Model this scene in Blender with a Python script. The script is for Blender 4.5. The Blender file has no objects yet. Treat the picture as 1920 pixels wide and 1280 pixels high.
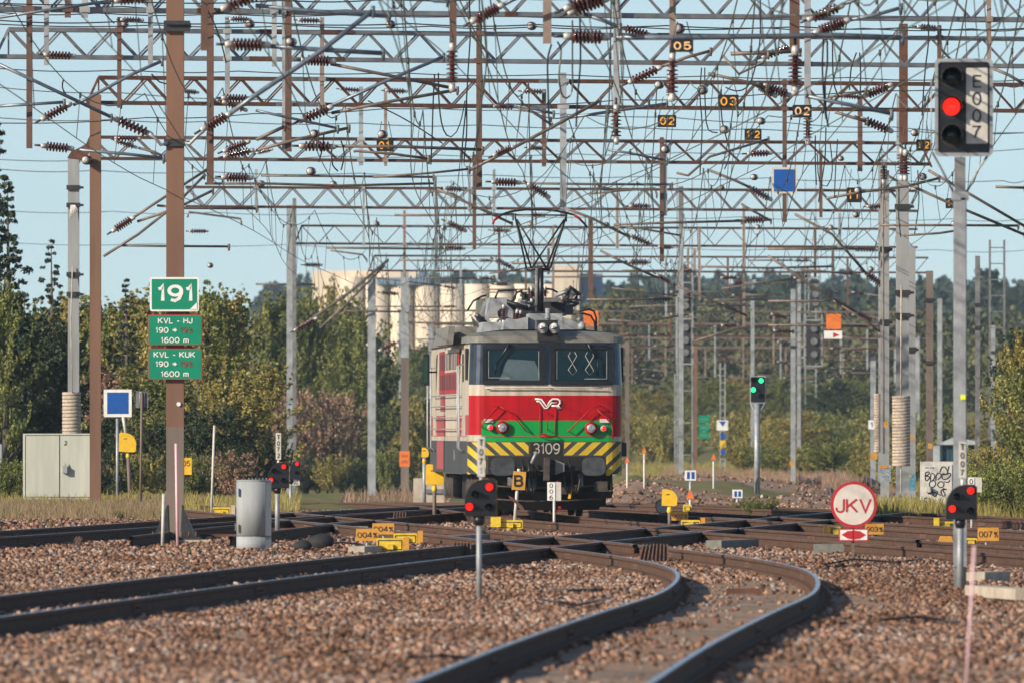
import bpy, math, random
import numpy as np
from mathutils import Vector, Matrix
R = math.radians
SC = bpy.context.scene
COL = SC.collection
# ---------------------------------------------------------------- camera, sky, sun
F = 24000.0            # focal length in photograph pixels (1920 wide)
H = 1.85               # eye height above the ballast
PY0 = 807.0            # horizon row
cam = bpy.data.cameras.new('camera'); cam_o = bpy.data.objects.new('camera', cam); COL.objects.link(cam_o)
cam_o.location = (0, 0, H); cam_o.rotation_euler = (R(90), 0, 0)
cam.sensor_width = 36; cam.lens = 36 * F / 1920
cam.shift_y = (PY0 - 640) / 1920
cam.clip_start = 1; cam.clip_end = 20000
cam.dof.use_dof = True; cam.dof.focus_distance = 248; cam.dof.aperture_fstop = 7.5
SC.camera = cam_o
SUN = Vector((-0.74, -0.54, 0.40)).normalized()
EL = math.asin(SUN.z)
w = bpy.data.worlds.new('World'); SC.world = w; w.use_nodes = True
nt = w.node_tree; nt.nodes.clear()
sky = nt.nodes.new('ShaderNodeTexSky'); sky.sky_type = 'NISHITA'; sky.sun_disc = False
sky.sun_elevation = EL; sky.sun_rotation = math.atan2(SUN.x, SUN.y)
sky.altitude = 0; sky.air_density = 1.0; sky.dust_density = 0.5; sky.ozone_density = 1.1
tc_ = nt.nodes.new('ShaderNodeTexCoord'); mp_ = nt.nodes.new('ShaderNodeMapping'); mp_.inputs['Location'].default_value = (0, 0, .085)
nt.links.new(tc_.outputs['Generated'], mp_.inputs[0]); nt.links.new(mp_.outputs[0], sky.inputs[0])
bg = nt.nodes.new('ShaderNodeBackground'); bg.inputs[1].default_value = 0.118
wo = nt.nodes.new('ShaderNodeOutputWorld')
nt.links.new(sky.outputs[0], bg.inputs[0]); nt.links.new(bg.outputs[0], wo.inputs[0])
sl = bpy.data.lights.new('sun', 'SUN'); sl.energy = 5.0; sl.angle = R(0.5); sl.color = (1, 0.87, 0.70)
so = bpy.data.objects.new('sun', sl); COL.objects.link(so)
so.rotation_euler = SUN.to_track_quat('Z', 'Y').to_euler(); so.location = (-50, 0, 60)
SC.view_settings.view_transform = 'Standard'; SC.view_settings.look = 'None'
SC.view_settings.exposure = 0.30; SC.view_settings.gamma = 1
SC.cycles.max_bounces = 6; SC.cycles.volume_bounces = 0
SC.cycles.transparent_max_bounces = 8

# ---------------------------------------------------------------- materials
MATS = {}
def mat(name, c1, c2=None, scale=8.0, rough=0.6, metal=0.0, bump=0.0, emit=None, estr=0.0, det=4, streak=False, island=0.0, spec=0.5):
    if name in MATS: return MATS[name]
    m = bpy.data.materials.new(name); m.use_nodes = True; t = m.node_tree
    b = t.nodes['Principled BSDF']
    c2 = c2 or tuple(v * 0.7 for v in c1)
    tc = t.nodes.new('ShaderNodeTexCoord'); no = t.nodes.new('ShaderNodeTexNoise')
    no.inputs['Scale'].default_value = scale; no.inputs['Detail'].default_value = det; no.inputs['Roughness'].default_value = 0.65
    if streak:
        mp = t.nodes.new('ShaderNodeMapping'); mp.inputs['Scale'].default_value = (1, 1, 0.12)
        t.links.new(tc.outputs['Object'], mp.inputs[0]); t.links.new(mp.outputs[0], no.inputs['Vector'])
    else:
        t.links.new(tc.outputs['Object'], no.inputs['Vector'])
    rp = t.nodes.new('ShaderNodeValToRGB')
    rp.color_ramp.elements[0].position = 0.34; rp.color_ramp.elements[1].position = 0.66
    rp.color_ramp.elements[0].color = (*c2, 1); rp.color_ramp.elements[1].color = (*c1, 1)
    t.links.new(no.outputs[0], rp.inputs[0])
    out = rp.outputs[0]
    if island > 0:
        ge = t.nodes.new('ShaderNodeNewGeometry'); hs = t.nodes.new('ShaderNodeHueSaturation')
        mr = t.nodes.new('ShaderNodeMapRange'); mr.inputs[3].default_value = 1 - island; mr.inputs[4].default_value = 1 + island
        t.links.new(ge.outputs['Random Per Island'], mr.inputs[0]); t.links.new(mr.outputs[0], hs.inputs['Value'])
        t.links.new(out, hs.inputs['Color']); out = hs.outputs[0]
    t.links.new(out, b.inputs['Base Color'])
    b.inputs['Roughness'].default_value = rough; b.inputs['Metallic'].default_value = metal
    b.inputs['Specular IOR Level'].default_value = spec
    if bump > 0:
        bp = t.nodes.new('ShaderNodeBump'); bp.inputs['Strength'].default_value = bump; bp.inputs['Distance'].default_value = 0.02
        t.links.new(no.outputs[0], bp.inputs['Height']); t.links.new(bp.outputs[0], b.inputs['Normal'])
    if emit:
        b.inputs['Emission Color'].default_value = (*emit, 1); b.inputs['Emission Strength'].default_value = estr
    MATS[name] = m; return m
M = {}
def dm(k, *a, **kw): M[k] = mat(k, *a, **kw)
dm('galv', (.40,.42,.43), (.21,.22,.24), scale=2.5, det=7, rough=.5, metal=.25)
dm('galv_beam', (.26,.27,.285), (.15,.155,.165), scale=3, rough=.5, metal=.3, det=6)
dm('galv_dark', (.22,.22,.22), (.10,.10,.11), scale=6, rough=.6, metal=.2)
dm('post_brown', (.135,.068,.045), (.08,.042,.032), scale=4, rough=.7)
dm('rust', (.15,.072,.048), (.085,.043,.034), scale=5, rough=.85, spec=.15)
dm('rust_grey', (.26,.22,.20), (.20,.12,.08), scale=3, rough=.7, det=6)
dm('mast_brown', (.20,.105,.065), (.145,.076,.05), scale=2.5, rough=.7, streak=True)
dm('mast_brown_grey', (.20,.155,.13), (.12,.092,.08), scale=2.0, rough=.75, streak=True)
dm('concrete', (.31,.32,.33), (.21,.22,.225), scale=3, rough=.9, bump=.2, streak=True)
dm('concrete_pale', (.52,.45,.36), (.34,.29,.23), scale=3, rough=.9, bump=.2)
dm('tube', (.21,.165,.135), (.10,.078,.065), scale=6, rough=.55, metal=.3)
dm('tube_grey', (.20,.24,.28), (.11,.13,.155), scale=6, rough=.4, metal=.4)
dm('porcelain', (.085,.022,.018), (.05,.014,.012), scale=20, rough=.13)
dm('cap', (.62,.60,.56), (.40,.38,.36), scale=30, rough=.5, metal=.3)
dm('wire', (.10,.10,.09), (.05,.05,.05), scale=9, rough=.5, metal=.4)
dm('wire_copper', (.16,.19,.13), (.09,.10,.07), scale=9, rough=.5, metal=.4)
dm('dark_iron', (.045,.045,.05), (.025,.025,.028), scale=12, rough=.5, metal=.2)
dm('black', (.012,.012,.014), (.008,.008,.01), scale=9, rough=.4)
dm('matt_black', (.02,.02,.022), (.012,.012,.013), scale=9, rough=.8)
dm('orange_text', (.85,.38,.03), (.75,.32,.02), scale=9, rough=.5)
dm('pale_orange_text', (.9,.55,.28), (.8,.47,.2), scale=9, rough=.5)
dm('yellow', (.80,.50,.02), (.66,.38,.02), scale=6, rough=.5)
dm('yellow_box', (.78,.58,.03), (.52,.34,.03), scale=9, rough=.5)
dm('orange', (.60,.30,.04), (.46,.21,.03), scale=7, rough=.55)
dm('orange_bright', (.80,.20,.03), (.6,.14,.03), scale=5, rough=.5)
dm('green_sign', (.0,.235,.13), (.0,.20,.11), scale=3, rough=.4)
dm('white', (.78,.78,.76), (.66,.65,.62), scale=7, rough=.5)
dm('off_white', (.60,.58,.53), (.45,.43,.39), scale=9, rough=.6)
dm('red_sign', (.48,.02,.03), (.40,.015,.02), scale=7, rough=.45)
dm('dark_red_text', (.22,.03,.03), (.2,.03,.03), scale=7, rough=.5)
dm('blue_sign', (.006,.085,.36), (.005,.07,.30), scale=7, rough=.45)
dm('cabinet', (.50,.51,.44), (.38,.39,.33), scale=3, rough=.6, streak=True, det=7)
dm('number_cream', (.42,.40,.35), (.30,.28,.24), scale=9, rough=.6)
dm('dull_white', (.66,.60,.54), (.54,.48,.43), scale=5, rough=.6)
dm('cabinet_grey', (.34,.36,.37), (.24,.26,.27), scale=4, rough=.75, streak=True)
dm('text_black', (.015,.015,.015), (.012,.012,.012), rough=.6)
dm('stake', (.72,.50,.52), (.62,.38,.42), scale=4, rough=.6)
dm('wood', (.22,.17,.13), (.12,.09,.07), scale=9, rough=.9)
dm('wood_grey', (.22,.22,.19), (.14,.14,.12), scale=9, rough=.9, bump=.3)
dm('rail_side', (.13,.075,.052), (.055,.034,.026), scale=10, rough=.85, det=6, spec=.12)
dm('rail_top', (.50,.52,.55), (.36,.37,.40), scale=5, rough=.25, metal=.9)
dm('rail_top_dull', (.24,.19,.165), (.16,.12,.10), scale=5, rough=.5, metal=.2)
dm('fastening', (.20,.12,.085), (.10,.06,.045), scale=14, rough=.85, spec=.15)
dm('sleeper', (.20,.165,.14), (.10,.08,.065), scale=10, rough=.9, bump=.3)
dm('stone', (.41,.235,.16), (.17,.12,.10), scale=3.0, rough=.9, island=.75, det=2, spec=.15)
dm('bark', (.11,.09,.07), (.05,.04,.035), scale=9, rough=.95)
dm('leaf_dark', (.055,.08,.028), (.022,.038,.016), scale=.9, rough=.65, island=.35, det=3)
dm('leaf_green', (.22,.225,.048), (.085,.11,.026), scale=.8, rough=.6, island=.4, det=3)
dm('leaf_olive', (.37,.29,.07), (.165,.16,.042), scale=.7, rough=.6, island=.45, det=3)
dm('leaf_brown', (.38,.22,.16), (.19,.145,.08), scale=.8, rough=.7, island=.45, det=3)
dm('leaf_pale', (.34,.37,.09), (.16,.20,.045), scale=.9, rough=.55, island=.4, det=3)
dm('needles', (.035,.058,.028), (.016,.028,.016), scale=.9, rough=.7, island=.4, det=3)
dm('dry_grass', (.26,.18,.11), (.15,.125,.055), scale=.7, rough=.8, island=.4, det=3)
dm('mid_forest', (.13,.125,.045), (.055,.068,.028), scale=.03, rough=.9, island=.35, det=5)
dm('far_forest', (.035,.055,.022), (.016,.03,.016), scale=.05, rough=.9, island=.3, det=5)
dm('silo', (.76,.65,.50), (.56,.46,.35), scale=.35, rough=.8, streak=True)
dm('silo_blue', (.16,.24,.34), (.13,.19,.28), scale=.1, rough=.6)
dm('loco_red', (.48,.005,.012), (.24,.008,.010), scale=4, rough=.36, streak=True, spec=.2)
dm('loco_cream', (.56,.50,.40), (.30,.25,.19), scale=4, rough=.45, streak=True)
dm('loco_green', (.005,.30,.055), (.005,.24,.045), scale=2.5, rough=.35, streak=True, spec=.35)
dm('loco_steel', (.065,.08,.105), (.04,.05,.068), scale=2.5, rough=.26, metal=.7)
dm('loco_dark', (.055,.055,.058), (.03,.03,.032), scale=3, rough=.5, streak=True)
dm('loco_roof', (.20,.195,.17), (.12,.115,.10), scale=3, rough=.6, det=6)
dm('loco_grey', (.36,.38,.40), (.20,.21,.22), scale=4, rough=.45)
dm('under', (.010,.009,.009), (.005,.005,.005), scale=6, rough=.75)
dm('under_brown', (.075,.06,.05), (.03,.025,.022), scale=9, rough=.85)
dm('buffer', (.085,.09,.10), (.045,.048,.052), scale=7, rough=.45, metal=.3)
dm('hazard_yellow', (.62,.44,.02), (.50,.34,.02), scale=5, rough=.45)
dm('faded_red', (.38,.07,.075), (.28,.05,.055), scale=4, rough=.6)
dm('tread', (.32,.31,.30), (.2,.2,.2), rough=.3, metal=.8)
dm('lens_red', (.1,.002,.002), (.1,.002,.002), emit=(1,.012,.006), estr=2.2, rough=.2)
dm('lens_green', (.01,.15,.05), (.01,.15,.05), emit=(.02,1,.25), estr=2.0, rough=.2)
dm('lens_off', (.015,.03,.035), (.01,.02,.02), rough=.15)
dm('lamp_glass', (.55,.56,.58), (.16,.17,.19), scale=14, rough=.2, metal=.35)
dm('graffiti', (.02,.02,.025), (.015,.015,.02), rough=.6)
dm('graffiti_box', (.36,.40,.43), (.13,.15,.17), scale=22, rough=.6, det=5)
dm('blue_box', (.12,.30,.38), (.05,.16,.22), scale=18, rough=.6, det=5)
dm('teal_shed', (.03,.075,.10), (.02,.05,.07), scale=2, rough=.6)
dm('pale_shed', (.42,.46,.47), (.3,.34,.36), scale=2, rough=.6)
dm('weight', (.50,.42,.34), (.34,.27,.21), scale=12, rough=.85, bump=.2)
dm('neon', (.75,.85,.02), (.7,.8,.02), rough=.5)
def glass():
    m = mat('windscreen', (.004,.020,.034), (.003,.016,.028), rough=.08, spec=.22); return m
M['windscreen'] = glass()
def stone_mat():
    m = bpy.data.materials.new('crushed_stone'); m.use_nodes = True; t = m.node_tree; b = t.nodes['Principled BSDF']; N = t.nodes.new; L = t.links.new
    ge = N('ShaderNodeNewGeometry'); rp = N('ShaderNodeValToRGB'); L(ge.outputs['Random Per Island'], rp.inputs[0]); e = rp.color_ramp.elements
    e[0].position = 0; e[0].color = (.10, .075, .062, 1); e[1].position = 1; e[1].color = (.62, .54, .46, 1)
    for p, c in ((.22, (.19, .12, .09)), (.42, (.33, .205, .145)), (.62, (.45, .28, .20)), (.8, (.53, .37, .27)), (.9, (.32, .30, .285))):
        q = e.new(p); q.color = (*c, 1)
    tc = N('ShaderNodeTexCoord'); n1 = N('ShaderNodeTexNoise'); n1.inputs['Scale'].default_value = .33; n1.inputs['Detail'].default_value = 3; mp = N('ShaderNodeMapping'); mp.inputs['Scale'].default_value = (1, .3, 1); L(tc.outputs['Object'], mp.inputs[0]); L(mp.outputs[0], n1.inputs['Vector'])
    r2 = N('ShaderNodeValToRGB'); r2.color_ramp.elements[0].position = .38; r2.color_ramp.elements[0].color = (.70, .58, .50, 1); r2.color_ramp.elements[1].position = .62; r2.color_ramp.elements[1].color = (1.05, 1.0, .98, 1); L(n1.outputs[0], r2.inputs[0])
    n3 = N('ShaderNodeTexNoise'); n3.inputs['Scale'].default_value = 30; L(tc.outputs['Object'], n3.inputs['Vector']); r3 = N('ShaderNodeValToRGB'); r3.color_ramp.elements[0].position = .3; r3.color_ramp.elements[0].color = (.6, .6, .6, 1); r3.color_ramp.elements[1].position = .65; L(n3.outputs[0], r3.inputs[0])
    def mul(a, b_):
        x = N('ShaderNodeMix'); x.data_type = 'RGBA'; x.blend_type = 'MULTIPLY'; x.inputs[0].default_value = 1; L(a, x.inputs[6]); L(b_, x.inputs[7]); return x.outputs[2]
    L(mul(mul(rp.outputs[0], r2.outputs[0]), r3.outputs[0]), b.inputs['Base Color']); b.inputs['Roughness'].default_value = .92; b.inputs['Specular IOR Level'].default_value = .15
    return m
M['stone'] = stone_mat()
dm('mirror_green', (.012,.05,.035), (.01,.04,.03), rough=.3)
dm('cab_shade', (.07,.11,.13), (.05,.085,.105), scale=6, rough=.6)

# ---------------------------------------------------------------- helpers
def S(Y): return F / Y
def W(px, py, Y): return Vector(((px - 960) / F * Y, Y, H - (py - PY0) / F * Y))
def zg(Y):
    if Y <= 275: return 0.0
    t = min(1, (Y - 275) / 240); t = t * t * (3 - 2 * t)
    return -1.15 * t
def gY(py):
    "distance at which the ballast surface lies on this row"
    if 940 <= py < 954: return 328.0
    lo, hi = (40, 330) if py >= 954 else (420, 900)
    for _ in range(50):
        m_ = (lo + hi) / 2
        if PY0 + F * (H - zg(m_)) / m_ > py: lo = m_
        else: hi = m_
    return lo
def wloc(o):
    v = Vector((0, 0, 0))
    while o is not None:
        v += o.location; o = o.parent
    return v
class MB:
    def __init__(s): s.v = []; s.f = []; s.m = []; s.sm = []
    def add(s, vs, fs, mi=0, smooth=False):
        n = len(s.v); s.v += [tuple(v) for v in vs]
        for f in fs: s.f.append([i + n for i in f]); s.m.append(mi); s.sm.append(smooth)
    def box(s, x0, x1, y0, y1, z0, z1, mi=0):
        vs = [(x, y, z) for z in (z0, z1) for y in (y0, y1) for x in (x0, x1)]
        s.add(vs, [(0,2,3,1),(4,5,7,6),(0,1,5,4),(2,6,7,3),(0,4,6,2),(1,3,7,5)], mi)
    def bar(s, a, b, w_, d, up=None, mi=0):
        a = Vector(a); b = Vector(b); t = (b - a).normalized()
        up = Vector(up) if up else (Vector((0, 1, 0)) if abs(t.y) < .9 else Vector((0, 0, 1)))
        n = t.cross(up).normalized(); u = n.cross(t).normalized()
        vs = []
        for p in (a, b):
            for i, j in ((-1,-1),(1,-1),(1,1),(-1,1)): vs.append(p + n * (i * w_ / 2) + u * (j * d / 2))
        s.add(vs, [(0,1,2,3),(7,6,5,4),(0,4,5,1),(1,5,6,2),(2,6,7,3),(3,7,4,0)], mi)
    def hbeam(s, a, b, w_, d, t_=.018, mi=0):
        "H section, flanges facing the camera"
        a = Vector(a); b = Vector(b); off = Vector((0, d / 2, 0))
        s.bar(a - off, b - off, w_, t_, mi=mi); s.bar(a + off, b + off, w_, t_, mi=mi); s.bar(a, b, t_, d - t_ - .004, mi=mi)
    def cbeam(s, a, b, w_, d, t_=.018, mi=0):
        "channel section"
        a = Vector(a); b = Vector(b)
        s.bar(a - Vector((0, d/2, 0)), b - Vector((0, d/2, 0)), w_, t_, mi=mi)
        for k in (-1, 1): s.bar(a + Vector((k * (w_ / 2 - t_ / 2), t_ * .6, 0)), b + Vector((k * (w_ / 2 - t_ / 2), t_ * .6, 0)), t_, d, mi=mi)
    def tube(s, pts, r, n=6, mi=0, caps=True):
        pts = [Vector(p) for p in pts]; rings = []; base = len(s.v)
        rr = r if hasattr(r, '__len__') else [r] * len(pts)
        up = None
        for i, p in enumerate(pts):
            t = (pts[min(i + 1, len(pts) - 1)] - pts[max(i - 1, 0)])
            if t.length < 1e-9: t = Vector((0, 0, 1))
            t.normalize()
            if up is None:
                up = Vector((0, 0, 1)) if abs(t.z) < .9 else Vector((1, 0, 0))
            x = t.cross(up); 
            if x.length < 1e-6: x = t.orthogonal()
            x.normalize(); y = x.cross(t).normalized(); up = y
            for k in range(n):
                a = 2 * math.pi * k / n
                s.v.append(tuple(p + x * math.cos(a) * rr[i] + y * math.sin(a) * rr[i]))
        for i in range(len(pts) - 1):
            for k in range(n):
                a = base + i * n + k; b = base + i * n + (k + 1) % n
                s.f.append([a, b, b + n, a + n]); s.m.append(mi); s.sm.append(n > 4)
        if caps:
            s.f.append([base + k for k in range(n)][::-1]); s.m.append(mi); s.sm.append(False)
            e = base + (len(pts) - 1) * n
            s.f.append([e + k for k in range(n)]); s.m.append(mi); s.sm.append(False)
    def lathe(s, a, b, prof, n=10, mi=0, caps=True):
        "prof: (t 0..1 along a-b, radius)"
        a = Vector(a); b = Vector(b); s.tube([a.lerp(b, t) for t, _ in prof], [r for _, r in prof], n=n, mi=mi, caps=caps)
    def prism(s, poly, d0, d1, mi=0):
        "poly of (x,z) extruded from y=d0 to d1"
        n = len(poly)
        vs = [(x, d0, z) for x, z in poly] + [(x, d1, z) for x, z in poly]
        fs = [list(range(n)), list(range(n, 2 * n))[::-1]] + [[i, i + n, (i + 1) % n + n, (i + 1) % n] for i in range(n)]
        s.add(vs, fs, mi)
    def build(s, name, mats, parent=None, local=False, world_off=None):
        me = bpy.data.meshes.new(name)
        vs = s.v
        if parent is not None and not local:
            o_ = wloc(parent); vs = [(v[0] - o_.x, v[1] - o_.y, v[2] - o_.z) for v in vs]
        loc = None
        if parent is None and vs:
            a = np.array(vs); c = (a.min(0) + a.max(0)) / 2; c[2] = a[:, 2].min(); loc = c; vs = (a - c).tolist()
        me.from_pydata(vs, [], s.f)
        if not isinstance(mats, (list, tuple)): mats = [mats]
        for m_ in mats: me.materials.append(M[m_] if isinstance(m_, str) else m_)
        me.polygons.foreach_set('material_index', s.m); me.polygons.foreach_set('use_smooth', s.sm)
        me.update()
        o = bpy.data.objects.new(name, me); COL.objects.link(o)
        if parent is not None: o.parent = parent
        if loc is not None: o.location = loc
        return o
def tag(o, label=None, cat=None, group=None, kind=None):
    if label: o['label'] = label
    if cat: o['category'] = cat
    if group: o['group'] = group
    if kind: o['kind'] = kind
    return o
def thing(name, label, cat, loc, group=None):
    o = bpy.data.objects.new(name, None); COL.objects.link(o); o.location = loc; o.empty_display_size = .2
    return tag(o, label, cat, group)
_txt = {}
def arc(cx, cz, rx, rz, a0, a1, n=10): return [(cx + rx * math.cos(R(a0 + (a1 - a0) * i / n)), cz + rz * math.sin(R(a0 + (a1 - a0) * i / n))) for i in range(n + 1)]
GL = {  # glyph: width, strokes on a unit-high box
 '0': (.58, [arc(.29,.5,.29,.5,90,450,24)]), '1': (.26, [[(.0,.80),(.14,.86),(.20,1),(.20,0)]]), '2': (.56, [arc(.28,.72,.27,.28,170,-30,12) + [(.40,.44),(.12,.22),(.0,0),(.56,0)]]),
 '3': (.56, [arc(.27,.74,.25,.26,160,-90,12) + arc(.27,.26,.28,.26,90,-160,12)[0:]]), '4': (.60, [[(.60,.24),(0,.24),(.42,1),(.44,1),(.44,0)]]), '5': (.56, [[(.52,1),(.10,1),(.04,.5)] + arc(.27,.33,.28,.33,130,-155,12)]),
 '6': (.56, [arc(.28,.31,.28,.31,90,450,18), [(.48,.92),(.30,1),(.10,.85),(.0,.5),(.0,.31)]]), '7': (.54, [[(0,1),(.54,1),(.30,.55),(.18,0)]]), '9': (.56, [arc(.28,.69,.28,.31,90,450,18), [(.08,.08),(.26,0),(.46,.15),(.56,.5),(.56,.69)]]),
 '8': (.56, [arc(.28,.75,.24,.25,90,450,16), arc(.28,.25,.28,.25,90,450,16)]), 'K': (.64, [[(0,0),(0,1)],[(.62,1),(0,.38)],[(.20,.58),(.64,0)]]), 'V': (.66, [[(0,1),(.33,0),(.66,1)]]), 'L': (.50, [[(0,1),(0,0),(.5,0)]]),
 'H': (.60, [[(0,0),(0,1)],[(.6,0),(.6,1)],[(0,.52),(.6,.52)]]), 'J': (.46, [[(.46,1),(.46,.24)] + arc(.23,.24,.23,.24,0,-180,10) + [(0,.34)]]), 'U': (.60, [[(0,1),(0,.28)] + arc(.30,.28,.30,.28,180,360,12) + [(.6,1)]]),
 'T': (.60, [[(0,1),(.6,1)],[(.3,1),(.3,0)]]), 'E': (.52, [[(.52,1),(0,1),(0,0),(.54,0)],[(0,.52),(.48,.52)]]), 'B': (.58, [[(0,0),(0,1),(.34,1)] + arc(.34,.77,.21,.23,90,-90,8) + [(0,.54)], [(.34,.54)] + arc(.34,.27,.24,.27,90,-90,8) + [(0,0)]]),
 '%': (.62, [[(.5,1),(.1,0)], arc(.12,.80,.11,.16,90,450,10), [(.40,.34),(.62,.34)], [(.52,.34),(.46,0)]]), '-': (.34, [[(0,.40),(.34,.40)]]), 'm': (.66, [[(0,0),(0,.68)], [(0,.5)] + arc(.165,.52,.165,.17,180,0,8) + [(.33,0)], [(.33,.5)] + arc(.495,.52,.165,.17,180,0,8) + [(.66,0)]]), '=': (.5, [[(0,.7),(.5,.7)],[(0,.3),(.5,.3)]]), ' ': (.26, []),
}
def text_geo(body, bold=0.0):
    k = (body, bold)
    if k in _txt: return _txt[k]
    t_ = .125 + bold * 2.2; v = []; f = []; x = 0.0
    for ch in body:
        wd, st = GL[ch]
        for si, P in enumerate(st):
            P = [(p[0] + x, p[1] * (1 - t_) + t_ / 2) for p in P]; n = len(P); closed = math.hypot(P[0][0] - P[-1][0], P[0][1] - P[-1][1]) < 1e-6; b = len(v)
            for i in range(n):
                pa = P[i - 1] if i > 0 else (P[-2] if closed else P[0]); pb = P[i + 1] if i < n - 1 else (P[1] if closed else P[-1])
                d1 = Vector((P[i][0] - pa[0], P[i][1] - pa[1])); d2 = Vector((pb[0] - P[i][0], pb[1] - P[i][1]))
                if d1.length < 1e-9: d1 = d2
                if d2.length < 1e-9: d2 = d1
                d1.normalize(); d2.normalize(); m_ = d1 + d2
                if m_.length < .3: m_ = d1.copy()
                m_.normalize(); c_ = max(.45, m_.dot(d2)); nx, nz = -m_.y * t_ / 2 / c_, m_.x * t_ / 2 / c_
                ex = Vector((0, 0))
                v.append((P[i][0] + nx, P[i][1] + nz, si)); v.append((P[i][0] - nx, P[i][1] - nz, si))
            for i in range(n - 1): f.append([b + 2*i, b + 2*i + 1, b + 2*i + 3, b + 2*i + 2])
        x += wd + .07 + t_
    v = np.array(v, float); x0 = v[:, 0].min(); x1 = v[:, 0].max(); v[:, 0] = (v[:, 0] - x0) / max(x1 - x0, 1e-6)
    _txt[k] = (v, f); return _txt[k]
def add_text(mb, body, x0, x1, z0, z1, y, bold=0.0, mi=0, shear=0):
    "flat lettering facing the camera, filling the box"
    v, f = text_geo(body, bold)
    mb.add([(x0 + (x1 - x0) * a[0], y - .002 * a[2], z0 + (z1 - z0) * a[1]) for a in v], f, mi)
def ptext(mb, body, px0, px1, py_top, py_bot, Y, bold=0.0, mi=0):
    a = W(px0, py_bot, Y); b = W(px1, py_top, Y)
    add_text(mb, body, a.x, b.x, a.z, b.z, Y, bold, mi)
def vtext(mb, body, pxc, wpx, py_top, py_bot, Y, bold=0.0, mi=0):
    n = len(body); h = (py_bot - py_top) / n
    for i, ch in enumerate(body):
        ww = wpx * (.28 if ch == '1' else 1)
        ptext(mb, ch, pxc - ww / 2, pxc + ww / 2, py_top + i * h + h * .14, py_top + (i + 1) * h - h * .12, Y, bold, mi)
def rrect(px0, px1, py0, py1, r, Y, k=4):
    a = W(px0, py1, Y); b = W(px1, py0, Y); r = r / S(Y); pts = []
    for cx, cz, a0 in ((b.x - r, b.z - r, 0), (a.x + r, b.z - r, 90), (a.x + r, a.z + r, 180), (b.x - r, a.z + r, 270)):
        for i in range(k + 1):
            t = R(a0 + 90 * i / k); pts.append((cx + r * math.cos(t), cz + r * math.sin(t)))
    return pts
def disc(mb, px, py, rpx, Y, d0, d1, n=20, mi=0, sx=1):
    c = W(px, py, Y); r = rpx / S(Y)
    mb.prism([(c.x + sx * r * math.cos(2 * math.pi * i / n), c.z + r * math.sin(2 * math.pi * i / n)) for i in range(n)], Y + d0, Y + d1, mi)
# ---------------------------------------------------------------- ground
rng = np.random.default_rng(7)
def vnoise(x, y, seed=0):
    "cheap smooth value noise, arrays"
    xi = np.floor(x).astype(np.int64); yi = np.floor(y).astype(np.int64); fx = x - xi; fy = y - yi
    fx = fx * fx * (3 - 2 * fx); fy = fy * fy * (3 - 2 * fy)
    def h(a, b):
        n = (a * 374761393 + b * 668265263 + seed * 974634777) & 0x7fffffff
        n = ((n ^ (n >> 13)) * 1274126177) & 0x7fffffff
        return ((n ^ (n >> 16)) & 0xffff) / 65535.0
    return (h(xi, yi) * (1 - fx) + h(xi + 1, yi) * fx) * (1 - fy) + (h(xi, yi + 1) * (1 - fx) + h(xi + 1, yi + 1) * fx) * fy
def zgv(Y):
    t = np.clip((Y - 275) / 240, 0, 1); t = t * t * (3 - 2 * t); return -1.15 * t
def lerp_tab(Y, xs, zs): return np.interp(Y, xs, zs)
def terrain(X, Y):
    X = np.asarray(X, float); Y = np.asarray(Y, float)
    z = zgv(Y) + lerp_tab(Y, [0, 620, 760, 1000, 1400, 2200, 3500, 9000], [0, 0, .9, 4.2, 8.5, 15, 26, 26])
    px = 960 + X * F / np.maximum(Y, 1)
    # grassy mounds beside the yard to the right, and a dirt heap behind the point indicators
    z = z + .42 * np.exp(-((px - 1290) / 150) ** 2 - ((Y - 400) / 50) ** 2) + (vnoise(X * .9, Y * .25, 51) - .5) * .28 * np.clip((Y - 290) / 40, 0, 1) * np.clip((700 - Y) / 60, 0, 1)
    z = z + .35 * np.exp(-((px - 1180) / 60) ** 2 - ((Y - 360) / 30) ** 2)
    z = z + (vnoise(X * .02 + 9, Y * .02, 3) - .5) * np.clip((Y - 600) / 500, 0, 1) * 6
    z = z + (vnoise(X * .35, Y * .35, 5) - .5) * .35 * np.clip((Y - 290) / 60, 0, 1)
    e_ = np.clip((Y - 310) / 120, 0, 1); z = z + .66 * e_ * e_ * (3 - 2 * e_) * np.clip((760 - Y) / 100, 0, 1) * np.clip((px - 1110) / 60, 0, 1) * np.clip((1640 - px) / 60, 0, 1)
    near = np.clip((300 - Y) / 30, 0, 1)
    z = z + near * ((vnoise(X * 1.1, Y * .8, 1) - .5) * .05 + (vnoise(X * 3.3, Y * 2.6, 2) - .5) * .035 - .03)
    return z
def cover(X, Y):
    "0 ballast, 1 grass"
    n = (vnoise(X * .25, Y * .12, 11) - .5) * 1.6 + (vnoise(X * 1.3, Y * .6, 12) - .5) * .8
    left = np.clip((-X - 11.6 + n * 1.5 + (Y - 262) * .12) / .8, 0, 1) * np.clip((Y - 248 + n * 6) / 6, 0, 1)
    leftfar = np.clip((Y - 300 + n * 8) / 8, 0, 1) * np.clip((-X - 1.5 + n) / 1, 0, 1)
    right = np.clip((X - 10.3 + n * 1.2) / .8, 0, 1) * np.clip((Y - 236) / 6, 0, 1)
    far = np.clip((Y - 640 + n * 60) / 40, 0, 1)
    midp = np.clip((vnoise(X * .3 + 4, Y * .03, 14) - .62) * 8, 0, 1) * np.clip((Y - 300) / 20, 0, 1)
    return np.clip(left + leftfar + right + far + midp, 0, 1)
gx = np.concatenate([[-3000, -900, -300, -120, -60, -40, -30, -24, -20], np.arange(-16, 16.01, .35), [20, 24, 30, 40, 60, 120, 300, 900, 3000]])
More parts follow.
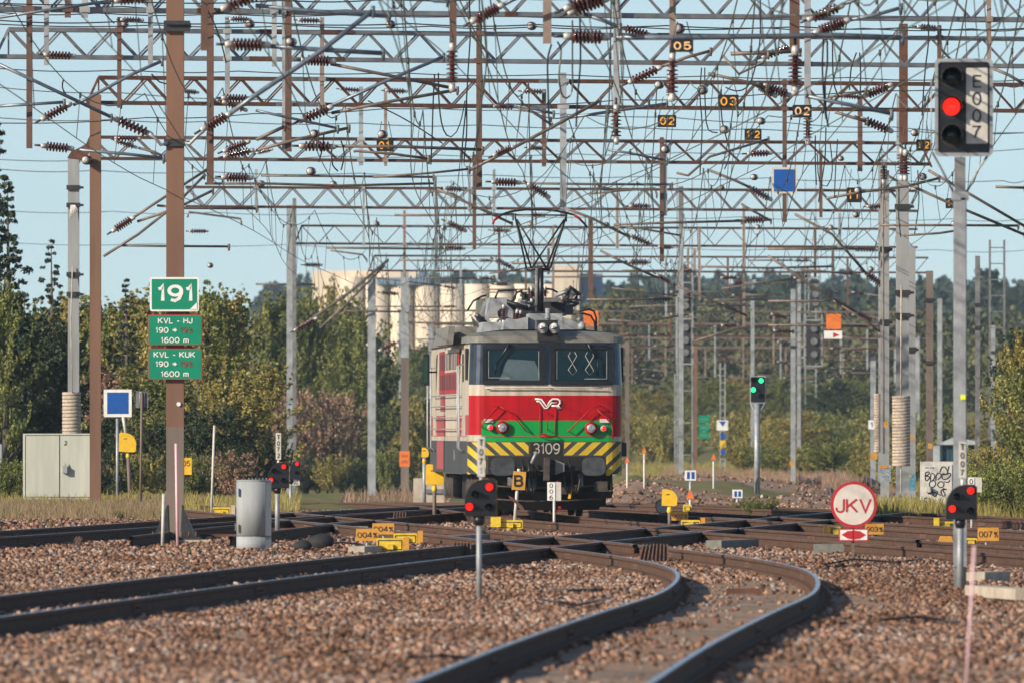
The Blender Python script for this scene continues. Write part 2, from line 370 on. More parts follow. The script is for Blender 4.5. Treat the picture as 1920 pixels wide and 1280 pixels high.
gy = np.concatenate([[-60, 0, 40], np.arange(70, 285, .35), np.arange(285, 450, 2), np.arange(450, 1000, 8), np.arange(1000, 3600, 60), [3800, 4500, 6000, 9000]])
GX, GY = np.meshgrid(gx, gy); GZ = terrain(GX, GY)
# the far rows have to be wide: shear the columns out with distance
wid = np.clip(GY / 260, 1, 40); core = np.abs(GX) <= 60; GXs = np.where(core, GX * wid, np.where(np.abs(GX * 1.0) < 60 * wid, np.sign(GX) * (60 * wid + np.abs(GX) - 60), GX))
GZ = terrain(GXs, GY)
nv = GX.size; nr, nc = GX.shape
verts = np.stack([GXs, GY, GZ], -1).reshape(-1, 3)
idx = np.arange(nv).reshape(nr, nc)
quads = np.stack([idx[:-1, :-1], idx[:-1, 1:], idx[1:, 1:], idx[1:, :-1]], -1).reshape(-1, 4)
def np_mesh(name, verts, faces, mats, smooth=False):
    me = bpy.data.meshes.new(name); nf, k = faces.shape
    me.vertices.add(len(verts)); me.vertices.foreach_set('co', verts.astype(np.float32).ravel())
    me.loops.add(nf * k); me.loops.foreach_set('vertex_index', faces.astype(np.int32).ravel())
    me.polygons.add(nf); me.polygons.foreach_set('loop_start', np.arange(nf, dtype=np.int32) * k)
    if smooth: me.polygons.foreach_set('use_smooth', np.ones(nf, bool))
    for m_ in mats: me.materials.append(m_)
    me.update(calc_edges=True); return me
def ground_mat():
    m = bpy.data.materials.new('yard_ground'); m.use_nodes = True; t = m.node_tree; b = t.nodes['Principled BSDF']
    N = t.nodes.new; L = t.links.new
    tc = N('ShaderNodeTexCoord')
    def noise(sc, det=4, stretch=None):
        n = N('ShaderNodeTexNoise'); n.inputs['Scale'].default_value = sc; n.inputs['Detail'].default_value = det; n.inputs['Roughness'].default_value = .7
        if stretch:
            mp = N('ShaderNodeMapping'); mp.inputs['Scale'].default_value = stretch; L(tc.outputs['Object'], mp.inputs[0]); L(mp.outputs[0], n.inputs['Vector'])
        else: L(tc.outputs['Object'], n.inputs['Vector'])
        return n
    def ramp(src, *els):
        r = N('ShaderNodeValToRGB'); r.color_ramp.elements[0].position = els[0][0]; r.color_ramp.elements[0].color = (*els[0][1], 1)
        r.color_ramp.elements[1].position = els[-1][0]; r.color_ramp.elements[1].color = (*els[-1][1], 1)
        for p, c in els[1:-1]:
            e = r.color_ramp.elements.new(p); e.color = (*c, 1)
        L(src, r.inputs[0]); return r
    b1 = ramp(noise(14, 6).outputs[0], (.3, (.11, .08, .06)), (.5, (.29, .20, .14)), (.7, (.44, .32, .24)))
    b2 = ramp(noise(.25, 3).outputs[0], (.35, (.27, .17, .11)), (.65, (.36, .25, .18)))
    mx = N('ShaderNodeMix'); mx.data_type = 'RGBA'; mx.inputs[0].default_value = .45; L(b1.outputs[0], mx.inputs[6]); L(b2.outputs[0], mx.inputs[7])
    g1 = ramp(noise(.12, 5).outputs[0], (.3, (.08, .10, .03)), (.5, (.16, .15, .05)), (.7, (.26, .20, .10)))
    at = N('ShaderNodeAttribute'); at.attribute_name = 'cover'
    mx2 = N('ShaderNodeMix'); mx2.data_type = 'RGBA'; L(at.outputs['Fac'], mx2.inputs[0]); L(mx.outputs[2], mx2.inputs[6]); L(g1.outputs[0], mx2.inputs[7])
    L(mx2.outputs[2], b.inputs['Base Color']); b.inputs['Roughness'].default_value = .95; b.inputs['Specular IOR Level'].default_value = .2
    bp = N('ShaderNodeBump'); bp.inputs['Strength'].default_value = .6; bp.inputs['Distance'].default_value = .03
    L(noise(20, 4).outputs[0], bp.inputs['Height']); L(bp.outputs[0], b.inputs['Normal'])
    return m
gm = np_mesh('ground', verts, quads, [ground_mat()], True)
ca = gm.attributes.new('cover', 'FLOAT', 'POINT'); ca.data.foreach_set('value', cover(verts[:, 0], verts[:, 1]).astype(np.float32))
def gYt(px, py):
    ys = np.arange(280, 900, 1.0); z = terrain((px - 960) / F * ys, ys); r = PY0 + F * (H - z) / ys; k = np.where(r <= py)[0]; return float(ys[k[0]]) if len(k) else gY(py)
ground = bpy.data.objects.new('ground', gm); COL.objects.link(ground); ground['kind'] = 'structure'

# ---------------------------------------------------------------- tracks
def catmull(P, step=1.0):
    P = [np.array(p, float) for p in P]; out = []
    for i in range(len(P) - 1):
        p0 = P[max(i - 1, 0)]; p1 = P[i]; p2 = P[i + 1]; p3 = P[min(i + 2, len(P) - 1)]
        n = max(2, int(np.linalg.norm(p2 - p1) / step))
        for k in range(n):
            t = k / n
            m1 = (p2 - p0) * (np.linalg.norm(p2 - p1) / max(np.linalg.norm(p2 - p0), 1e-6)); m2 = (p3 - p1) * (np.linalg.norm(p2 - p1) / max(np.linalg.norm(p3 - p1), 1e-6))
            out.append((2*t**3-3*t**2+1)*p1 + (t**3-2*t**2+t)*m1 + (-2*t**3+3*t**2)*p2 + (t**3-t**2)*m2)
    out.append(P[-1]); return np.array(out)
TR = {  # (distance Y, X of the centreline)
 'A': [(60,-.9),(86.3,.15),(101,.76),(119,1.62),(132,2.28),(143,2.62),(153,2.76),(161,2.68),(171,2.3),(183,1.55),(201,.15),(220,-1.45),(240,-3.2),(270,-5.8),(300,-8.4)],
 'B': [(60,-9.4),(90,-7.25),(116.5,-5.42),(143,-3.62),(165.5,-1.95),(177.7,-.95),(185,-.3),(200,1.05),(220,2.95),(250,5.9),(300,10.8)],
 'C': [(150,-13.7),(180,-10.9),(210,-8.35),(245,-5.4),(258,-4.3),(275,-2.6),(300,0),(360,5)],
 'L': [(140,11.0),(160,9.0),(175,7.55),(191,6.1),(214,3.95),(235,1.75),(252,.45),(270,-.42),(300,-1.9),(340,-3.9),(400,-6.5)],
 'N': [(165,12.2),(200,9.15),(230,6.5),(260,3.6),(290,.5),(320,-2.6),(360,-6)],
 'P': [(205,14.0),(240,10.2),(270,6.8),(300,3.4),(340,-1),(380,-5)],
 'Q': [(205,-5.3),(225,-4.4),(250,-2.9),(275,-1.0),(300,1.4),(340,5)],
  'G': [(330,9.2),(400,10.6),(500,12.4),(600,14.0),(700,15.4)],
}
TLAB = {
 'A': ('S-curving rusty track that bends from the foreground towards the middle', ),
 'B': ('dark track sweeping in from the lower left edge to the junction', ),
 'C': ('farther left track passing behind the tall brown mast', ),
 'L': ('track the locomotive stands on, running down to the right edge', ),
 'N': ('track just beyond the locomotive track on the right side', ),
 'P': ('farthest rusty track by the graffiti cabinet', ),
 'Q': ('short connecting track left of the locomotive wheels', ),
 'F': ('distant track beyond the locomotive, nearer the middle of the valley', ),
 'G': ('distant track in front of the grassy bank on the right', ),
}
RT = .165
CENT = {}
prof = [(-.07,0),(-.07,.018),(-.015,.03),(-.013,.11),(-.036,.125),(-.036,.150),(-.024,RT),(.024,RT),(.036,.150),(.036,.125),(.013,.11),(.015,.03),(.07,.018),(.07,0)]
def sweep(mb, pts, nrm, zz, off):
    n = len(prof); vs = []
    for p, q, z in zip(pts, nrm, zz):
        for o_, h in prof: vs.append((p[0] + q[0] * (o_ + off), p[1] + q[1] * (o_ + off), z + h))
    fs = []; ms = []
    for i in range(len(pts) - 1):
        for k in range(n - 1):
            a = i * n + k; fs.append((a, a + n, a + n + 1, a + 1)); ms.append(1 if k == 6 else 0)
    b = len(mb.v); mb.v += vs
    for f, m_ in zip(fs, ms): mb.f.append([i + b for i in f]); mb.m.append(m_); mb.sm.append(False)
for key, P in TR.items():
    c = catmull([(x, y) for y, x in P], 1.5)
    t = np.gradient(c, axis=0); t /= np.linalg.norm(t, axis=1)[:, None]; nrm = np.stack([t[:, 1], -t[:, 0]], 1)
    CENT[key] = (c, nrm)
    zz = zgv(c[:, 1]) if key not in 'FG' else terrain(c[:, 0], c[:, 1]) + .12
    root = thing('railway_track', TLAB[key][0], 'railway track', (float(c[len(c)//2][0]), float(c[len(c)//2][1]), float(zz[len(c)//2])), 'tracks of the junction')
    for s_ in (-1, 1):
        mb = MB(); sweep(mb, c, nrm, zz, s_ * .798); mb.build('rail', ['rail_side', 'rail_top' if key in 'ABC' else 'rail_top_dull'], root)
    if key in 'FG': continue
    for (ya, yb, o_) in {'L': ((196, 206, .715), (222, 232, -.715)), 'N': ((212, 222, .715), (240, 250, -.715)), 'A': ((188, 197, .715),), 'Q': ((228, 236, .715),), 'P': ((222, 230, -.715),), 'B': ((190, 198, -.715), (206, 214, .715))}.get(key, ()):
        k_ = (c[:, 1] >= ya) & (c[:, 1] <= yb); mb = MB(); sweep(mb, c[k_], nrm[k_], zz[k_] + .012, o_); mb.build('check_rail', ['rail_side', 'rail_top'], root)
    # joint bars with bolts on the web, about one rail length apart, and stretcher bars between the rails
    dd_ = np.concatenate([[0], np.cumsum(np.linalg.norm(np.diff(c, axis=0), axis=1))]); fp = MB(); nb = 0
    for s0 in np.arange(6 + 3.1 * len(key) + (ord(key) % 7), dd_[-1], 14.0):
        x, y = np.interp(s0, dd_, c[:, 0]), np.interp(s0, dd_, c[:, 1]); tx, ty = np.interp(s0, dd_, t[:, 0]), np.interp(s0, dd_, t[:, 1])
        if y > 290 or y < 84: continue
        q = Vector((ty, -tx, 0)); tv = Vector((tx, ty, 0))
        for s_ in (-1, 1):
            mb = MB(); k = Vector((x, y, zgv(np.array(y)) + .072)) + q * (s_ * .798) + tv * (.9 * s_)
            mb.bar(k - tv * .42, k + tv * .42, .058, .07, up=(0, 0, 1))
            for b_ in (-.3, -.1, .1, .3): mb.bar(k + tv * b_ - q * .045, k + tv * b_ + q * .045, .035, .035, up=(0, 0, 1))
            mb.build('fishplate', 'fastening', root)
        if key in 'ALNQ' and y > 170: mb = MB(); k = Vector((x, y + 3, .045)); mb.bar(k - q * .76, k + q * .76, .05, .05, up=(0, 0, 1)); mb.build('stretcher_bar', 'rust', root)
    # sleepers and clips; spaced 0.61 m
    d = np.concatenate([[0], np.cumsum(np.linalg.norm(np.diff(c, axis=0), axis=1))]); ss = np.arange(.3, d[-1], .61)
    X = np.interp(ss, d, c[:, 0]); Y = np.interp(ss, d, c[:, 1]); TX = np.interp(ss, d, t[:, 0]); TY = np.interp(ss, d, t[:, 1])
    sl_ = MB(); fa = MB()
    for x, y, tx, ty in zip(X, Y, TX, TY):
        if y > 300: break
        q = Vector((ty, -tx, 0)); z = float(zgv(y)); k = Vector((x, y, z - .085))
        sl_.bar(k - q * 1.3, k + q * 1.3, .24, .10, up=(0, 0, 1))
        for s_ in (-1, 1):
            for e in (-.105, .105):
                a = k + q * (s_ * .798 + e); fa.bar(a + Vector((0,0,.03)), a + Vector((0,0,.095)), .075, .11)
    tag(sl_.build('sleepers', 'sleeper', root), kind='stuff'); tag(fa.build('rail_clips', 'fastening', root), kind='stuff')

# ---------------------------------------------------------------- crushed stone
def track_dist(X, Y, key):
    c, _ = CENT[key]; xc = np.interp(Y, c[:, 1], c[:, 0], left=1e3, right=1e3); return np.abs(X - xc)
def scatter(n, y0, y1):
    Y = y0 + (y1 - y0) * rng.random(n); half = (960 / F * Y + 2.3)
    X = (rng.random(n) * 2 - 1) * half; return X, Y
parts_x = []; parts_y = []; sizes = []
for (y0, y1, dens, sm) in ((84, 110, 400, 1.0), (110, 145, 280, 1.0), (145, 190, 170, 1.1), (190, 250, 80, 1.3), (250, 300, 40, 1.5)):
    area = (y1 - y0) * 2 * (960 / F * (y0 + y1) / 2 + 2.3); n = int(area * dens)
    x, y = scatter(n, y0, y1); parts_x.append(x); parts_y.append(y); sizes.append(np.full(n, sm))
n = 12000; y = 300 + 300 * rng.random(n); pxx = 1130 + 430 * rng.random(n); parts_x.append((pxx - 960) / F * y); parts_y.append(y); sizes.append(np.full(n, 1.9))
X = np.concatenate(parts_x); Y = np.concatenate(parts_y); SZ = np.concatenate(sizes)
keep = np.ones(len(X), bool)
for key in 'ABCLNPQ':
    dd = track_dist(X, Y, key)
    keep &= ~((np.abs(dd - .798) < .115))
dA = track_dist(X, Y, 'A'); keep &= ~((dA < .72) & (rng.random(len(X)) < .94) & (vnoise(X * 1.2, Y * .35, 21) < .75) & (Y < 160)); keep &= ~((X > np.interp(Y, CENT['A'][0][:, 1], CENT['A'][0][:, 0])) & (dA < 1.5) & (Y < 150) & (rng.random(len(X)) < .75))
dB = track_dist(X, Y, 'B'); keep &= ~((dB < .72) & (rng.random(len(X)) < .5))
keep &= cover(X, Y) < .6
patch = (vnoise(X * .5, Y * .12, 31) < .22) & (rng.random(len(X)) < .6); keep &= ~patch; patch2 = (vnoise(X * 1.6, Y * .5, 41) < .30) & (rng.random(len(X)) < .7); keep &= ~patch2
X = X[keep]; Y = Y[keep]; SZ = SZ[keep]; n = len(X)
s = (.0070 + .0170 * rng.random(n) ** 2.4) * SZ
base = np.array([(x, y, z) for z in (-1, 1) for y in (-1, 1) for x in (-1, 1)], float)
V = base[None] * np.stack([np.ones(n), .6 + .5 * rng.random(n), .5 + .4 * rng.random(n)], -1)[:, None, :]
V = V * (1 + (rng.random((n, 8, 3)) - .5) * 1.15)
a, b_, g = rng.random(n) * 6.28, (rng.random(n) - .5) * 1.3, (rng.random(n) - .5) * 1.3
def rot(V, ang, i, j):
    c_, s_ = np.cos(ang)[:, None], np.sin(ang)[:, None]; o = V.copy()
    o[..., i] = V[..., i] * c_ - V[..., j] * s_; o[..., j] = V[..., i] * s_ + V[..., j] * c_; return o
V = rot(rot(rot(V, b_, 0, 2), g, 1, 2), a, 0, 1) * s[:, None, None] * 1.18
V[..., 0] += X[:, None]; V[..., 1] += Y[:, None]; V[..., 2] += (terrain(X, Y) + s * .45)[:, None]
q = np.array([(0,2,3,1),(4,5,7,6),(0,1,5,4),(2,6,7,3),(0,4,6,2),(1,3,7,5)])
fc = (q[None] + (np.arange(n) * 8)[:, None, None]).reshape(-1, 4)
sm_ = np_mesh('ballast_stones', V.reshape(-1, 3), fc, [M['stone']])
st = bpy.data.objects.new('ballast_stones', sm_); COL.objects.link(st)
tag(st, 'loose crushed pinkish grey ballast stones spread between the tracks', 'ballast stones', kind='stuff')
del V, fc
print('stones', n)
# ---------------------------------------------------------------- locomotive (local frame: x right, y back, z up from rail head)
loco = thing('electric_locomotive', 'red, green and cream electric locomotive numbered 3109 with its pantograph raised', 'locomotive', (.667, 250, .165))
loco.rotation_euler = (0, 0, .047)
def lx(px): return (px - 1024) / 96.0
def lz(py): return 1.698 - (py - 807) / 96.0
def LY(px, py, y):
    "local point that shows at (px,py) when it lies y metres behind the front"
    s_ = F / (250 + y); return Vector(((px - 960) / s_ - .667 + .047 * y, y, 1.685 - (py - 807) / s_))
HW = 1.5
def fy(x):
    ax = abs(x); y = .10 * (ax / 1.5) ** 2
    if ax > 1.22: 
        d_ = min(ax - 1.22, .279); y += .28 - math.sqrt(.28 ** 2 - d_ ** 2)
    return y
def outline(inset=0.0):
    xs = [-1.5, -1.492, -1.47, -1.43, -1.37, -1.3, -1.22] + [i * .1 for i in range(-12, 13)] + [1.22, 1.3, 1.37, 1.43, 1.47, 1.492, 1.5]
    pts = [(x * (1 - inset / 1.5), fy(x) + inset) for x in xs]
    side = [.5, .9, 1.6, 2.2, 4.6, 5.0, 9.4, 14.0, 14.6, 18.2, 18.9]
    L_ = [(-1.5 + inset, y) for y in side][::-1]; R_ = [(1.5 - inset, y) for y in side]
    return L_ + pts + R_
def band(name, z0, z1, mat_f, side_m, i0=0.0, i1=0.0, mats=None, rear=True):
    "body ring between two heights; the cab front takes the first material, the sides the second"
    a = outline(i0); b = outline(i1); mb = MB(); n = len(a)
    vs = [(x, y, z0) for x, y in a] + [(x, y, z1) for x, y in b]
    for i in range(n - 1):
        front = max(a[i][1], a[i + 1][1]) < .45
        mb.add([vs[i], vs[i + 1], vs[n + i + 1], vs[n + i]], [(0, 1, 2, 3)], 0 if front else 1, True)
    mb.add([vs[n - 1], vs[0], vs[n], vs[2 * n - 1]], [(0, 1, 2, 3)], 1)
    return mb.build(name, [mat_f, side_m], loco, local=True)
band('skirt', .84, 1.485, 'loco_dark', 'loco_dark')
band('sill_band', 1.485, 1.57, 'loco_cream', 'loco_cream')
band('red_body_band', 1.57, 1.995, 'loco_red', 'faded_red')
band('upper_red_band', 1.995, 2.375, 'loco_red', 'loco_cream')
band('cream_body_band', 2.375, 2.585, 'loco_cream', 'loco_cream')
band('window_band', 2.585, 3.40, 'loco_steel', 'loco_cream', 0, .03)
band('roof_edge', 3.40, 3.52, 'loco_roof', 'loco_roof', -.03, -.02)
# roof
a = outline(-.02); b = outline(.22); c = outline(.7); mb = MB(); n = len(a)
for (p, z0, q, z1) in ((a, 3.52, b, 3.60), (b, 3.60, c, 3.66)):
    for i in range(n - 1): mb.add([(p[i][0], p[i][1], z0), (p[i+1][0], p[i+1][1], z0), (q[i+1][0], q[i+1][1], z1), (q[i][0], q[i][1], z1)], [(0,1,2,3)], 0, True)
for i in range(n // 2): mb.add([(c[i][0], c[i][1], 3.66), (c[i+1][0], c[i+1][1], 3.66), (c[n-2-i][0], c[n-2-i][1], 3.66), (c[n-1-i][0], c[n-1-i][1], 3.66)], [(0,1,2,3)])
mb.build('roof', 'loco_roof', loco, local=True)
# ---- flat paint areas that follow the bowed front
def clip(poly, k, v, keep_ge):
    out = []
    for i in range(len(poly)):
        p, q = poly[i], poly[(i + 1) % len(poly)]
        ip = (p[k] >= v) == keep_ge or p[k] == v; iq = (q[k] >= v) == keep_ge or q[k] == v
        if ip: out.append(p)
        if ip != iq:
            t = (v - p[k]) / (q[k] - p[k]); out.append(tuple(p[j] + (q[j] - p[j]) * t for j in range(2)))
    return out
def decal(mb, poly, off=.004, mi=0, pix=True):
    "convex polygon in photograph pixels laid on the front"
    if pix: poly = [(lx(x), lz(y)) for x, y in poly]
    x0 = min(p[0] for p in poly); x1 = max(p[0] for p in poly)
    edges = [v for v in [-1.5,-1.49,-1.47,-1.43,-1.37,-1.3,-1.22] + [i * .1 for i in range(-12, 13)] + [1.22,1.3,1.37,1.43,1.47,1.49,1.5] if x0 < v < x1]
    xs = [x0] + edges + [x1]
    for u, v in zip(xs[:-1], xs[1:]):
        if v - u < 1e-5: continue
        p = clip(clip(poly, 0, u, True), 0, v, False)
        if len(p) >= 3: mb.add([(q[0], fy(q[0]) - off, q[1]) for q in p], [list(range(len(p)))], mi)
mb = MB(); decal(mb, [(903,789),(1150,789),(1150,828.5),(903,828.5)]); mb.build('green_panel', 'loco_green', loco, local=True)
mb = MB(); decal(mb, [(915,856),(1134,856),(1134,889.6),(915,889.6)], .006); decal(mb, [(995,829.2),(1055,829.2),(1055,856),(995,856)], .0045); mb.build('black_panel', 'under', loco, local=True)
mb = MB(); decal(mb, [(876,816),(903,816),(903,828),(876,828)]); decal(mb, [(1150,819),(1166.5,819),(1166.5,828),(1150,828)]); mb.build('cream_corner', 'loco_cream', loco, local=True)
mb = MB()
def stripe_region(rect, x_start, step, dirn, wid=16.5):
    x0, y0, x1, y1 = rect
    for k in range(-4, 14):
        xt = x_start + k * step; sh = dirn * 1.1 * (y1 - y0)
        p = [(xt, y0), (xt + wid, y0), (xt + wid + sh, y1), (xt + sh, y1)]
        for kk, v, g_ in ((0, x0, True), (0, x1, False)):
            p = clip(p, kk, v, g_)
            if len(p) < 3: break
        if len(p) >= 3: decal(mb, p, .005)
stripe_region((911,829.5,991,854), 912, 27.3, 1); stripe_region((877.5,829.5,911,889.5), 857, 27.3, 1, 15)
mb.build('hazard_stripes', 'hazard_yellow', loco, local=True)
mb = MB(); stripe_region((1058,829.5,1137,854), 1083.5, 28, -1); stripe_region((1137,829.5,1166.5,892), 1139.5, 28, -1)
mb.build('hazard_stripes', 'hazard_yellow', loco, local=True)
mb = MB(); add_text(mb, '3109', lx(999.5), lx(1050), lz(852), lz(831), -.012, .0); mb.build('fleet_number', 'number_cream', loco, local=True)
# emblem: winged letters drawn as double bars
mb = MB()
def fl(pts, r, off=.012, m_=0):
    P = [(lx(x), lz(y)) for x, y in pts]; mb.tube([(x, fy(x) - off, z) for x, z in P], r / 96, n=6, mi=m_)
fl([(1003,748.5),(1015,749.5),(1024.5,763),(1031,753.5),(1036,749),(1046,749),(1050,751.5),(1050.5,756.5),(1047,760)], 2.0)
fl([(1006,753),(1012,753.5),(1021,766),(1026,766),(1034,756),(1044,756)], 1.5)
fl([(1034,761.5),(1043,761.5),(1048,768)], 1.8); fl([(1045,759.5),(1052,767)], 1.3)
mb.build('winged_emblem', 'white', loco, local=True)
# windows
def win(px0, py0, px1, py1):
    x0, x1, z0, z1 = lx(px0), lx(px1), lz(py1), lz(py0)
    f = MB(); t = .075
    for (a0, a1, b0, b1) in ((x0, x1, z1 - t, z1), (x0, x1, z0, z0 + t)):
        steps = 8
        for i in range(steps):
            u, v = a0 + (a1 - a0) * i / steps, a0 + (a1 - a0) * (i + 1) / steps
            f.add([(u, fy(u) - .045, b0), (v, fy(v) - .045, b0), (v, fy(v) - .045, b1), (u, fy(u) - .045, b1), (u, fy(u) + .03, b0), (v, fy(v) + .03, b0), (v, fy(v) + .03, b1), (u, fy(u) + .03, b1)],
                  [(0,1,2,3),(0,4,5,1),(3,2,6,7)])
    for u, v in ((x0, x0 + t), (x1 - t, x1)):
        yy = max(fy(u), fy(v)); f.box(u, v, min(fy(u), fy(v)) - .046, yy + .03, z0 + t, z1 - t)
    fo = f.build('window_frame', 'black', loco, local=True)
    g = MB(); steps = 8; u0, u1 = x0 + t, x1 - t
    for i in range(steps):
        u, v = u0 + (u1 - u0) * i / steps, u0 + (u1 - u0) * (i + 1) / steps
        g.add([(u, fy(u) - .018, z0 + t), (v, fy(v) - .018, z0 + t), (v, fy(v) - .018, z1 - t), (u, fy(u) - .018, z1 - t)], [(0,1,2,3)])
    g.build('window_pane', 'windscreen', fo, local=True)
    e = MB(); q = .012
    for (a0, z_) in ((x0 + t + .04, 0), (x1 - t - .04, 0)):
        e.bar((a0, fy(a0) - .022, z0 + t + .04), (a0, fy(a0) - .022, z1 - t - .04), .012, .004)
    e.bar((u0 + .04, fy(0) - .02 + max(fy(u0), fy(u1)) - .022 * 0 - .03, z0 + t + .05), (u1 - .04, max(fy(u0), fy(u1)) - .05, z0 + t + .05), .012, .02)
    e.build('inner_trim', 'galv', fo, local=True)
    return fo
wl = win(905, 648, 1021, 721); wr = win(1033, 648, 1149, 723)
# pale blind behind the left pane and the diamonds on the right one
mb = MB(); decal(mb, [(950,674),(1002,677),(1012,700),(1012,714),(936,713),(942,700)], .022); mb.build('sun_blind', 'cab_shade', wl, local=True)
mb = MB()
for cx in (1073.5, 1105.5):
    for pts in ([(cx-4,661),(cx-8,668),(cx,682),(cx+8,696),(cx,704),(cx-8,694),(cx,682),(cx+8,668),(cx+4,661)],):
        mb.tube([(lx(x), fy(lx(x)) - .026, lz(y)) for x, y in pts], .0055, n=5)
mb.build('diamond_tape', 'off_white', wr, local=True)
for pts, fo in (([(955,645),(948,657),(931,683),(928,700)], wl), ([(1103,645),(1108,658),(1120,672),(1121,705)], wr)):
    mb = MB(); P = [(lx(x), fy(lx(x)) - .09, lz(y)) for x, y in pts]
    mb.tube(P[:3], [.035, .026, .016], n=5); mb.tube(P[2:], .014, n=5); mb.build('wiper', 'black', loco, local=True)
mb = MB(); P = [(lx(x), fy(lx(x)) - .08, lz(727 + abs(x - 1028) / 130)) for x in range(910, 1150, 20)]; mb.tube(P, .014, n=6)
for x in (910, 1030, 1145): mb.tube([(lx(x), fy(lx(x)) - .08, lz(727)), (lx(x), fy(lx(x)), lz(727))], .012, n=5)
mb.build('cream_handrail', 'off_white', loco, local=True)
# red handrails
for pts in ([(903,801),(905,794),(936,762),(925,759)], [(936,763),(953,771),(966,786),(986,808)], [(1065,809),(1110,765),(1115,763),(1127,762)], [(1120,769),(1137,785),(1148,797),(1149.5,806),(1149,823)],
            [(1012,762),(1012,818)], [(1041,765),(1041,818)], [(1012,818),(1028,819),(1041,818)], [(1026,775),(1026,806)]):
    mb = MB(); P = [Vector((lx(x), fy(lx(x)) - (.11 if len(pts) > 2 or pts[0][0] == 1026 else .03), lz(y))) for x, y in pts]; mb.tube(P, .014 if len(pts) > 2 else .011, n=6)
    mb.tube([P[0], P[0] + Vector((0, .12, 0))], .011, n=5); mb.tube([P[-1], P[-1] + Vector((0, .12, 0))], .011, n=5)
    mb.build('handrail', 'loco_red', loco, local=True)
mb = MB(); mb.bar((lx(1015), -.06, lz(815)), (lx(1026), -.06, lz(815)), .035, .03); mb.bar((lx(903), -.012+.0, lz(819)), (lx(1150), -.012, lz(819)), .008, .008) if False else None
mb.build('door_handle', 'loco_red', loco, local=True)
mb = MB()
for a0, b0 in ((903,957),(957,1024),(1024,1090),(1090,1150)):
    mb.bar((lx(a0), fy(lx(a0)) - .012, lz(818.5)), (lx(b0), fy(lx(b0)) - .012, lz(818.5)), .012, .015)
mb.build('trim_strip', 'faded_red', loco, local=True)
# lamps
for px, py, rr, red in ((942,802,11.5,0),(1108.5,803.5,11.5,0),(919.5,802,6,1),(1132,804,6,1)):
    x, z = lx(px), lz(py); y = fy(x); r_ = rr / 96
    mb = MB(); mb.lathe((x, y + .02, z), (x, y - .10, z), [(0, r_*1.05), (.75, r_*1.05), (.76, r_*1.08), (.98, r_*1.08), (1, r_*.9), (.8, r_*.85)], n=20, caps=False)
    ring = mb.build('marker_lamp' if red else 'headlight', 'loco_red' if not red else 'galv', loco, local=True)
    mb = MB(); mb.lathe((x, y - .03, z), (x, y - .12, z), [(0, r_*.99), (.55, r_*.99), (.85, r_*.6), (1, .004)], n=18)
    mb.build('lens', 'lens_red' if red else 'lamp_glass', ring, local=True)
for px in (916, 1133.5):
    mb = MB(); x = lx(px); mb.box(x - .09, x + .09, fy(x) - .045, fy(x) + .03, lz(793), lz(786)); mb.build('lamp_bracket', 'off_white', loco, local=True)
# buffers, coupler, snowplough
mb = MB(); mb.box(-1.28, 1.28, .25, .8, .52, 1.2); mb.box(-1.05, 1.2, .55, .9, .22, .55)
mb.add([(-1.05,.45,.14),(1.05,.45,.14),(1.2,.15,.5),(-1.2,.15,.5),(-1.05,.6,.14),(1.05,.6,.14),(1.2,.4,.5),(-1.2,.4,.5)], [(0,1,2,3),(4,7,6,5),(0,4,5,1),(2,6,7,3)])
mb.box(-.6,.6,.05,.25,.9,1.2); mb.build('buffer_beam', 'under', loco, local=True)
for px in (941, 1111):
    x = lx(px); z = lz(875); mb = MB()
    mb.lathe((x, .3, z), (x, -.56, z), [(0,.16),(.25,.16),(.26,.12),(.9,.12)], n=14)
    k = 24; poly = []
    for i in range(k):
        t = 2 * math.pi * i / k; ex = .30
        poly.append((x + .237 * math.copysign(abs(math.cos(t)) ** (2*ex), math.cos(t)), z + .185 * math.copysign(abs(math.sin(t)) ** (2*ex), math.sin(t))))
    mb.prism(poly, -.60, -.55); mb.prism([(x + (p[0]-x) * .93, z + (p[1]-z) * .93) for p in poly], -.62, -.601)
    mb.build('buffer', 'buffer', loco, local=True)
mb = MB(); z0, z1 = lz(901), lz(858)
mb.bar((lx(1022), -.50, z0), (lx(1023), -.50, z1), .11, .25); mb.box(lx(1026), lx(1042), -.35, .2, lz(890), lz(862))
mb.build('coupler', 'under_brown', loco, local=True)
mb = MB(); mb.prism([(lx(1038), lz(891)), (lx(1056), lz(884)), (lx(1056), lz(869)), (lx(1040), lz(863))], -.45, -.35); mb.build('coupler_plate', 'galv_dark', loco, local=True)
mb = MB(); mb.tube([(lx(1005), -.3, lz(847)), (lx(995), -.3, lz(869))], .035, n=6); mb.build('brake_hose_cock', 'galv', loco, local=True)
random.seed(3)
for px0, px1 in ((978,1000),(990,1004),(1052,1075),(1066,1090),(960,985)):
    mb = MB(); P = []
    for i in range(9):
        t = i / 8; P.append((lx(px0 + (px1 - px0) * t), -.15 - .15 * math.sin(t * 3), lz(862 + 60 * math.sin(t * 3.0) + 8 * t)))
    mb.tube(P, .022, n=6); mb.build('air_hose', 'black', loco, local=True)
mb = MB(); mb.bar((lx(1066), -.2, lz(935)), (lx(1072), -.2, lz(910)), .05, .04); mb.tube([(lx(1070), -.22, lz(912)), (lx(1080), -.22, lz(910)), (lx(1077), -.22, lz(920))], .015, n=5); mb.build('yellow_hose_fitting', 'yellow', loco, local=True)
for px in (941+8, 1048, 1078):
    pass
for k, (px, py) in enumerate(((1045,905),(1049,952))):
    mb = MB(); mb.lathe((lx(px), -.1, lz(py)), (lx(px), -.16, lz(py)), [(0,.03),(.5,.035),(1,.02)], n=10); mb.build('red_tap', 'loco_red', loco, local=True)
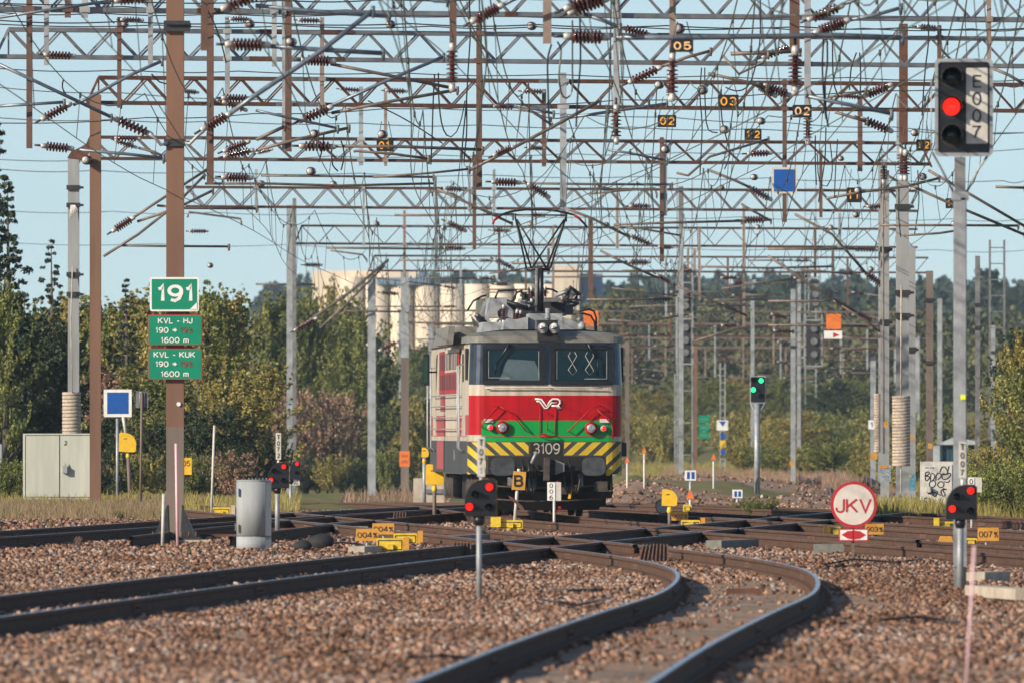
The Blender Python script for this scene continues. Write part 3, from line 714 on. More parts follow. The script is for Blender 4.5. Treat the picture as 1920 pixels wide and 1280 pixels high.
for (x0_, x1_, y0_, y1_, z0_, z1_, m_) in ((-1.15,-.95,.0,.2,.55,.72,'under_brown'), (.95,1.2,-.02,.2,.50,.70,'under_brown'), (-.35,-.2,-.1,.1,.55,.75,'galv_dark'), (.25,.5,-.05,.15,.45,.58,'under_brown'), (-.75,-.55,.0,.1,.62,.78,'galv_dark'), (.62,.72,-.05,.1,.6,.85,'galv_dark')):
    mb = MB(); mb.box(x0_, x1_, y0_, y1_, z0_, z1_); mb.build('under_fitting', m_, loco, local=True)
for z_ in (.36, .62, .95):
    mb = MB(); mb.tube([(-1.1, .02, z_), (-.4, -.04, z_ - .05), (.4, -.04, z_ - .04), (1.1, .02, z_)], .018, n=6); mb.build('brake_pipe', 'under_brown', loco, local=True)
# right step and mirror
mb = MB(); mb.tube([(1.28, .2, 1.1), (1.3, .15, .45), (1.12, .15, .42)], .018, n=5); mb.tube([(1.08, .2, 1.0), (1.08, .2, .45)], .015, n=5); mb.bar((1.06,.15,.44),(1.3,.15,.44),.14,.02); mb.build('shunters_step', 'under', loco, local=True)
mb = MB(); mb.box(1.49, 1.60, .5, .56, lz(856), lz(830)); mb.build('corner_box', 'black', loco, local=True)
mb = MB(); mb.box(1.50, 1.56, .9, 1.0, lz(716), lz(652)); mb.build('side_mirror', 'black', loco, local=True)
mb = MB(); mb.box(-1.78, -1.65, 15.5, 15.58, 2.62, 3.27); m0 = mb.build('side_mirror', 'black', loco, local=True)
mb = MB(); mb.box(-1.765, -1.69, 15.485, 15.498, 2.68, 3.21); mb.build('mirror_glass', 'mirror_green', m0, local=True)
mb = MB(); mb.tube([(-1.5, 15.55, 2.9), (-1.66, 15.55, 2.9)], .02, n=5); mb.build('mirror_bracket', 'black', m0, local=True)
# left side: red framed grilles, pale frames, red patches, rails
def side(name, y0, y1, z0, z1, m_, t=.012):
    mb = MB(); mb.box(-1.5 - t, -1.499, y0, y1, z0, z1); return mb.build(name, m_, loco, local=True)
for (y0, y1, fm) in ((7.2, 13.2, 'faded_red'),):
    g = side('grille_panel', 4.4, 13.8, 2.44, 3.30, 'loco_red', .02)
    for (a0, b0, z0, z1) in ((4.9, 8.1, 2.92, 3.24), (8.4, 10.5, 2.92, 3.24), (11.0, 13.3, 2.92, 3.24), (4.9, 8.1, 2.52, 2.82), (8.4, 10.5, 2.52, 2.82), (11.0, 13.3, 2.52, 2.82)):
        mb = MB(); mb.box(-1.53, -1.499, a0, b0, z0, z1); k = a0 + .35
        while k < b0 - .1: mb.box(-1.536, -1.531, k, k + .18, z0, z1, 1); k += .75
        mb.build('grille', ['loco_dark', 'loco_cream' if z0 > 2.9 and a0 < 11 else 'loco_red'], loco, local=True)
side('pale_frame', 4.2, 10.6, 2.86, 2.91, 'loco_cream', .035); side('pale_frame', 4.2, 10.6, 3.25, 3.32, 'loco_cream', .035)
side('red_patch', 11.2, 13.6, 2.08, 2.40, 'faded_red', .006); side('red_patch', 12.2, 15.4, .90, 1.48, 'faded_red', .006); side('red_patch', 4.4, 5.6, 2.0, 2.40, 'faded_red', .006)
side('cream_patch', 5.8, 11.0, 1.575, 1.995, 'concrete_pale', .006)
for z in (2.40, 2.18, 1.95, 1.72):
    mb = MB(); mb.tube([(-1.5, 3.2, z), (-1.60, 3.4, z), (-1.60, 15.8, z), (-1.5, 16, z)], .012, n=5); mb.build('side_rail', 'loco_grey', loco, local=True)
for y in (2.2, 2.9, 15.9, 17.6):
    mb = MB(); mb.tube([(-1.5, y, 3.0), (-1.61, y, 2.96), (-1.61, y, 1.35), (-1.5, y, 1.25)], .018, n=6); mb.build('door_handrail', 'galv', loco, local=True)
side('cab_door', 1.9, 3.3, 1.58, 3.28, 'loco_cream', .01); side('door_window', 2.2, 3.0, 2.65, 3.2, 'windscreen', .014)
side('cab_side_window', .75, 1.35, 2.68, 3.3, 'black', .03)
side('rear_cab_door', 15.6, 17.2, 1.58, 3.28, 'loco_cream', .01)
side('sand_hatch', 6.5, 7.1, 1.1, 1.3, 'galv_dark', .012)
# bogies and wheels
for yb in (2.2, 12.2):
    bg_ = MB(); bg_.box(-1.12, -1.0, yb, yb + 4.6, .42, .68); bg_.box(1.0, 1.12, yb, yb + 4.6, .42, .68)
    for k in range(9):
        y = yb - .2 + k * .58; bg_.tube([(-1.2, y, .34), (-1.2, y, .80)], .07 if k % 3 else .11, n=8)
        bg_.box(-1.27, -1.05, y + .15, y + .40, .30 + .1 * (k % 2), .62)
    bo = bg_.build('bogie', 'under_brown', loco, local=True)
    for dy in (.8, 3.8):
        for x in (-.80, .80):
            mb = MB(); mb.lathe((x - .07, yb + dy, .575), (x + .07, yb + dy, .575), [(0, .5),(.1, .575),(.8,.575),(.85, .60 if False else .575),(1,.5)], n=28)
            mb.build('wheel', 'under', bo, local=True)
    mb = MB(); mb.tube([(-.85, yb + .8, .575), (.85, yb + .8, .575)], .09, n=10); mb.tube([(-.85, yb + 3.8, .575), (.85, yb + 3.8, .575)], .09, n=10); mb.build('axle', 'under', bo, local=True)
mb = MB(); mb.box(-1.15, 1.15, 7.6, 11.4, .30, .9); mb.build('underframe_box', 'under', loco, local=True)
# ---- roof equipment
def rbox(name, px0, px1, py0, py1, y0, y1, m_, chamfer=0.0):
    a0 = LY(px0, py1, y0); b0 = LY(px1, py0, y0); mb = MB()
    if chamfer: mb.prism([(a0.x, a0.z), (b0.x, a0.z), (b0.x - chamfer * (b0.x-a0.x), b0.z), (a0.x + chamfer * (b0.x-a0.x), b0.z)], y0, y1)
    else: mb.box(a0.x, b0.x, y0, y1, a0.z, b0.z)
    return mb.build(name, m_, loco, local=True)
rbox('lamp_housing', 1008, 1046, 600, 640, -.12, .4, 'matt_black')
for px in (1017.5, 1039.5):
    c0 = LY(px, 615.5, -.12); mb = MB(); mb.lathe(c0, c0 + Vector((0, -.09, 0)), [(0,.10),(.9,.105),(1,.10),(1,.085)], n=20); rg = mb.build('roof_headlight', 'galv', loco, local=True)
    mb = MB(); mb.lathe(c0 + Vector((0,-.06,0)), c0 + Vector((0,-.10,0)), [(0,.088),(.6,.06),(1,.004)], n=16); mb.build('lens', 'lamp_glass', rg, local=True)
rbox('roof_fairing', 990, 1057, 588, 625, .9, 2.2, 'loco_grey', .04)
mb = MB(); p = [LY(x, y, .8) for x, y in ((943,620),(946,604),(955,597),(968,599),(990,594),(990,620))]; mb.prism([(q.x, q.z) for q in p][::-1], .8, 1.9); mb.build('roof_cover', 'loco_grey', loco, local=True)
mb = MB(); p = [LY(x, y, .8) for x, y in ((1057,622),(1057,595),(1078,603),(1092,611),(1098,622))]; mb.prism([(q.x, q.z) for q in p][::-1], .8, 1.9); mb.build('roof_cover', 'loco_grey', loco, local=True)
mb = MB(); mb.lathe(LY(1091,618,.6), LY(1091,603,.6), [(0,.08),(.6,.08),(1,.02)], n=12); mb.lathe(LY(1027,602,.3), LY(1027,578,.3), [(0,.05),(1,.05)], n=10); mb.lathe(LY(1027,597,.3), LY(1027,595,.3), [(0,.07),(1,.07)], n=10); mb.build('horn', 'loco_grey', loco, local=True)
rbox('deck_box', 860, 965, 612, 634, 5, 8, 'loco_roof', .03)
rbox('deck_box', 900, 1005, 604, 628, 3, 5, 'loco_grey', .05)
rbox('deck_box', 1060, 1132, 612, 632, 3, 6, 'loco_roof', .06)
rbox('switch_cabinet', 913, 962, 558, 596, 6, 7.2, 'loco_grey', .10)
rbox('switch_cabinet', 893, 912, 560, 596, 9, 9.6, 'loco_roof', .12)
rbox('switch_cabinet', 1058, 1076, 560, 590, 7, 8, 'galv_dark', .15)
rbox('equipment_box', 968, 1010, 566, 598, 5.5, 7, 'dark_iron', .1)
rbox('equipment_box', 1010, 1062, 562, 592, 5.5, 7, 'dark_iron', .12)
rbox('equipment_box', 1022, 1052, 558, 566, 4.8, 5.4, 'galv_dark')
rbox('equipment_box', 975, 1000, 562, 575, 4.6, 5.2, 'galv_dark', .2)
for p_, q_, a_, b_ in ((LY(912,590,4.5), LY(919,621,4.5), .07, .08), (LY(909,566,8.8), LY(900,594,8.8), .05, .06), (LY(920,560,5.8), LY(913,594,5.8), .05, .06)): mb = MB(); mb.bar(p_, q_, a_, b_); mb.build('strut', 'loco_grey', loco, local=True)
mb = MB(); p = [LY(x, y, 3.0) for x, y in ((836,646),(842,612),(853,612),(849,646))]; mb.prism([(q.x, q.z) for q in p], 3.0, 9); mb.build('side_louvre', 'loco_roof', loco, local=True)
random.seed(5)
for k in range(34):
    px = random.choice([random.uniform(882, 945), random.uniform(960, 1010), random.uniform(1055, 1080)]); py = random.uniform(592, 612) if px < 950 else random.uniform(552, 584)
    y = random.uniform(4, 7); c0 = LY(px, py, y); mb = MB(); r_ = random.uniform(.02, .05)
    mb.tube([c0, c0 + Vector((random.uniform(-.2,.2), random.uniform(-.3,.3), random.uniform(.05,.2))), c0 + Vector((random.uniform(-.3,.3), 0, random.uniform(-.05,.1)))], r_, n=6); mb.build('cable_fitting', random.choice(['dark_iron','galv','galv_dark','dark_iron']), loco, local=True)
def insulator(mb, a, b, r, n_rib=8, caps=True, mi=0, mc=1, seg=12):
    a = Vector(a); b = Vector(b); prof_ = []
    for i in range(n_rib):
        t0 = i / n_rib; prof_ += [(t0 + .02 / n_rib, r * .46), (t0 + .30 / n_rib, r * 1.12), (t0 + .50 / n_rib, r * 1.12), (t0 + .62 / n_rib, r * .46)]
    mb.lathe(a, b, prof_, n=seg, mi=mi)
    if caps:
        d_ = (b - a).normalized()
        mb.lathe(a - d_ * r * 1.4, a + d_ * r * .2, [(0, r*.42),(.3, r*.62),(1, r*.6)], n=8, mi=mc); mb.lathe(b - d_ * r * .2, b + d_ * r * 1.4, [(0, r*.6),(.7, r*.62),(1, r*.42)], n=8, mi=mc)
for (x0, y0, x1, y1, r_, y) in ((944,600,944,578,5,3),(967,600,969,587,5,3),(976,600,976,588,4.5,3),(1000,556,997,541,4,5),(1022,556,1022,543,4.5,6),(997,560,997,545,5,4)):
    mb = MB(); insulator(mb, LY(x0,y0,y), LY(x1,y1,y), r_ / 95, 6); mb.build('roof_insulator', ['porcelain','cap'], loco, local=True)
for pts, y in (([(1075,590),(1090,583),(1105,580),(1114,584),(1118,596),(1118,628)], 1.5), ([(1080,588),(1095,588),(1108,592),(1115,604),(1117,628)], 1.3), ([(876,583),(887,565),(903,556),(912,554)], 9), ([(928,560),(934,546),(950,545),(968,545),(966,560),(955,572)], 6), ([(955,572),(962,560),(970,548),(980,545)], 5.5), ([(1008,543),(1022,541),(1036,543),(1046,549)], 6)):
    mb = MB(); mb.tube([LY(x, yy, y) for x, yy in pts], .022, n=6); mb.build('roof_cable', 'black', loco, local=True)
# pantograph
pt = thing('pantograph', None, None, (0, 0, 0)); pt.parent = loco; del_ = [pt.pop(k) for k in ('label','category') if k in pt]
PY = 4.2
def ptube(name, segs, r, m_='black'):
    mb = MB()
    for s_ in segs: mb.tube([LY(x, y, PY + (z_ if len(q_) > 2 else 0)) for q_ in s_ for (x, y, z_) in [(q_[0], q_[1], q_[2] if len(q_) > 2 else 0)]], r, n=7)
    return mb.build(name, m_, pt, local=True)
ptube('lower_arm', [[(1006.5,586),(1006.5,503)]], .042, 'galv_dark'); ptube('lower_arm', [[(1014.5,588),(1014.5,503)]], .052)
ptube('knee_bar', [[(987,505),(1032,505)]], .03)
ptube('upper_arm', [[(987,503),(966,408)], [(996,503,.6),(966,408)], [(1024,502),(969,412)]], .019)
ptube('upper_arm', [[(1032,503),(1061,408)], [(1025,503,.6),(1061,408)], [(997,503),(1058,412)]], .019)
ptube('collector_head', [[(924,421),(926,414),(938,405),(948,400),(960,396.5),(985,393.5),(1020,393.5),(1045,396),(1064,400),(1076,403),(1086,410),(1096,420),(1101,427)]], .022)
ptube('head_frame', [[(962,403,.2),(1064,404,.2)], [(966,400),(966,410)], [(1061,400),(1061,412)], [(962,400),(962,414)], [(1062,402),(1062,416)]], .016)
mb = MB(); insulator(mb, LY(996,403,PY-.1), LY(1023,404,PY-.1), .05, 9, caps=False); mb.build('head_insulator', ['porcelain','cap'], pt, local=True)
ptube('horn_tip', [[(924,421),(926,414),(938,404)]], .024, 'loco_red'); ptube('horn_tip', [[(1076,402.5),(1086,409.5),(1092,416)]], .024, 'loco_red')
rbox('pantograph_base', 996, 1026, 584, 592, 3.5, 5, 'black')
# ---------------------------------------------------------------- lattice portals carrying the overhead line
KS = .28
def PWp(px, py, Yc):
    Y = Yc / (1 - KS * (px - 960) / F); return W(px, py, Y)
def px_(v, r): return r / S(v)
PORT = {}
def portal(key, Yc, xl, xr, ytl, ytr, ybl, ybr, mats, label, bay=96, th=1.0, masts=(), endl=None, endr=None, dbl=True):
    """xl,xr: ends of the beam; y..: rows of the top and bottom chord at columns 0 and 1920"""
    def top(x): return ytl + (ytr - ytl) * x / 1920
    def bot(x): return ybl + (ybr - ybl) * x / 1920
    mid = PWp((xl + xr) / 2, bot((xl + xr) / 2), Yc)
    root = thing('lattice_portal', label, 'portal', (mid.x, mid.y, zg(min(Yc, 900))), 'lattice portals over the tracks')
    PORT[key] = (root, Yc, top, bot)
    s_ = S(Yc); ct = .082 * th; dg_ = .036 * th
    off = Vector((0, .42, 0))
    for nm, fn in (('top_chord', top), ('bottom_chord', bot)):
        mb = MB(); x0 = xl + (26 * 258 / Yc if endl and nm == 'top_chord' else 0); x1 = xr - (26 * 258 / Yc if endr and nm == 'top_chord' else 0)
        n = max(2, int((x1 - x0) / 500))
        for o_ in (Vector((0,0,0)), off):
            mb.bar(PWp(x0, fn(x0), Yc) + o_, PWp(x1, fn(x1), Yc) + o_, ct * (1.0), ct, mi=0)
        # bolted splices in the other finish
        random.seed(hash(key) % 97 if False else len(key) + int(Yc)); 
        for k in range(max(1, int((x1 - x0) / 420))):
            x = random.uniform(x0 + 30, x1 - 60); e = random.uniform(18, 45)
            mb.bar(PWp(x, fn(x), Yc) - Vector((0,.01,0)), PWp(x + e, fn(x + e), Yc) - Vector((0,.01,0)), ct * 1.12, ct * 1.1, mi=1)
        mb.build(nm, mats, root)
    mb = MB(); x = xl + (26 * 258 / Yc if endl else 0); up = False; k = 0; half = bay / 2
    if endl: mb.bar(PWp(x, top(x), Yc), PWp(xl - 2, bot(xl) + 8, Yc), dg_ * 1.5, dg_ * 1.5); mb.bar(PWp(x, top(x), Yc), PWp(x, bot(x), Yc), dg_, dg_)
    while x < xr - half * .5:
        x2 = min(x + half, xr)
        a, b = (top(x), bot(x2)) if not up else (bot(x), top(x2))
        mb.bar(PWp(x, a, Yc), PWp(x2, b, Yc), dg_, dg_)
        if dbl: mb.bar(PWp(x, a, Yc) + off + Vector((4 / s_, 0, 0)), PWp(x2, b, Yc) + off + Vector((4 / s_, 0, 0)), dg_, dg_)
        x = x2; up = not up
    if endr: mb.bar(PWp(xr - 26 * 258 / Yc, top(xr), Yc), PWp(xr + 2, bot(xr) + 6, Yc), dg_ * 1.5, dg_ * 1.5)
    mb.build('lattice_bracing', mats, root)
    for m_ in masts:
        mx, wpx, pyt, mm = m_[:4]; Ym = Yc / (1 - KS * (mx - 960) / F); pb = PY0 + S(Ym) * (H - zg(Ym)) + 2
        a, b = W(mx, pb, Ym), W(mx, pyt, Ym); mb = MB(); w_ = wpx / S(Ym); mb.hbeam(a, b, w_, w_ * .95, .025); mb.build('mast', mm, root)
        mb = MB(); mb.box(a.x - w_, a.x + w_, Ym - .35, Ym + .35, a.z - .2, a.z + .12); mb.build('footing', 'concrete_pale', root)
    return root
G2 = ['galv_beam', 'rust']; B2 = ['rust', 'galv_dark']
portal('p0', 168, -500, 2500, -430, -410, -345, -325, G2, 'nearest lattice portal, high above the stop signal and out of the top of the picture', masts=((-460, 40, -440, 'galv'), (2440, 40, -400, 'galv')))
portal('p1', 230, -340, 2260, -34, -18, 17, 37, G2, 'grey lattice portal along the very top edge with only its lower chord in full view', masts=((-320, 28, -50, 'galv'), (2240, 28, -10, 'galv')))
portal('p2', 258, -10, 2200, 55, 73, 106, 124, ['galv_beam', 'rust'], 'heavy grey lattice portal directly below the top edge, the last grey one', endl=1, masts=((-22, 22, 60, 'galv'), (2150, 26, 60, 'galv')))
portal('p3', 292, 162, 2100, 144, 159, 191, 208, B2, 'brown lattice portal starting at the tall left mast, level with the big signal lamps', bay=88, endl=1, masts=((179, 21, 178, 'mast_brown'), (2080, 24, 150, 'galv')))
portal('p4', 352, 150, 1745, 256, 270, 296, 309, B2, 'brown lattice portal ending at the big grey mast, level with the signal head foot', bay=84, endl=1, endr=1)
portal('p5', 422, 348, 1720, 349, 359, 385, 397, B2, 'lattice portal behind the blue square board on the drop post', bay=66, masts=((1655, 16, 300, 'concrete'),))
portal('p6', 503, 552, 1720, 420, 431, 453, 465, B2, 'lattice portal rising from the slim grey mast left of the silos', bay=62, endl=1, masts=((545, 15, 385, 'galv'),), dbl=False)
portal('p7', 583, 690, 1740, 477, 484, 505, 512, B2, 'lattice portal starting above the pale silo roof', bay=58, endl=1, masts=((697, 15, 515, 'galv'),), dbl=False)
farlab = ['first of the thin far portals, seen through the raised pantograph arms', 'thin far portal just above the skyline of the blue forest', 'thin far portal crossing the upper forest edge', 'thin far portal crossing the middle of the far forest', 'thin far portal low across the forest above the far green signs', 'farthest rust coloured portal low over the valley']
for i, (Yc, x0, x1) in enumerate(((665, 745, 1730), (750, 800, 1720), (850, 1060, 1740), (960, 1100, 1700), (1090, 1130, 1660), (1260, 1150, 1600))):
    t = PY0 - F * 6.25 / Yc; b = PY0 - F * 5.62 / Yc
    portal('q%d' % i, Yc, x0, x1, t - 2, t + 5, b - 2, b + 5, ['rust' if i % 2 else 'rust_grey', 'galv_dark'], farlab[i], bay=54 * 600 / Yc, dbl=False, th=1.15, masts=((x0 + 8, 11 * 665 / Yc, t, 'galv'), (x1 - 20, 11 * 665 / Yc, t, 'galv')))
def pp(key, px, py, dy=0.0):
    Yc = PORT[key][1]; v = PWp(px, py, Yc); return v + Vector((0, dy, 0))
def spx(key): return S(PORT[key][1])
# hanging posts: left, right, top, bottom, portal, finish
for (a, b, t, bt, key, mm) in ((50,61,-60,279,'p1','rust'),(529,535,-60,281,'p1','galv'),(535,547,-60,285,'p1','rust'),(388,401,-10,347,'p1','rust'),(893,904,40,355,'p2','rust'),(1150,1161,-60,200,'p1','galv'),
    (1508,1520,-60,200,'p1','galv'),(843,856,-360,88,'p0','rust'),(377,390,-360,96,'p0','rust'),(1018,1034,-360,83,'p0','rust_grey'),(1255,1267,-360,105,'p0','rust_grey'),(1480,1499,-360,94,'p0','rust'),
    (83,92,-50,123,'p1','galv'),(278,287,-50,122,'p1','galv'),(122,133,-60,34,'p1','rust'),(154,165,-60,34,'p1','galv'),(510,519,-40,126,'p1','galv'),(220,228,33,203,'p2','rust'),(422,431,32,181,'p2','galv'),
    (600,608,33,206,'p3','rust_grey'),(673,681,163,311,'p4','galv'),(720,726,166,312,'p4','rust_grey'),(1016,1024,168,313,'p4','rust'),(1757,1765,48,120,'p2','rust'),(1850,1858,-50,112,'p1','rust_grey'),
    (1608,1617,183,322,'p4','rust'),(1050,1062,137,408,'p3','galv'),(1467,1475,150,417,'p3','rust'),(1237,1245,258,491,'p4','rust'),(1245,1251,270,405,'p4','galv'),(886,893,290,468,'p4','rust'),(478,483,318,395,'p5','galv'),(680,684,350,462,'p5','galv'),
    (878,883,318,398,'p5','galv'),(924,929,318,398,'p5','galv'),(1155,1160,362,466,'p6','rust_grey'),(1103,1112,408,562,'p6','rust'),(1392,1397,385,612,'p6','rust_grey'),(1536,1542,282,408,'p5','rust'),(1681,1686,180,300,'p4','galv'),(1572,1577,400,462,'p6','galv'),
    (1559,1564,470,520,'p7','rust'),(984,988,500,545,'p7','rust'),(1026,1031,466,515,'p6','rust'),(1288,1292,466,520,'p6','rust_grey'),(1300,1305,466,520,'p6','rust_grey'),(756,761,395,520,'p6','rust_grey'),(815,820,355,505,'p6','galv_dark'),(1380,1384,555,640,'q0','rust')):
    v0 = pp(key, (a + b) / 2, t, -.1); v1 = pp(key, (a + b) / 2, bt, -.1); mb = MB(); w_ = (b - a) / S(v0.y)
    if w_ > .08: mb.cbeam(v1, v0, w_, w_ * .8, .014)
    else: mb.bar(v1, v0, w_, w_)
    # clamp where it crosses the chord
    for fn in (PORT[key][2], PORT[key][3]):
        yy = fn((a + b) / 2)
        if t - 3 <= yy <= bt + 3:
            c_ = pp(key, (a + b) / 2, yy, -.02); mb.box(c_.x - w_ * .9, c_.x + w_ * .9, c_.y - .16, c_.y - .10, c_.z - .05, c_.z + .05)
    mb.build('drop_post', 'post_brown' if mm == 'rust' else mm, PORT[key][0])
# support arms and insulators: portal, tube points | insulator x0,y0,x1,y1,r
TUB = [
 ('p1',[(138,198),(165,186),(250,140),(305,116)],3.2),('p1',[(0,122),(60,150),(210,221)],3.4),('p1',[(0,200),(70,196),(122,193)],3),('p1',[(150,282),(240,290),(308,298)],3),('p1',[(0,34),(120,16),(212,3)],3),
 ('p0',[(506,88),(600,95),(719,102)],4.5),('p0',[(432,214),(480,180),(600,100),(700,22)],4.8),('p0',[(480,12),(600,24),(730,33)],4),('p1',[(620,121),(700,137),(845,166)],3.2),('p1',[(618,201),(720,155),(832,108)],3.4),
 ('p1',[(622,213),(740,190),(858,170)],3.2),('p1',[(622,275),(750,276),(905,282)],3),('p1',[(480,208),(520,217),(634,242)],2.6),('p1',[(481,283),(560,262),(655,241)],3),('p1',[(481,263),(535,238)],3.4),
 ('p1',[(665,285),(668,284),(740,290),(804,299)],2.6),('p0',[(938,14),(960,2),(1000,-14)],4),('p0',[(1095,28),(1130,40),(1162,54)],4),('p0',[(1155,72),(1300,72),(1560,68),(1690,73)],5),('p0',[(1150,-2),(1200,-22)],4),
 ('p1',[(1240,126),(1290,108),(1332,97)],3),('p2',[(880,320),(950,285),(1040,237),(1125,190)],3.2),('p2',[(1065,222),(1160,208),(1250,196)],3),('p2',[(960,198),(1000,205),(1038,214)],2.6),('p2',[(1370,102),(1430,100),(1500,97)],4),
 ('p2',[(1328,139),(1400,155),(1436,166)],3),('p0',[(1572,12),(1600,3),(1660,-18)],3.6),('p0',[(1582,41),(1640,30),(1687,17)],3.6),('p0',[(1510,181),(1600,200),(1670,215)],4),('p2',[(1552,183),(1590,178),(1622,172)],2.4),('p2',[(1565,211),(1600,222),(1625,228)],3),
 ('p2',[(1355,105),(1385,140),(1430,118),(1440,104)],2.6),('p3',[(1268,325),(1290,330),(1330,295),(1440,262)],2.4),
 ('p3',[(247,411),(290,383),(390,318)],2.6),('p3',[(195,481),(260,440),(330,385),(384,330)],2.6),('p3',[(258,416),(330,392),(400,358)],2.6),('p3',[(295,386),(350,391),(482,392)],2.4),('p3',[(228,461),(300,462),(430,463)],2.2),
 ('p5',[(352,408),(355,398),(400,404),(452,411),(453,418)],2),('p3',[(260,278),(290,286),(312,297)],2.6),('p3',[(385,345),(500,345),(640,349),(815,345)],2.4),('p3',[(490,330),(600,331),(813,333)],2.2),('p5',[(740,404),(880,404),(960,402)],2.2),('p5',[(800,357),(850,364),(880,383)],2),
 ('p6',[(613,465),(700,466),(840,467)],2.2),('p6',[(620,470),(680,478),(688,488)],1.8),('p7',[(548,623),(600,588),(660,545),(728,488)],3.0),('p7',[(600,615),(650,570),(720,500)],2.2),('p7',[(480,533),(590,534)],2),('p7',[(620,583),(700,584),(752,585)],1.8),
 ('p2',[(700,333),(800,326),(880,318)],2.2),('p4',[(970,344),(1100,346),(1260,347)],2.4),('p4',[(1105,364),(1165,358),(1228,354),(1231,366)],2.2),('p4',[(1062,392),(1110,410),(1180,445)],2.6),('p4',[(1151,422),(1260,418),(1390,415)],2.4),('p4',[(820,355),(900,392),(960,420)],2.6),
 ('p5',[(1176,428),(1200,429),(1275,442)],2),('p5',[(960,494),(1060,493),(1175,492)],2.4),('p5',[(1125,470),(1180,498),(1235,522)],2.4),('p4',[(1330,320),(1380,340),(1405,352)],2.6),('p5',[(1255,530),(1330,562),(1400,592)],2.4),('p5',[(1100,562),(1180,562),(1260,560)],2.2),('p4',[(1390,383),(1400,390),(1445,415)],2.4),
 ('p4',[(1490,402),(1560,440),(1625,515)],2.6),('p5',[(1440,467),(1520,467),(1605,467)],2.6),('p5',[(1440,480),(1520,535),(1605,585)],2.6),('p5',[(1440,565),(1540,565),(1560,562)],2.4),('p5',[(1440,610),(1540,610),(1625,612)],2.4),('p5',[(1560,562),(1620,600),(1650,622)],2.2),
 ('p3',[(1548,373),(1620,360),(1700,350),(1760,335)],2.6),('p3',[(1650,423),(1780,423),(1908,424)],2.4),('p3',[(1695,442),(1760,438),(1800,432)],2.2),('p3',[(1700,345),(1780,382),(1920,441)],2.8),('p3',[(1740,320),(1830,372),(1920,425)],2.8),('p3',[(1866,351),(1920,353)],2.6),('p4',[(1650,322),(1690,345)],2.6),
 ('p1',[(1862,130),(1890,142),(1920,160)],3),('p5',[(1500,505),(1600,515)],2),('p6',[(1308,500),(1440,503),(1560,500)],2.2),('p6',[(1320,563),(1440,562)],2),('q0',[(1180,575),(1300,572),(1430,574)],2),('q0',[(1300,640),(1380,615),(1440,612)],2),
 ('p3',[(960,200),(1000,212),(1035,236)],2.4),('p2',[(1140,282),(1180,288),(1250,302)],2.4),('p6',[(1140,600),(1200,604),(1290,590)],1.8),('q0',[(1000,520),(1140,519),(1240,520)],1.8),
]
for key, P, r in TUB:
    mb = MB(); pts = [pp(key, x, y, -.25 - .25 * i / len(P)) for i, (x, y) in enumerate(P)]
    mb.tube(pts, r / spx(key), n=7); 
    for v in (pts[-1],): mb.lathe(v + Vector((0,0,.06)), v - Vector((0,0,.10)), [(0,.03),(.5,.035),(1,.02)], n=6)
    mb.build('support_arm', 'tube_grey' if key == 'p0' or (int(P[0][0]) % 3 == 0 and key in ('p1','p2')) else 'tube', PORT[key][0])
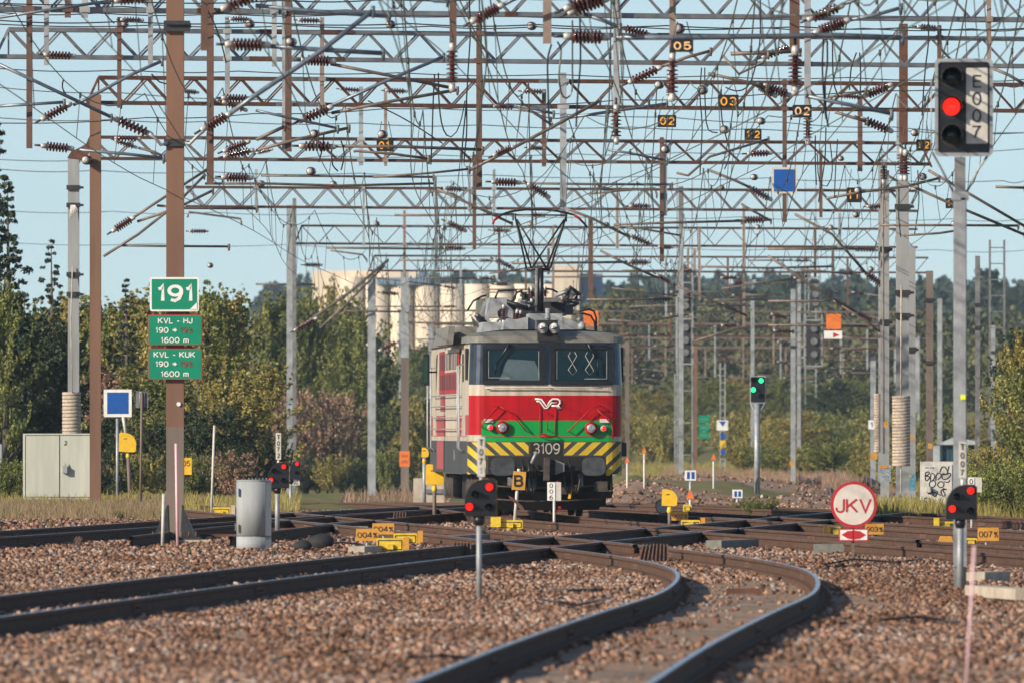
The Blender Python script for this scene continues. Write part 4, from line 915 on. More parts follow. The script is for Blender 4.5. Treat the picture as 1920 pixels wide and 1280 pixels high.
INS = [
 ('p1',92,104,134,106,7),('p1',87,221,126,200,8),('p1',88,275,129,279,8),('p1',224,227,276,250,9),('p0',226,3,272,0,8),('p3',222,260,258,261,5),('p3',222,266,252,276,5),('p2',233,38,264,39,5),('p2',437,37,465,38,5),('p3',348,172,368,174,4.5),
 ('p1',387,240,424,219,9),('p0',428,14,482,-8,11),('p0',437,85,493,86,11),('p1',425,185,464,186,7),('p1',425,194,457,206,6),('p1',427,282,461,269,7),('p1',428,293,468,284,7),('p1',426,333,464,334,8),
 ('p3',565,39,597,40,5),('p1',577,114,618,116,9),('p1',571,224,614,205,9),('p1',572,275,619,276,8.5),('p4',643,168,673,170,4.5),('p4',729,171,758,172,5),('p0',848,96,848,160,10),('p0',893,38,933,16,10),
 ('p2',932,200,962,201,5.5),('p2',931,290,958,278,6),('p0',1071,14,1131,-10,12),('p0',1072,70,1128,71,12),('p0',1076,23,1130,3,10),('p1',1173,55,1214,66,7),('p1',1155,210,1155,260,9),('p0',1260,115,1260,178,10),('p1',1187,152,1231,131,8),('p2',1256,150,1256,182,7),
 ('p4',985,172,1016,173,5),('p3',995,278,1016,279,4.5),('p2',1408,289,1440,288,6),('p2',1424,164,1448,178,7),('p0',1523,35,1570,16,9),('p0',1536,60,1580,43,10),('p0',1490,104,1490,165,12),('p1',1514,222,1514,262,8),('p2',1436,106,1478,90,7),('p2',1440,164,1475,178,8),
 ('p2',1627,178,1663,163,8),('p2',1622,227,1664,244,8),('p3',1582,181,1610,183,4.5),('p2',1726,52,1754,55,6),('p3',218,430,246,412,7),('p4',360,434,386,434,4),('p5',557,617,590,599,5),('p4',838,354,865,356,5),('p5',843,419,868,431,6),
 ('p2',930,342,968,343,7),('p5',838,465,866,466,5),('p5',932,489,958,501,5),('p6',926,432,953,433,4),('p3',996,349,1024,367,6.5),('p4',1186,387,1214,387,5),('p4',1187,444,1217,458,5.5),('p5',1184,492,1212,492,5.5),('p5',1236,518,1256,530,5),('p5',1225,561,1257,561,5),
 ('p4',1409,355,1440,372,6.5),('p4',1396,413,1432,412,6.5),('p5',1240,463,1257,464,4.5),('p4',1630,388,1655,387,4.5),('p4',1627,516,1654,534,6.5),('p5',1609,587,1634,601,5.5),('p5',1607,467,1640,468,5),('p5',1356,521,1380,521,4),('p5',1357,610,1380,610,4),('p5',1358,572,1380,582,4),
 ('p6',575,497,600,497,4),('p6',718,549,742,551,4),('p7',716,655,742,642,5),('p6',932,533,952,533,4),('q0',1070,545,1090,553,4),('p4',486,287,507,282,4),('p5',1450,590,1475,596,4),('p5',1455,620,1490,622,4),('p4',1690,290,1690,330,8),('p3',1697,292,1697,330,8),
]
for row in INS:
    key, x0, y0, x1, y1, r = row; mb = MB(); s_ = spx(key)
    insulator(mb, pp(key, x0, y0, -.3), pp(key, x1, y1, -.3), r / s_, (7 if r < 10 else 8) if r > 6 else 6, seg=12 if r > 6 else 8)
    d_ = Vector((x1 - x0, y1 - y0, 0)); L_ = d_.length; d_ = d_ / L_ if L_ else d_
    e0 = pp(key, x0 - d_.x * r * 2.8, y0 - d_.y * r * 2.8, -.28); e1 = pp(key, x0 - d_.x * r * 1.2, y0 - d_.y * r * 1.2, -.3)
    mb.tube([e0, e1], r * .28 / s_, n=6, mi=2)
    mb.build('insulator', ['porcelain', 'cap', 'dark_iron'], PORT[key][0])
random.seed(77)
for key, n_, xa, xb in (('p6',4,800,1650),('p7',5,780,1660),('q0',6,800,1660),('q1',6,860,1660),('q2',5,1130,1680),('q3',5,1140,1660),('q4',5,1160,1620),('q5',4,1170,1560)):
    Yc = PORT[key][1]; s_ = S(Yc); bt_ = PORT[key][3]
    for i in range(n_):
        x = xa + (xb - xa) * (i + random.random() * .8) / n_; drop = random.uniform(.9, 2.4) * s_; y0 = bt_(x); d_ = random.choice((-1, 1))
        a_ = pp(key, x, PORT[key][2](x), -.1); b_ = pp(key, x, y0 + drop, -.1); mb = MB(); mb.bar(a_, b_, .10, .08); mb.build('drop_post', random.choice(['post_brown', 'rust_grey', 'galv']), PORT[key][0])
        for f in (.45, .95):
            yy = y0 + drop * f; L_ = random.uniform(1.6, 3.4) * s_; up = random.choice((0, 0, -.25, .3)) * L_ * .6
            mb = MB(); insulator(mb, pp(key, x + d_ * .3 * s_, yy, -.2), pp(key, x + d_ * .75 * s_, yy + up * .15, -.2), .075, 5, seg=7); mb.build('insulator', ['porcelain', 'cap'], PORT[key][0])
            mb = MB(); mb.tube([pp(key, x + d_ * .85 * s_, yy + up * .2, -.2), pp(key, x + d_ * (.85 * s_ + L_), yy + up, -.3)], .032, n=5); mb.build('support_arm', 'tube', PORT[key][0])
# small beam-top knobs seen end on
for (key, x, y, r) in (('p1',590,252,8),('p1',717,253,8),('p2',732,47,8),('p0',546,80,8),('p2',996,50,8),('p2',468,46,8),('p3',163,301,9),('p2',1235,160,8),('p1',1316,170,9),('p2',1426,228,7),('p2',1357,244,8),('p1',1272,55,10),('p2',1247,281,8),('p3',583,322,8),('p1',1714,250,7),('p4',1576,298,5),
    ('p2',1413,333,6),('p3',1729,332,7),('p3',1608,358,7),('p3',1604,403,6),('p3',1788,420,6),('p5',394,498,5),('p4',490,345,6),('p4',625,346,6),('p5',706,420,5),('p5',994,421,5),('p5',1137,422,5),('p5',1352,352,5),('p5',1120,351,5),('p6',1420,426,5),('p6',1557,427,5),('p5',832,427,5),('p3',232,46,8),('p6',1690,470,6),('p5',1632,505,5)):
    c_ = pp(key, x, y, -.3); r_ = r / spx(key); mb = MB()
    mb.lathe(c_ + Vector((.04,.16,0)), c_ - Vector((.02,.10,0)), [(0,r_*.7),(.2,r_),(.8,r_),(1,r_*.8)], n=14, mi=0); mb.lathe(c_ - Vector((.02,.09,0)), c_ - Vector((.02,.15,0)), [(0,r_*.72),(.6,r_*.7),(1,r_*.3)], n=12, mi=1)
    mb.build('strain_insulator', ['porcelain','cap'], PORT[key][0])
# ---- wires hanging in the portal planes
random.seed(11)
def wcur(mb, key, P, r=.011, dy=-.3, mi=0):
    c_ = catmull([(x, y, 0) for x, y in P], 14); mb.tube([pp(key, x, y, dy) for x, y, _ in c_], r, n=4, caps=False, mi=mi)
LOOPS = [('p0',[(1034,85),(1027,110),(1027,150),(1029,220),(1031,238)]),('p0',[(1045,80),(1052,95),(1048,140),(1052,175),(1062,186),(1072,172),(1073,130),(1073,40)]),('p0',[(1087,36),(1088,120),(1083,180),(1080,240)]),('p1',[(880,0),(882,60),(878,130),(874,200),(868,260),(866,305)]),
 ('p1',[(815,140),(812,200),(811,240),(808,310)]),('p1',[(822,138),(824,200),(832,245),(846,258),(862,235),(872,190)]),('p1',[(875,190),(875,250),(870,304)]),('p1',[(608,250),(605,280),(598,305)]),('p1',[(622,275),(624,310),(634,322)]),('p1',[(640,265),(646,290),(640,320)]),
 ('p2',[(1315,128),(1312,180),(1316,235),(1312,330)]),('p2',[(1321,128),(1322,200),(1328,245),(1345,250)]),('p2',[(1352,168),(1352,210),(1356,240),(1368,290),(1358,318)]),('p1',[(1425,0),(1424,80),(1412,140),(1400,165),(1380,172),(1360,165)]),
 ('p0',[(1543,75),(1541,130),(1545,200),(1548,225)]),('p0',[(1550,78),(1550,125),(1546,155),(1548,215),(1552,240)]),('p1',[(1560,80),(1562,150),(1570,180),(1580,184)]),('p1',[(1605,100),(1595,130),(1592,170)]),('p1',[(1611,100),(1613,140),(1612,175)]),('p1',[(1738,0),(1740,80),(1735,120),(1730,180),(1728,218)]),
 ('p2',[(1528,255),(1528,300),(1530,348)]),('p2',[(1548,240),(1546,300),(1540,340),(1534,380)]),('p3',[(1556,270),(1560,320),(1550,350),(1536,340),(1532,290)]),('p3',[(1570,262),(1566,320),(1564,370)]),('p3',[(1720,320),(1722,380),(1714,440)]),('p3',[(1685,355),(1684,400),(1688,445)]),
 ('p1',[(285,140),(300,155),(320,160),(338,170)]),('p1',[(120,150),(118,165),(126,180),(140,190)]),('p1',[(378,0),(400,40),(415,80),(425,120)]),('p2',[(690,190),(760,225),(830,270)]),('p2',[(180,0),(200,30),(215,45)])]
for key, P in LOOPS:
    mb = MB(); wcur(mb, key, P, .013 if key != 'p0' else .012); mb.build('jumper_cable', 'black', PORT[key][0])
# cross wires stretched along each portal plane, slightly sagging
for key, y0, y1 in (('p1',40,55),('p1',8,-12),('p2',47,56),('p2',25,36),('p3',130,150),('p4',222,250),('p5',318,340),('p6',395,412),('p3',232,160),('p2',10,40),('p4',165,250),('p5',300,280),('p7',455,470)):
    mb = MB(); x = 0
    while x < 1920:
        x2 = min(1920, x + random.uniform(180, 300)); P = []
        for i in range(9):
            t = i / 8; xx = x + (x2 - x) * t; P.append((xx, y0 + (y1 - y0) * xx / 1920 + 4 * math.sin(math.pi * t)))
        mb.tube([pp(key, a_, b_, -.35) for a_, b_ in P], .012, n=4, caps=False); x = x2
    mb.build('span_wire', 'wire', PORT[key][0])
# ---- number boards and the blue board
def board(name, label, cat, px0, px1, py0, py1, Y, text, mback='black', mtext='orange_text', t=.03, bold=.02, hang=None, r=1.5):
    c_ = W((px0 + px1) / 2, py1, Y); root = thing(name, label, cat, c_, None)
    mb = MB(); mb.prism(rrect(px0, px1, py0, py1, r, Y), Y, Y + t); mb.build('plate', mback, root)
    if text:
        mb = MB()
        for (s_, a, b, u, v) in text: ptext(mb, s_, a, b, u, v, Y - .004, bold)
        mb.build('lettering', mtext, root)
    if hang:
        mb = MB()
        for P in hang: mb.tube([W(x, y, Y + .01) for x, y in P], .008, n=4)
        mb.build('hanger_wire', 'wire', root)
    return root
NB = [('05',1258,1300,75,98,168,'pale_orange_text','number board 05 near the top edge, pale digits'),('03',1346,1385,178,203,258,'orange_text','number board 03, orange digits on black, above the middle right'),
      ('02',1233,1268,216,239,258,'orange_text','number board 02 hanging clear of the posts, left of board 03'),('02',1486,1522,197,221,222,'pale_orange_text','number board 02 with paler digits, hung by the grey drop post'),
      ('12',1396,1428,242,263,300,'orange_text','small number board 12 right below board 03'),('12',1718,1745,262,283,262,'orange_text','number board 12 half hidden by the big signal head'),
      ('11',1588,1616,352,380,300,'orange_text','black number board 11 with a lamp shaped knob above it'),('11',1773,1800,372,391,300,'orange_text','number board beside the post of the big signal with one figure showing'),
      ('01',706,738,262,284,262,'orange_text','number board 01 in the left half, crossed by support tubes')]
for s_, a, b, u, v, Y, mt, lab in NB:
    w_ = b - a; h_ = v - u
    board('number_board', lab, 'number board', a, b, u, v, Y, [(s_[0], a + w_ * .12, a + w_ * (.46 if s_[0] != '1' else .28), u + h_ * .16, v - h_ * .18), (s_[1], a + w_ * .56, a + w_ * (.9 if s_[1] != '1' else .74), u + h_ * .16, v - h_ * .18)], 'black', mt, hang=[[(a + 3, u), (a + w_ * .3, u - 34)], [(b - 3, u), (b - w_ * .3, u - 34)]])
bb = board('blue_board', 'blue square board with white border hanging from a brown drop post', 'sign', 1447, 1494, 314, 363, 287, None, 'off_white')
mb = MB(); mb.prism(rrect(1451, 1490, 318, 359, .5, 287), 286.985, 286.999); mb.build('blue_face', 'blue_sign', bb)
mb = MB(); mb.bar(W(1470, 300, 287.06), W(1470, 360, 287.06), .05, .05); mb.build('bracket', 'galv_dark', bb)

# ---------------------------------------------------------------- wires along the tracks
def line(label, XY, zc, zm, y0=120, y1=970, group='overhead wires of the tracks'):
    "XY: (Y, X) control points of one wire run"
    ys = [p for p in (120, 168, 230, 292, 352, 422, 503, 583, 665, 750, 850, 960) if y0 <= p <= y1]
    fx = lambda y: float(np.interp(y, [q[0] for q in XY], [q[1] for q in XY]))
    mid = (y0 + y1) / 2; root = thing('contact_line', label, 'overhead wire', (fx(mid), mid, 5.5), group)
    con = MB(); mes = MB(); P = []; C = []
    for a, b in zip(ys[:-1], ys[1:]):
        n = 10
        for i in range(n + (b == ys[-1])):
            t = i / n; y = a + (b - a) * t; x = fx(y); st_ = .12 * math.sin(y * .05)
            P.append((x, y, zm - 1.0 * 4 * t * (1 - t) * (zm - zc) * .55)); C.append((x + st_, y, zc + .01 * math.sin(y)))
    mes.tube(P, .0105, n=4, caps=False); con.tube(C, .009, n=4, caps=False)
    mes.build('messenger_wire', 'wire_copper', root); con.build('contact_wire', 'wire_copper', root)
    for k in range(3, len(P) - 1, 3):
        mb = MB(); mb.tube([P[k], C[k]], .0065, n=4, caps=False); mb.tube([Vector(P[k]) + Vector((0,0,.03)), Vector(P[k]) - Vector((0,0,.06))], .02, n=5); mb.build('dropper', 'wire', root)
LN = [('wire run high over the left edge near the spruce', [(120,-7),(230,-6.6),(500,-4),(760,-2)], 6.4, 7.9),
      ('wire run above the tall brown mast', [(120,-4.6),(230,-5.2),(500,-7.0),(760,-6)], 6.3, 8.0),
      ('wire run left of the kilometre signs towards the silos', [(120,-2.9),(230,-3.0),(500,-4.6),(760,-4)], 6.2, 7.7),
      ('wire run just left of the pantograph', [(120,-1.3),(230,-1.6),(500,-2.2),(760,0)], 6.1, 7.6),
      ('wire run that the raised pantograph presses against', [(120,4.4),(200,2.4),(252,.5),(300,-1.7),(500,-4),(760,-1)], 6.03, 7.5),
      ('wire run right of the pantograph crossing to the left', [(120,1.0),(230,1.7),(500,2.4),(760,4)], 6.1, 7.7),
      ('wire run passing board 03', [(120,2.6),(230,4.0),(500,5.6),(760,7)], 6.2, 7.8),
      ('wire run passing the blue square board', [(120,3.9),(230,5.2),(500,8.2),(760,10)], 6.2, 7.6),
      ('wire run over the round white sign', [(120,5.2),(230,6.9),(500,9.9),(760,12)], 6.3, 7.9),
      ('wire run behind the big stop signal', [(120,5.4),(230,8.4),(500,12.4),(760,14.6)], 6.3, 7.7),
      ('slanting wire run crossing from the left top towards the middle right', [(120,-2.0),(230,1.0),(500,7),(760,12)], 6.5, 7.5),
      ('slanting wire run crossing from the right top towards the left masts', [(120,5.9),(230,4.6),(500,-3),(760,-8)], 6.6, 7.5)]
LN += [('thin wire run between the silos and the pantograph', [(120,-.4),(230,-.5),(500,-3.4),(760,-3),(970,-1)], 6.6, 8.2), ('thin wire run far right over the weight stack', [(120,4.9),(230,7.6),(500,11.2),(760,13),(970,14)], 6.7, 8.3),
       ('thin wire run slanting from board 05 to the far left mast', [(120,3.0),(230,3.2),(500,-6),(760,-12)], 6.8, 8.1), ('thin wire run over the green far signs', [(120,.2),(230,2.6),(500,4.6),(760,8),(970,11)], 6.4, 8.0), ('thin wire run above the low signal T071', [(120,-.9),(230,.3),(500,.9),(760,2),(970,4)], 6.5, 8.1)]
for lab, XY, zc, zm in LN: line(lab, XY, zc, zm)
# ---------------------------------------------------------------- masts
def foot(mb, px, Y, w_, h_=.18, d_=.5):
    x = W(px, 0, Y).x; z = zg(Y) ; mb.box(x - w_, x + w_, Y - d_ / 2, Y + d_ / 2, z - .25, z + h_)
def mast(label, px, wpx, py_top, Y, mm, form='h', clamps=(), foot_=True, top=None, lean=0, split=None, name='catenary_mast', group=None):
    z0 = zg(Y); a = W(px, 0, Y); a.z = z0; b = W(px + lean, py_top, Y); w_ = wpx / S(Y)
    root = thing(name, label, 'mast', a, group)
    mb = MB()
    if split:
        c_ = W(px, split[0], Y); mb.hbeam(a, c_, w_, w_ * .9, .02, mi=1); mb.hbeam(c_, b, w_, w_ * .9, .02, mi=0); mats = [mm, split[1]]
    else: (mb.hbeam(a, b, w_, w_ * .9, .02) if form == 'h' else mb.bar(a, b, w_, w_ * .8)); mats = mm
    mb.build('shaft', mats, root)
    if foot_: mb = MB(); foot(mb, px, Y, w_ * .9, .14); mb.build('footing', 'concrete_pale', root)
    for py in clamps:
        c_ = W(px, py, Y); mb = MB(); mb.box(c_.x - w_ * .62, c_.x + w_ * .62, Y - w_ * .6 - .02, Y - w_ * .48, c_.z - .06, c_.z + .06); mb.box(c_.x + w_ * .55, c_.x + w_ * .9, Y - w_ * .6, Y + .02, c_.z - .03, c_.z + .03); mb.build('clamp', 'dark_iron', root)
    return root
YM = 214
m191 = mast('tall brown mast carrying the three green signs on its lower half', 328.5, 33, -80, YM, 'mast_brown', clamps=(50, 268), split=(800, 'mast_brown_grey'), foot_=False)
# splayed base plates of that mast
mb = MB(); a = W(328, 985, YM); z0 = 0.0; x = a.x
for s_ in (-1, 1): mb.add([(x + s_ * .12, YM - .16, .62), (x + s_ * .12, YM + .16, .62), (x + s_ * .36, YM + .16, .08), (x + s_ * .36, YM - .16, .08), (x + s_ * .10, YM - .16, .08), (x + s_ * .10, YM + .16, .08)], [(0,1,2,3),(0,3,4),(1,5,2),(3,2,5,4),(0,4,5,1)])
mb.box(x - .40, x + .42, YM - .35, YM + .35, .04, .075); mb.build('base_plate', 'dark_iron', m191)
mb = MB(); mb.box(x - .60, x + .55, YM - .5, YM + .5, -.1, .035); mb.build('footing', 'concrete_pale', m191)
mb = MB()
for k in range(7): mb.lathe((x - .36 + k * .12, YM - .3, .07), (x - .36 + k * .12, YM - .3, .17), [(0,.02),(1,.014)], n=6)
mb.build('anchor_bolts', 'rust', m191)
mb = MB(); c_ = W(330, 50, YM); mb.box(c_.x - .20, c_.x + .24, YM - .23, YM - .16, c_.z - .09, c_.z + .09); mb.box(c_.x - .16, c_.x + .26, YM - .30, YM - .24, c_.z + .02, c_.z + .05); mb.build('clamp_bracket', 'dark_iron', m191)
for q_ in (((315, 268), (302, 272), (290, 258), (280, 251)), ((346, 268), (356, 270), (370, 255), (382, 246))): mb = MB(); mb.tube([W(x_, y_, YM - .2 - .03 * i_) for i_, (x_, y_) in enumerate(q_)], .03, n=6); mb.build('arm_joint', 'galv', m191)
def sign(name, label, cat, px0, px1, py0, py1, Y, border, face, texts, r=4, b=2.2, t=.03):
    root = thing(name, label, cat, W((px0 + px1) / 2, py1, Y))
    mb = MB(); mb.prism(rrect(px0, px1, py0, py1, r, Y), Y - t, Y); mb.build('plate', border, root)
    mb = MB(); mb.prism(rrect(px0 + b, px1 - b, py0 + b, py1 - b, max(.5, r - b), Y), Y - t - .004, Y - t + .001); mb.build('face', face, root)
    for (col, items, bold) in texts:
        mb = MB()
        for it in items: ptext(mb, *it, Y - t - .009, bold)
        mb.build('lettering', col, root)
    return root
Ys = YM - .2
s1 = sign('kilometre_sign', 'green kilometre sign 191 with a white border, topmost on the mast', 'sign', 281, 373, 520, 584, Ys, 'white', 'green_sign', [('white', [('1',296,303.5,534,566.5),('9',308,328,534,566.5),('1',333,341,534,566.5)] if False else [('191',296,361,534,567)], .02)], b=3.5)
mb = MB(); a = [W(x, y, Ys) for x, y in ((356,580.6),(369.6,567),(369.6,580.6))]; mb.prism([(v.x, v.z) for v in a], Ys - .040, Ys - .035); mb.build('corner_mark', 'white', s1)
for (y0, y1, t1, lab) in ((590, 647, 'KVL - HJ', 'green sign reading KVL - HJ, middle one of the three on the mast'), (653, 711, 'KVL - KUK', 'green sign reading KVL - KUK, lowest of the three on the mast')):
    sg = sign('distance_sign', lab, 'sign', 277, 379, y0, y1, Ys, 'red_sign', 'green_sign',
      [('white', [(t1, 296 if 'HJ' in t1 else 288, 361 if 'HJ' in t1 else 366, y0 + 5.5, y0 + 17), ('190', 292, 316, y0 + 23.5, y0 + 34.5), ('1600 m', 302, 354, y0 + 42, y0 + 53)], .012), ('dark_red_text', [('193', 338, 361, y0 + 23.5, y0 + 34.5)], .015)], b=1.6)
    mb = MB(); yy = y0 + 29; a = [W(x, y, Ys) for x, y in ((324,yy-1.6),(327.5,yy-1.6),(327.5,yy-4.2),(332,yy),(327.5,yy+4.2),(327.5,yy+1.6),(324,yy+1.6))]; mb.prism([(v.x, v.z) for v in a], Ys - .041, Ys - .035); mb.build('arrow', 'white', sg)
mb = MB(); disc(mb, 335, 757, 4, YM - .15, -.02, .01); mb.build('survey_disc', 'white', m191)
# far left pair
mL = mast('slim grey mast with round stacked weights, left of the tall brown mast behind the cabinet', 138, 21, 296, 335, 'concrete', 'bar', clamps=(352, 385, 515, 552))
def weights(root, px, wpx, py0, py1, Y, n):
    a = W(px, py1, Y); b = W(px, py0, Y); r = wpx / 2 / S(Y); mb = MB(); h = (b.z - a.z) / n
    for k in range(n):
        z = a.z + k * h; mb.lathe((a.x, Y - r - .1, z), (a.x, Y - r - .1, z + h * .9), [(0, r*.96),(.15, r),(.85, r),(1, r*.96)], n=20)
    return mb.build('tension_weights', 'weight', root)
weights(mL, 135, 35, 734, 815, 335, 12)
mb = MB(); mb.tube([W(135, 735, 334.4), W(133, 600, 334.6), W(136, 500, 334.8)], .018, n=5); mb.build('weight_cable', 'concrete_pale', mL)
mb = MB(); c_ = W(138, 395, 334.8); 
for k in range(5): mb.tube([c_ + Vector((.02*k-.06, -.05, .14)), c_ + Vector((.05*k-.08, -.1, -.2 + .05*k))], .02, n=5)
mb.build('tensioning_pulley', 'off_white', mL)
mb = MB(); a = [W(x, y, 334.9) for x, y in ((126,296),(134,284),(152,276),(174,262),(174,275),(160,300))]; mb.prism([(v.x, v.z) for v in a][::-1], 334.85, 335.0); mb.build('top_bracket', 'rust', mL)
# right group
mR = mast('broad grey mast with the round weight stack right of centre', 1692, 24, 340, 300, 'concrete', 'bar', clamps=(388, 549, 592))
mb = MB(); c_ = W(1692, 45, 300); mb.hbeam(W(1694, 268, 299.9), W(1694, 45, 299.9), .20, .18, .016); mb.build('upper_post', 'rust', mR)
weights(mR, 1689, 34, 741, 873, 298, 22)
mb = MB(); mb.tube([W(1690, 535, 297.6), W(1689, 741, 297.6)], .02, n=5); mb.tube([W(1689, 873, 297.6), W(1688, 950, 297.6)], .012, n=5); mb.build('weight_cable', 'concrete_pale', mR)
mb = MB(); a = W(1688, 952, 297.8); mb.add([(a.x-.26,a.y,a.z+.05),(a.x+.26,a.y,a.z+.05),(a.x+.15,a.y,a.z+.14),(a.x-.15,a.y,a.z+.14),(a.x-.26,a.y+.2,a.z+.05),(a.x+.26,a.y+.2,a.z+.05),(a.x+.15,a.y+.2,a.z+.14),(a.x-.15,a.y+.2,a.z+.14)], [(0,1,2,3),(4,7,6,5),(3,2,6,7),(0,4,5,1),(0,3,7,4),(1,5,6,2)]); mb.lathe(a, a + Vector((0,0,.3)), [(0,.06),(1,.04)], n=8); mb.build('cable_guide', 'matt_black', mR)
mR2 = mast('grey mast directly right of the weight stack, partly behind it', 1709, 15, 462, 305, 'concrete', 'bar', clamps=(655,))
mR3 = mast('slim grey mast left of the weight stack with a brown pipe on it', 1659, 16, 320, 296, 'concrete', 'bar', clamps=(468, 604))
weights(mR3, 1645, 14, 737, 847, 299, 22)
mb = MB(); mb.tube([W(1656, 330, 295.6), W(1656, 480, 295.6), W(1657, 850, 295.6)], .022, n=5); mb.build('weight_cable', 'rust_grey', mR3)
mb = MB(); insulator(mb, W(1657, 312, 295.5), W(1657, 338, 295.5), .07, 5); mb.build('insulator', ['porcelain','cap'], mR3)
mast('thin grey mast with a small orange plate, just left of the weight stacks', 1637, 10, 668, 420, 'galv', 'bar', foot_=False)
mast('brown mast between the weight stacks and the big signal', 1743, 13, 508, 395, 'mast_brown_grey', 'h', clamps=(563, 680), split=(700, 'mast_brown_grey'), foot_=False)
mast('pale thin mast behind the post of the big signal', 1762, 9, 560, 520, 'galv', 'bar', foot_=False)
mast('dark post right of the big signal', 1833, 9, 480, 380, 'galv_dark', 'h', clamps=(572, 615), foot_=False)
mast('far pale mast inside the ladder frame at the right', 1861, 10, 610, 560, 'galv', 'bar', clamps=(660, 730), foot_=False)
mast('slim pale mast standing on the bank right of the green signal', 1487, 9, 542, 560, 'galv', 'bar', clamps=(650,), foot_=False)
mast('far pale mast above the green signal', 1411, 7, 560, 640, 'galv', 'bar', foot_=False)
mast('grey mast with a brown lower part, right of the silo front', 759, 15, 510, 560, 'galv', 'bar', split=(670, 'mast_brown_grey'), foot_=False)
mast('short dark topped pole left of the silos', 552, 7, 372, 500, 'galv_dark', 'h', foot_=False)
mast('grey pole rising behind the right gantry signal', 1498, 7, 520, 690, 'galv', 'bar', foot_=False)
mast('grey mast with dark head carrying two blind signals', 1277, 9, 350, 460, 'galv_dark', 'h', split=(430, 'galv'), foot_=False)
mast('brown mast beside the far green signs', 1304, 7, 640, 700, 'mast_brown', 'bar', foot_=False)
mast('far slim mast near the right window of the locomotive', 1176, 8, 640, 640, 'mast_brown_grey', 'bar', foot_=False)
# lattice posts
def lattice_post(label, px, wpx, py0, Y, mm='galv', py1=None, rung=11):
    a0 = W(px - wpx / 2, 0, Y); a1 = W(px + wpx / 2, 0, Y); zt = W(0, py0, Y).z; zb = zg(Y) if py1 is None else W(0, py1, Y).z
    root = thing('lattice_mast', label, 'mast', (W(px, 0, Y).x, Y, zb)); mb = MB()
    for v in (a0, a1):
        for dy in (0, wpx / S(Y)): mb.bar((v.x, Y + dy, zb), (v.x, Y + dy, zt), .06, .06)
    mb.build('legs', mm, root); mb = MB(); k = zb + .2; st_ = rung / S(Y)
    while k < zt: mb.bar((a0.x, Y, k), (a1.x, Y, k), .04, .04); k += st_
    mb.build('rungs', mm, root); return root
lattice_post('narrow ladder-like mast left of the far green signs', 1270, 9, 700, 640, rung=14)
lattice_post('ladder-like mast carrying the blue and white board', 1355, 9, 680, 640, rung=13)
lattice_post('tall open ladder frame at the right between the big signal and the trees', 1870, 27, 450, 470, 'galv_dark', rung=30)
lattice_post('very tall thin lattice tower behind the pantograph', 1079, 14, 338, 1500, 'galv', rung=9)
lattice_post('slender lattice tower in front of the silos', 831, 30, 338, 900, 'galv_dark', rung=30)
lattice_post('slender twin post frame holding the left blind signal', 1284, 28, 335, 640, 'galv', rung=60)
lattice_post('lattice tower above the right valley', 1520, 20, 336, 900, 'galv', rung=24)
# ---------------------------------------------------------------- signals
def lens(root, px, py, rpx, Y, on, name='lamp', y_hood=.16):
    c_ = W(px, py, Y); r = rpx / S(Y); h = MB(); n = 20
    vs = []; fs = []
    # open hood: half-round above the lens
    for i in range(n + 1):
        t = R(-20 + 220 * i / n); 
        for d in (0, -y_hood * (1 if 20 < math.degrees(t) < 160 else .75)):
            for rr in (r * 1.18, r * 1.28): vs.append((c_.x + rr * math.cos(t), Y + d, c_.z + rr * math.sin(t)))
    for i in range(n):
        b = i * 4; fs += [(b, b+4, b+6, b+2), (b+1, b+3, b+7, b+5), (b+2, b+6, b+7, b+3), (b, b+1, b+5, b+4)]
    h.add(vs, fs); ho = h.build(name, 'matt_black', root)
    g = MB(); g.lathe((c_.x, Y - .005, c_.z), (c_.x, Y - .035, c_.z), [(0, r),(.4, r*.97),(.8, r*.6),(1, .004)], n=18); g.build('lens', {'r':'lens_red','g':'lens_green','o':'lens_off'}[on], ho)
    return ho
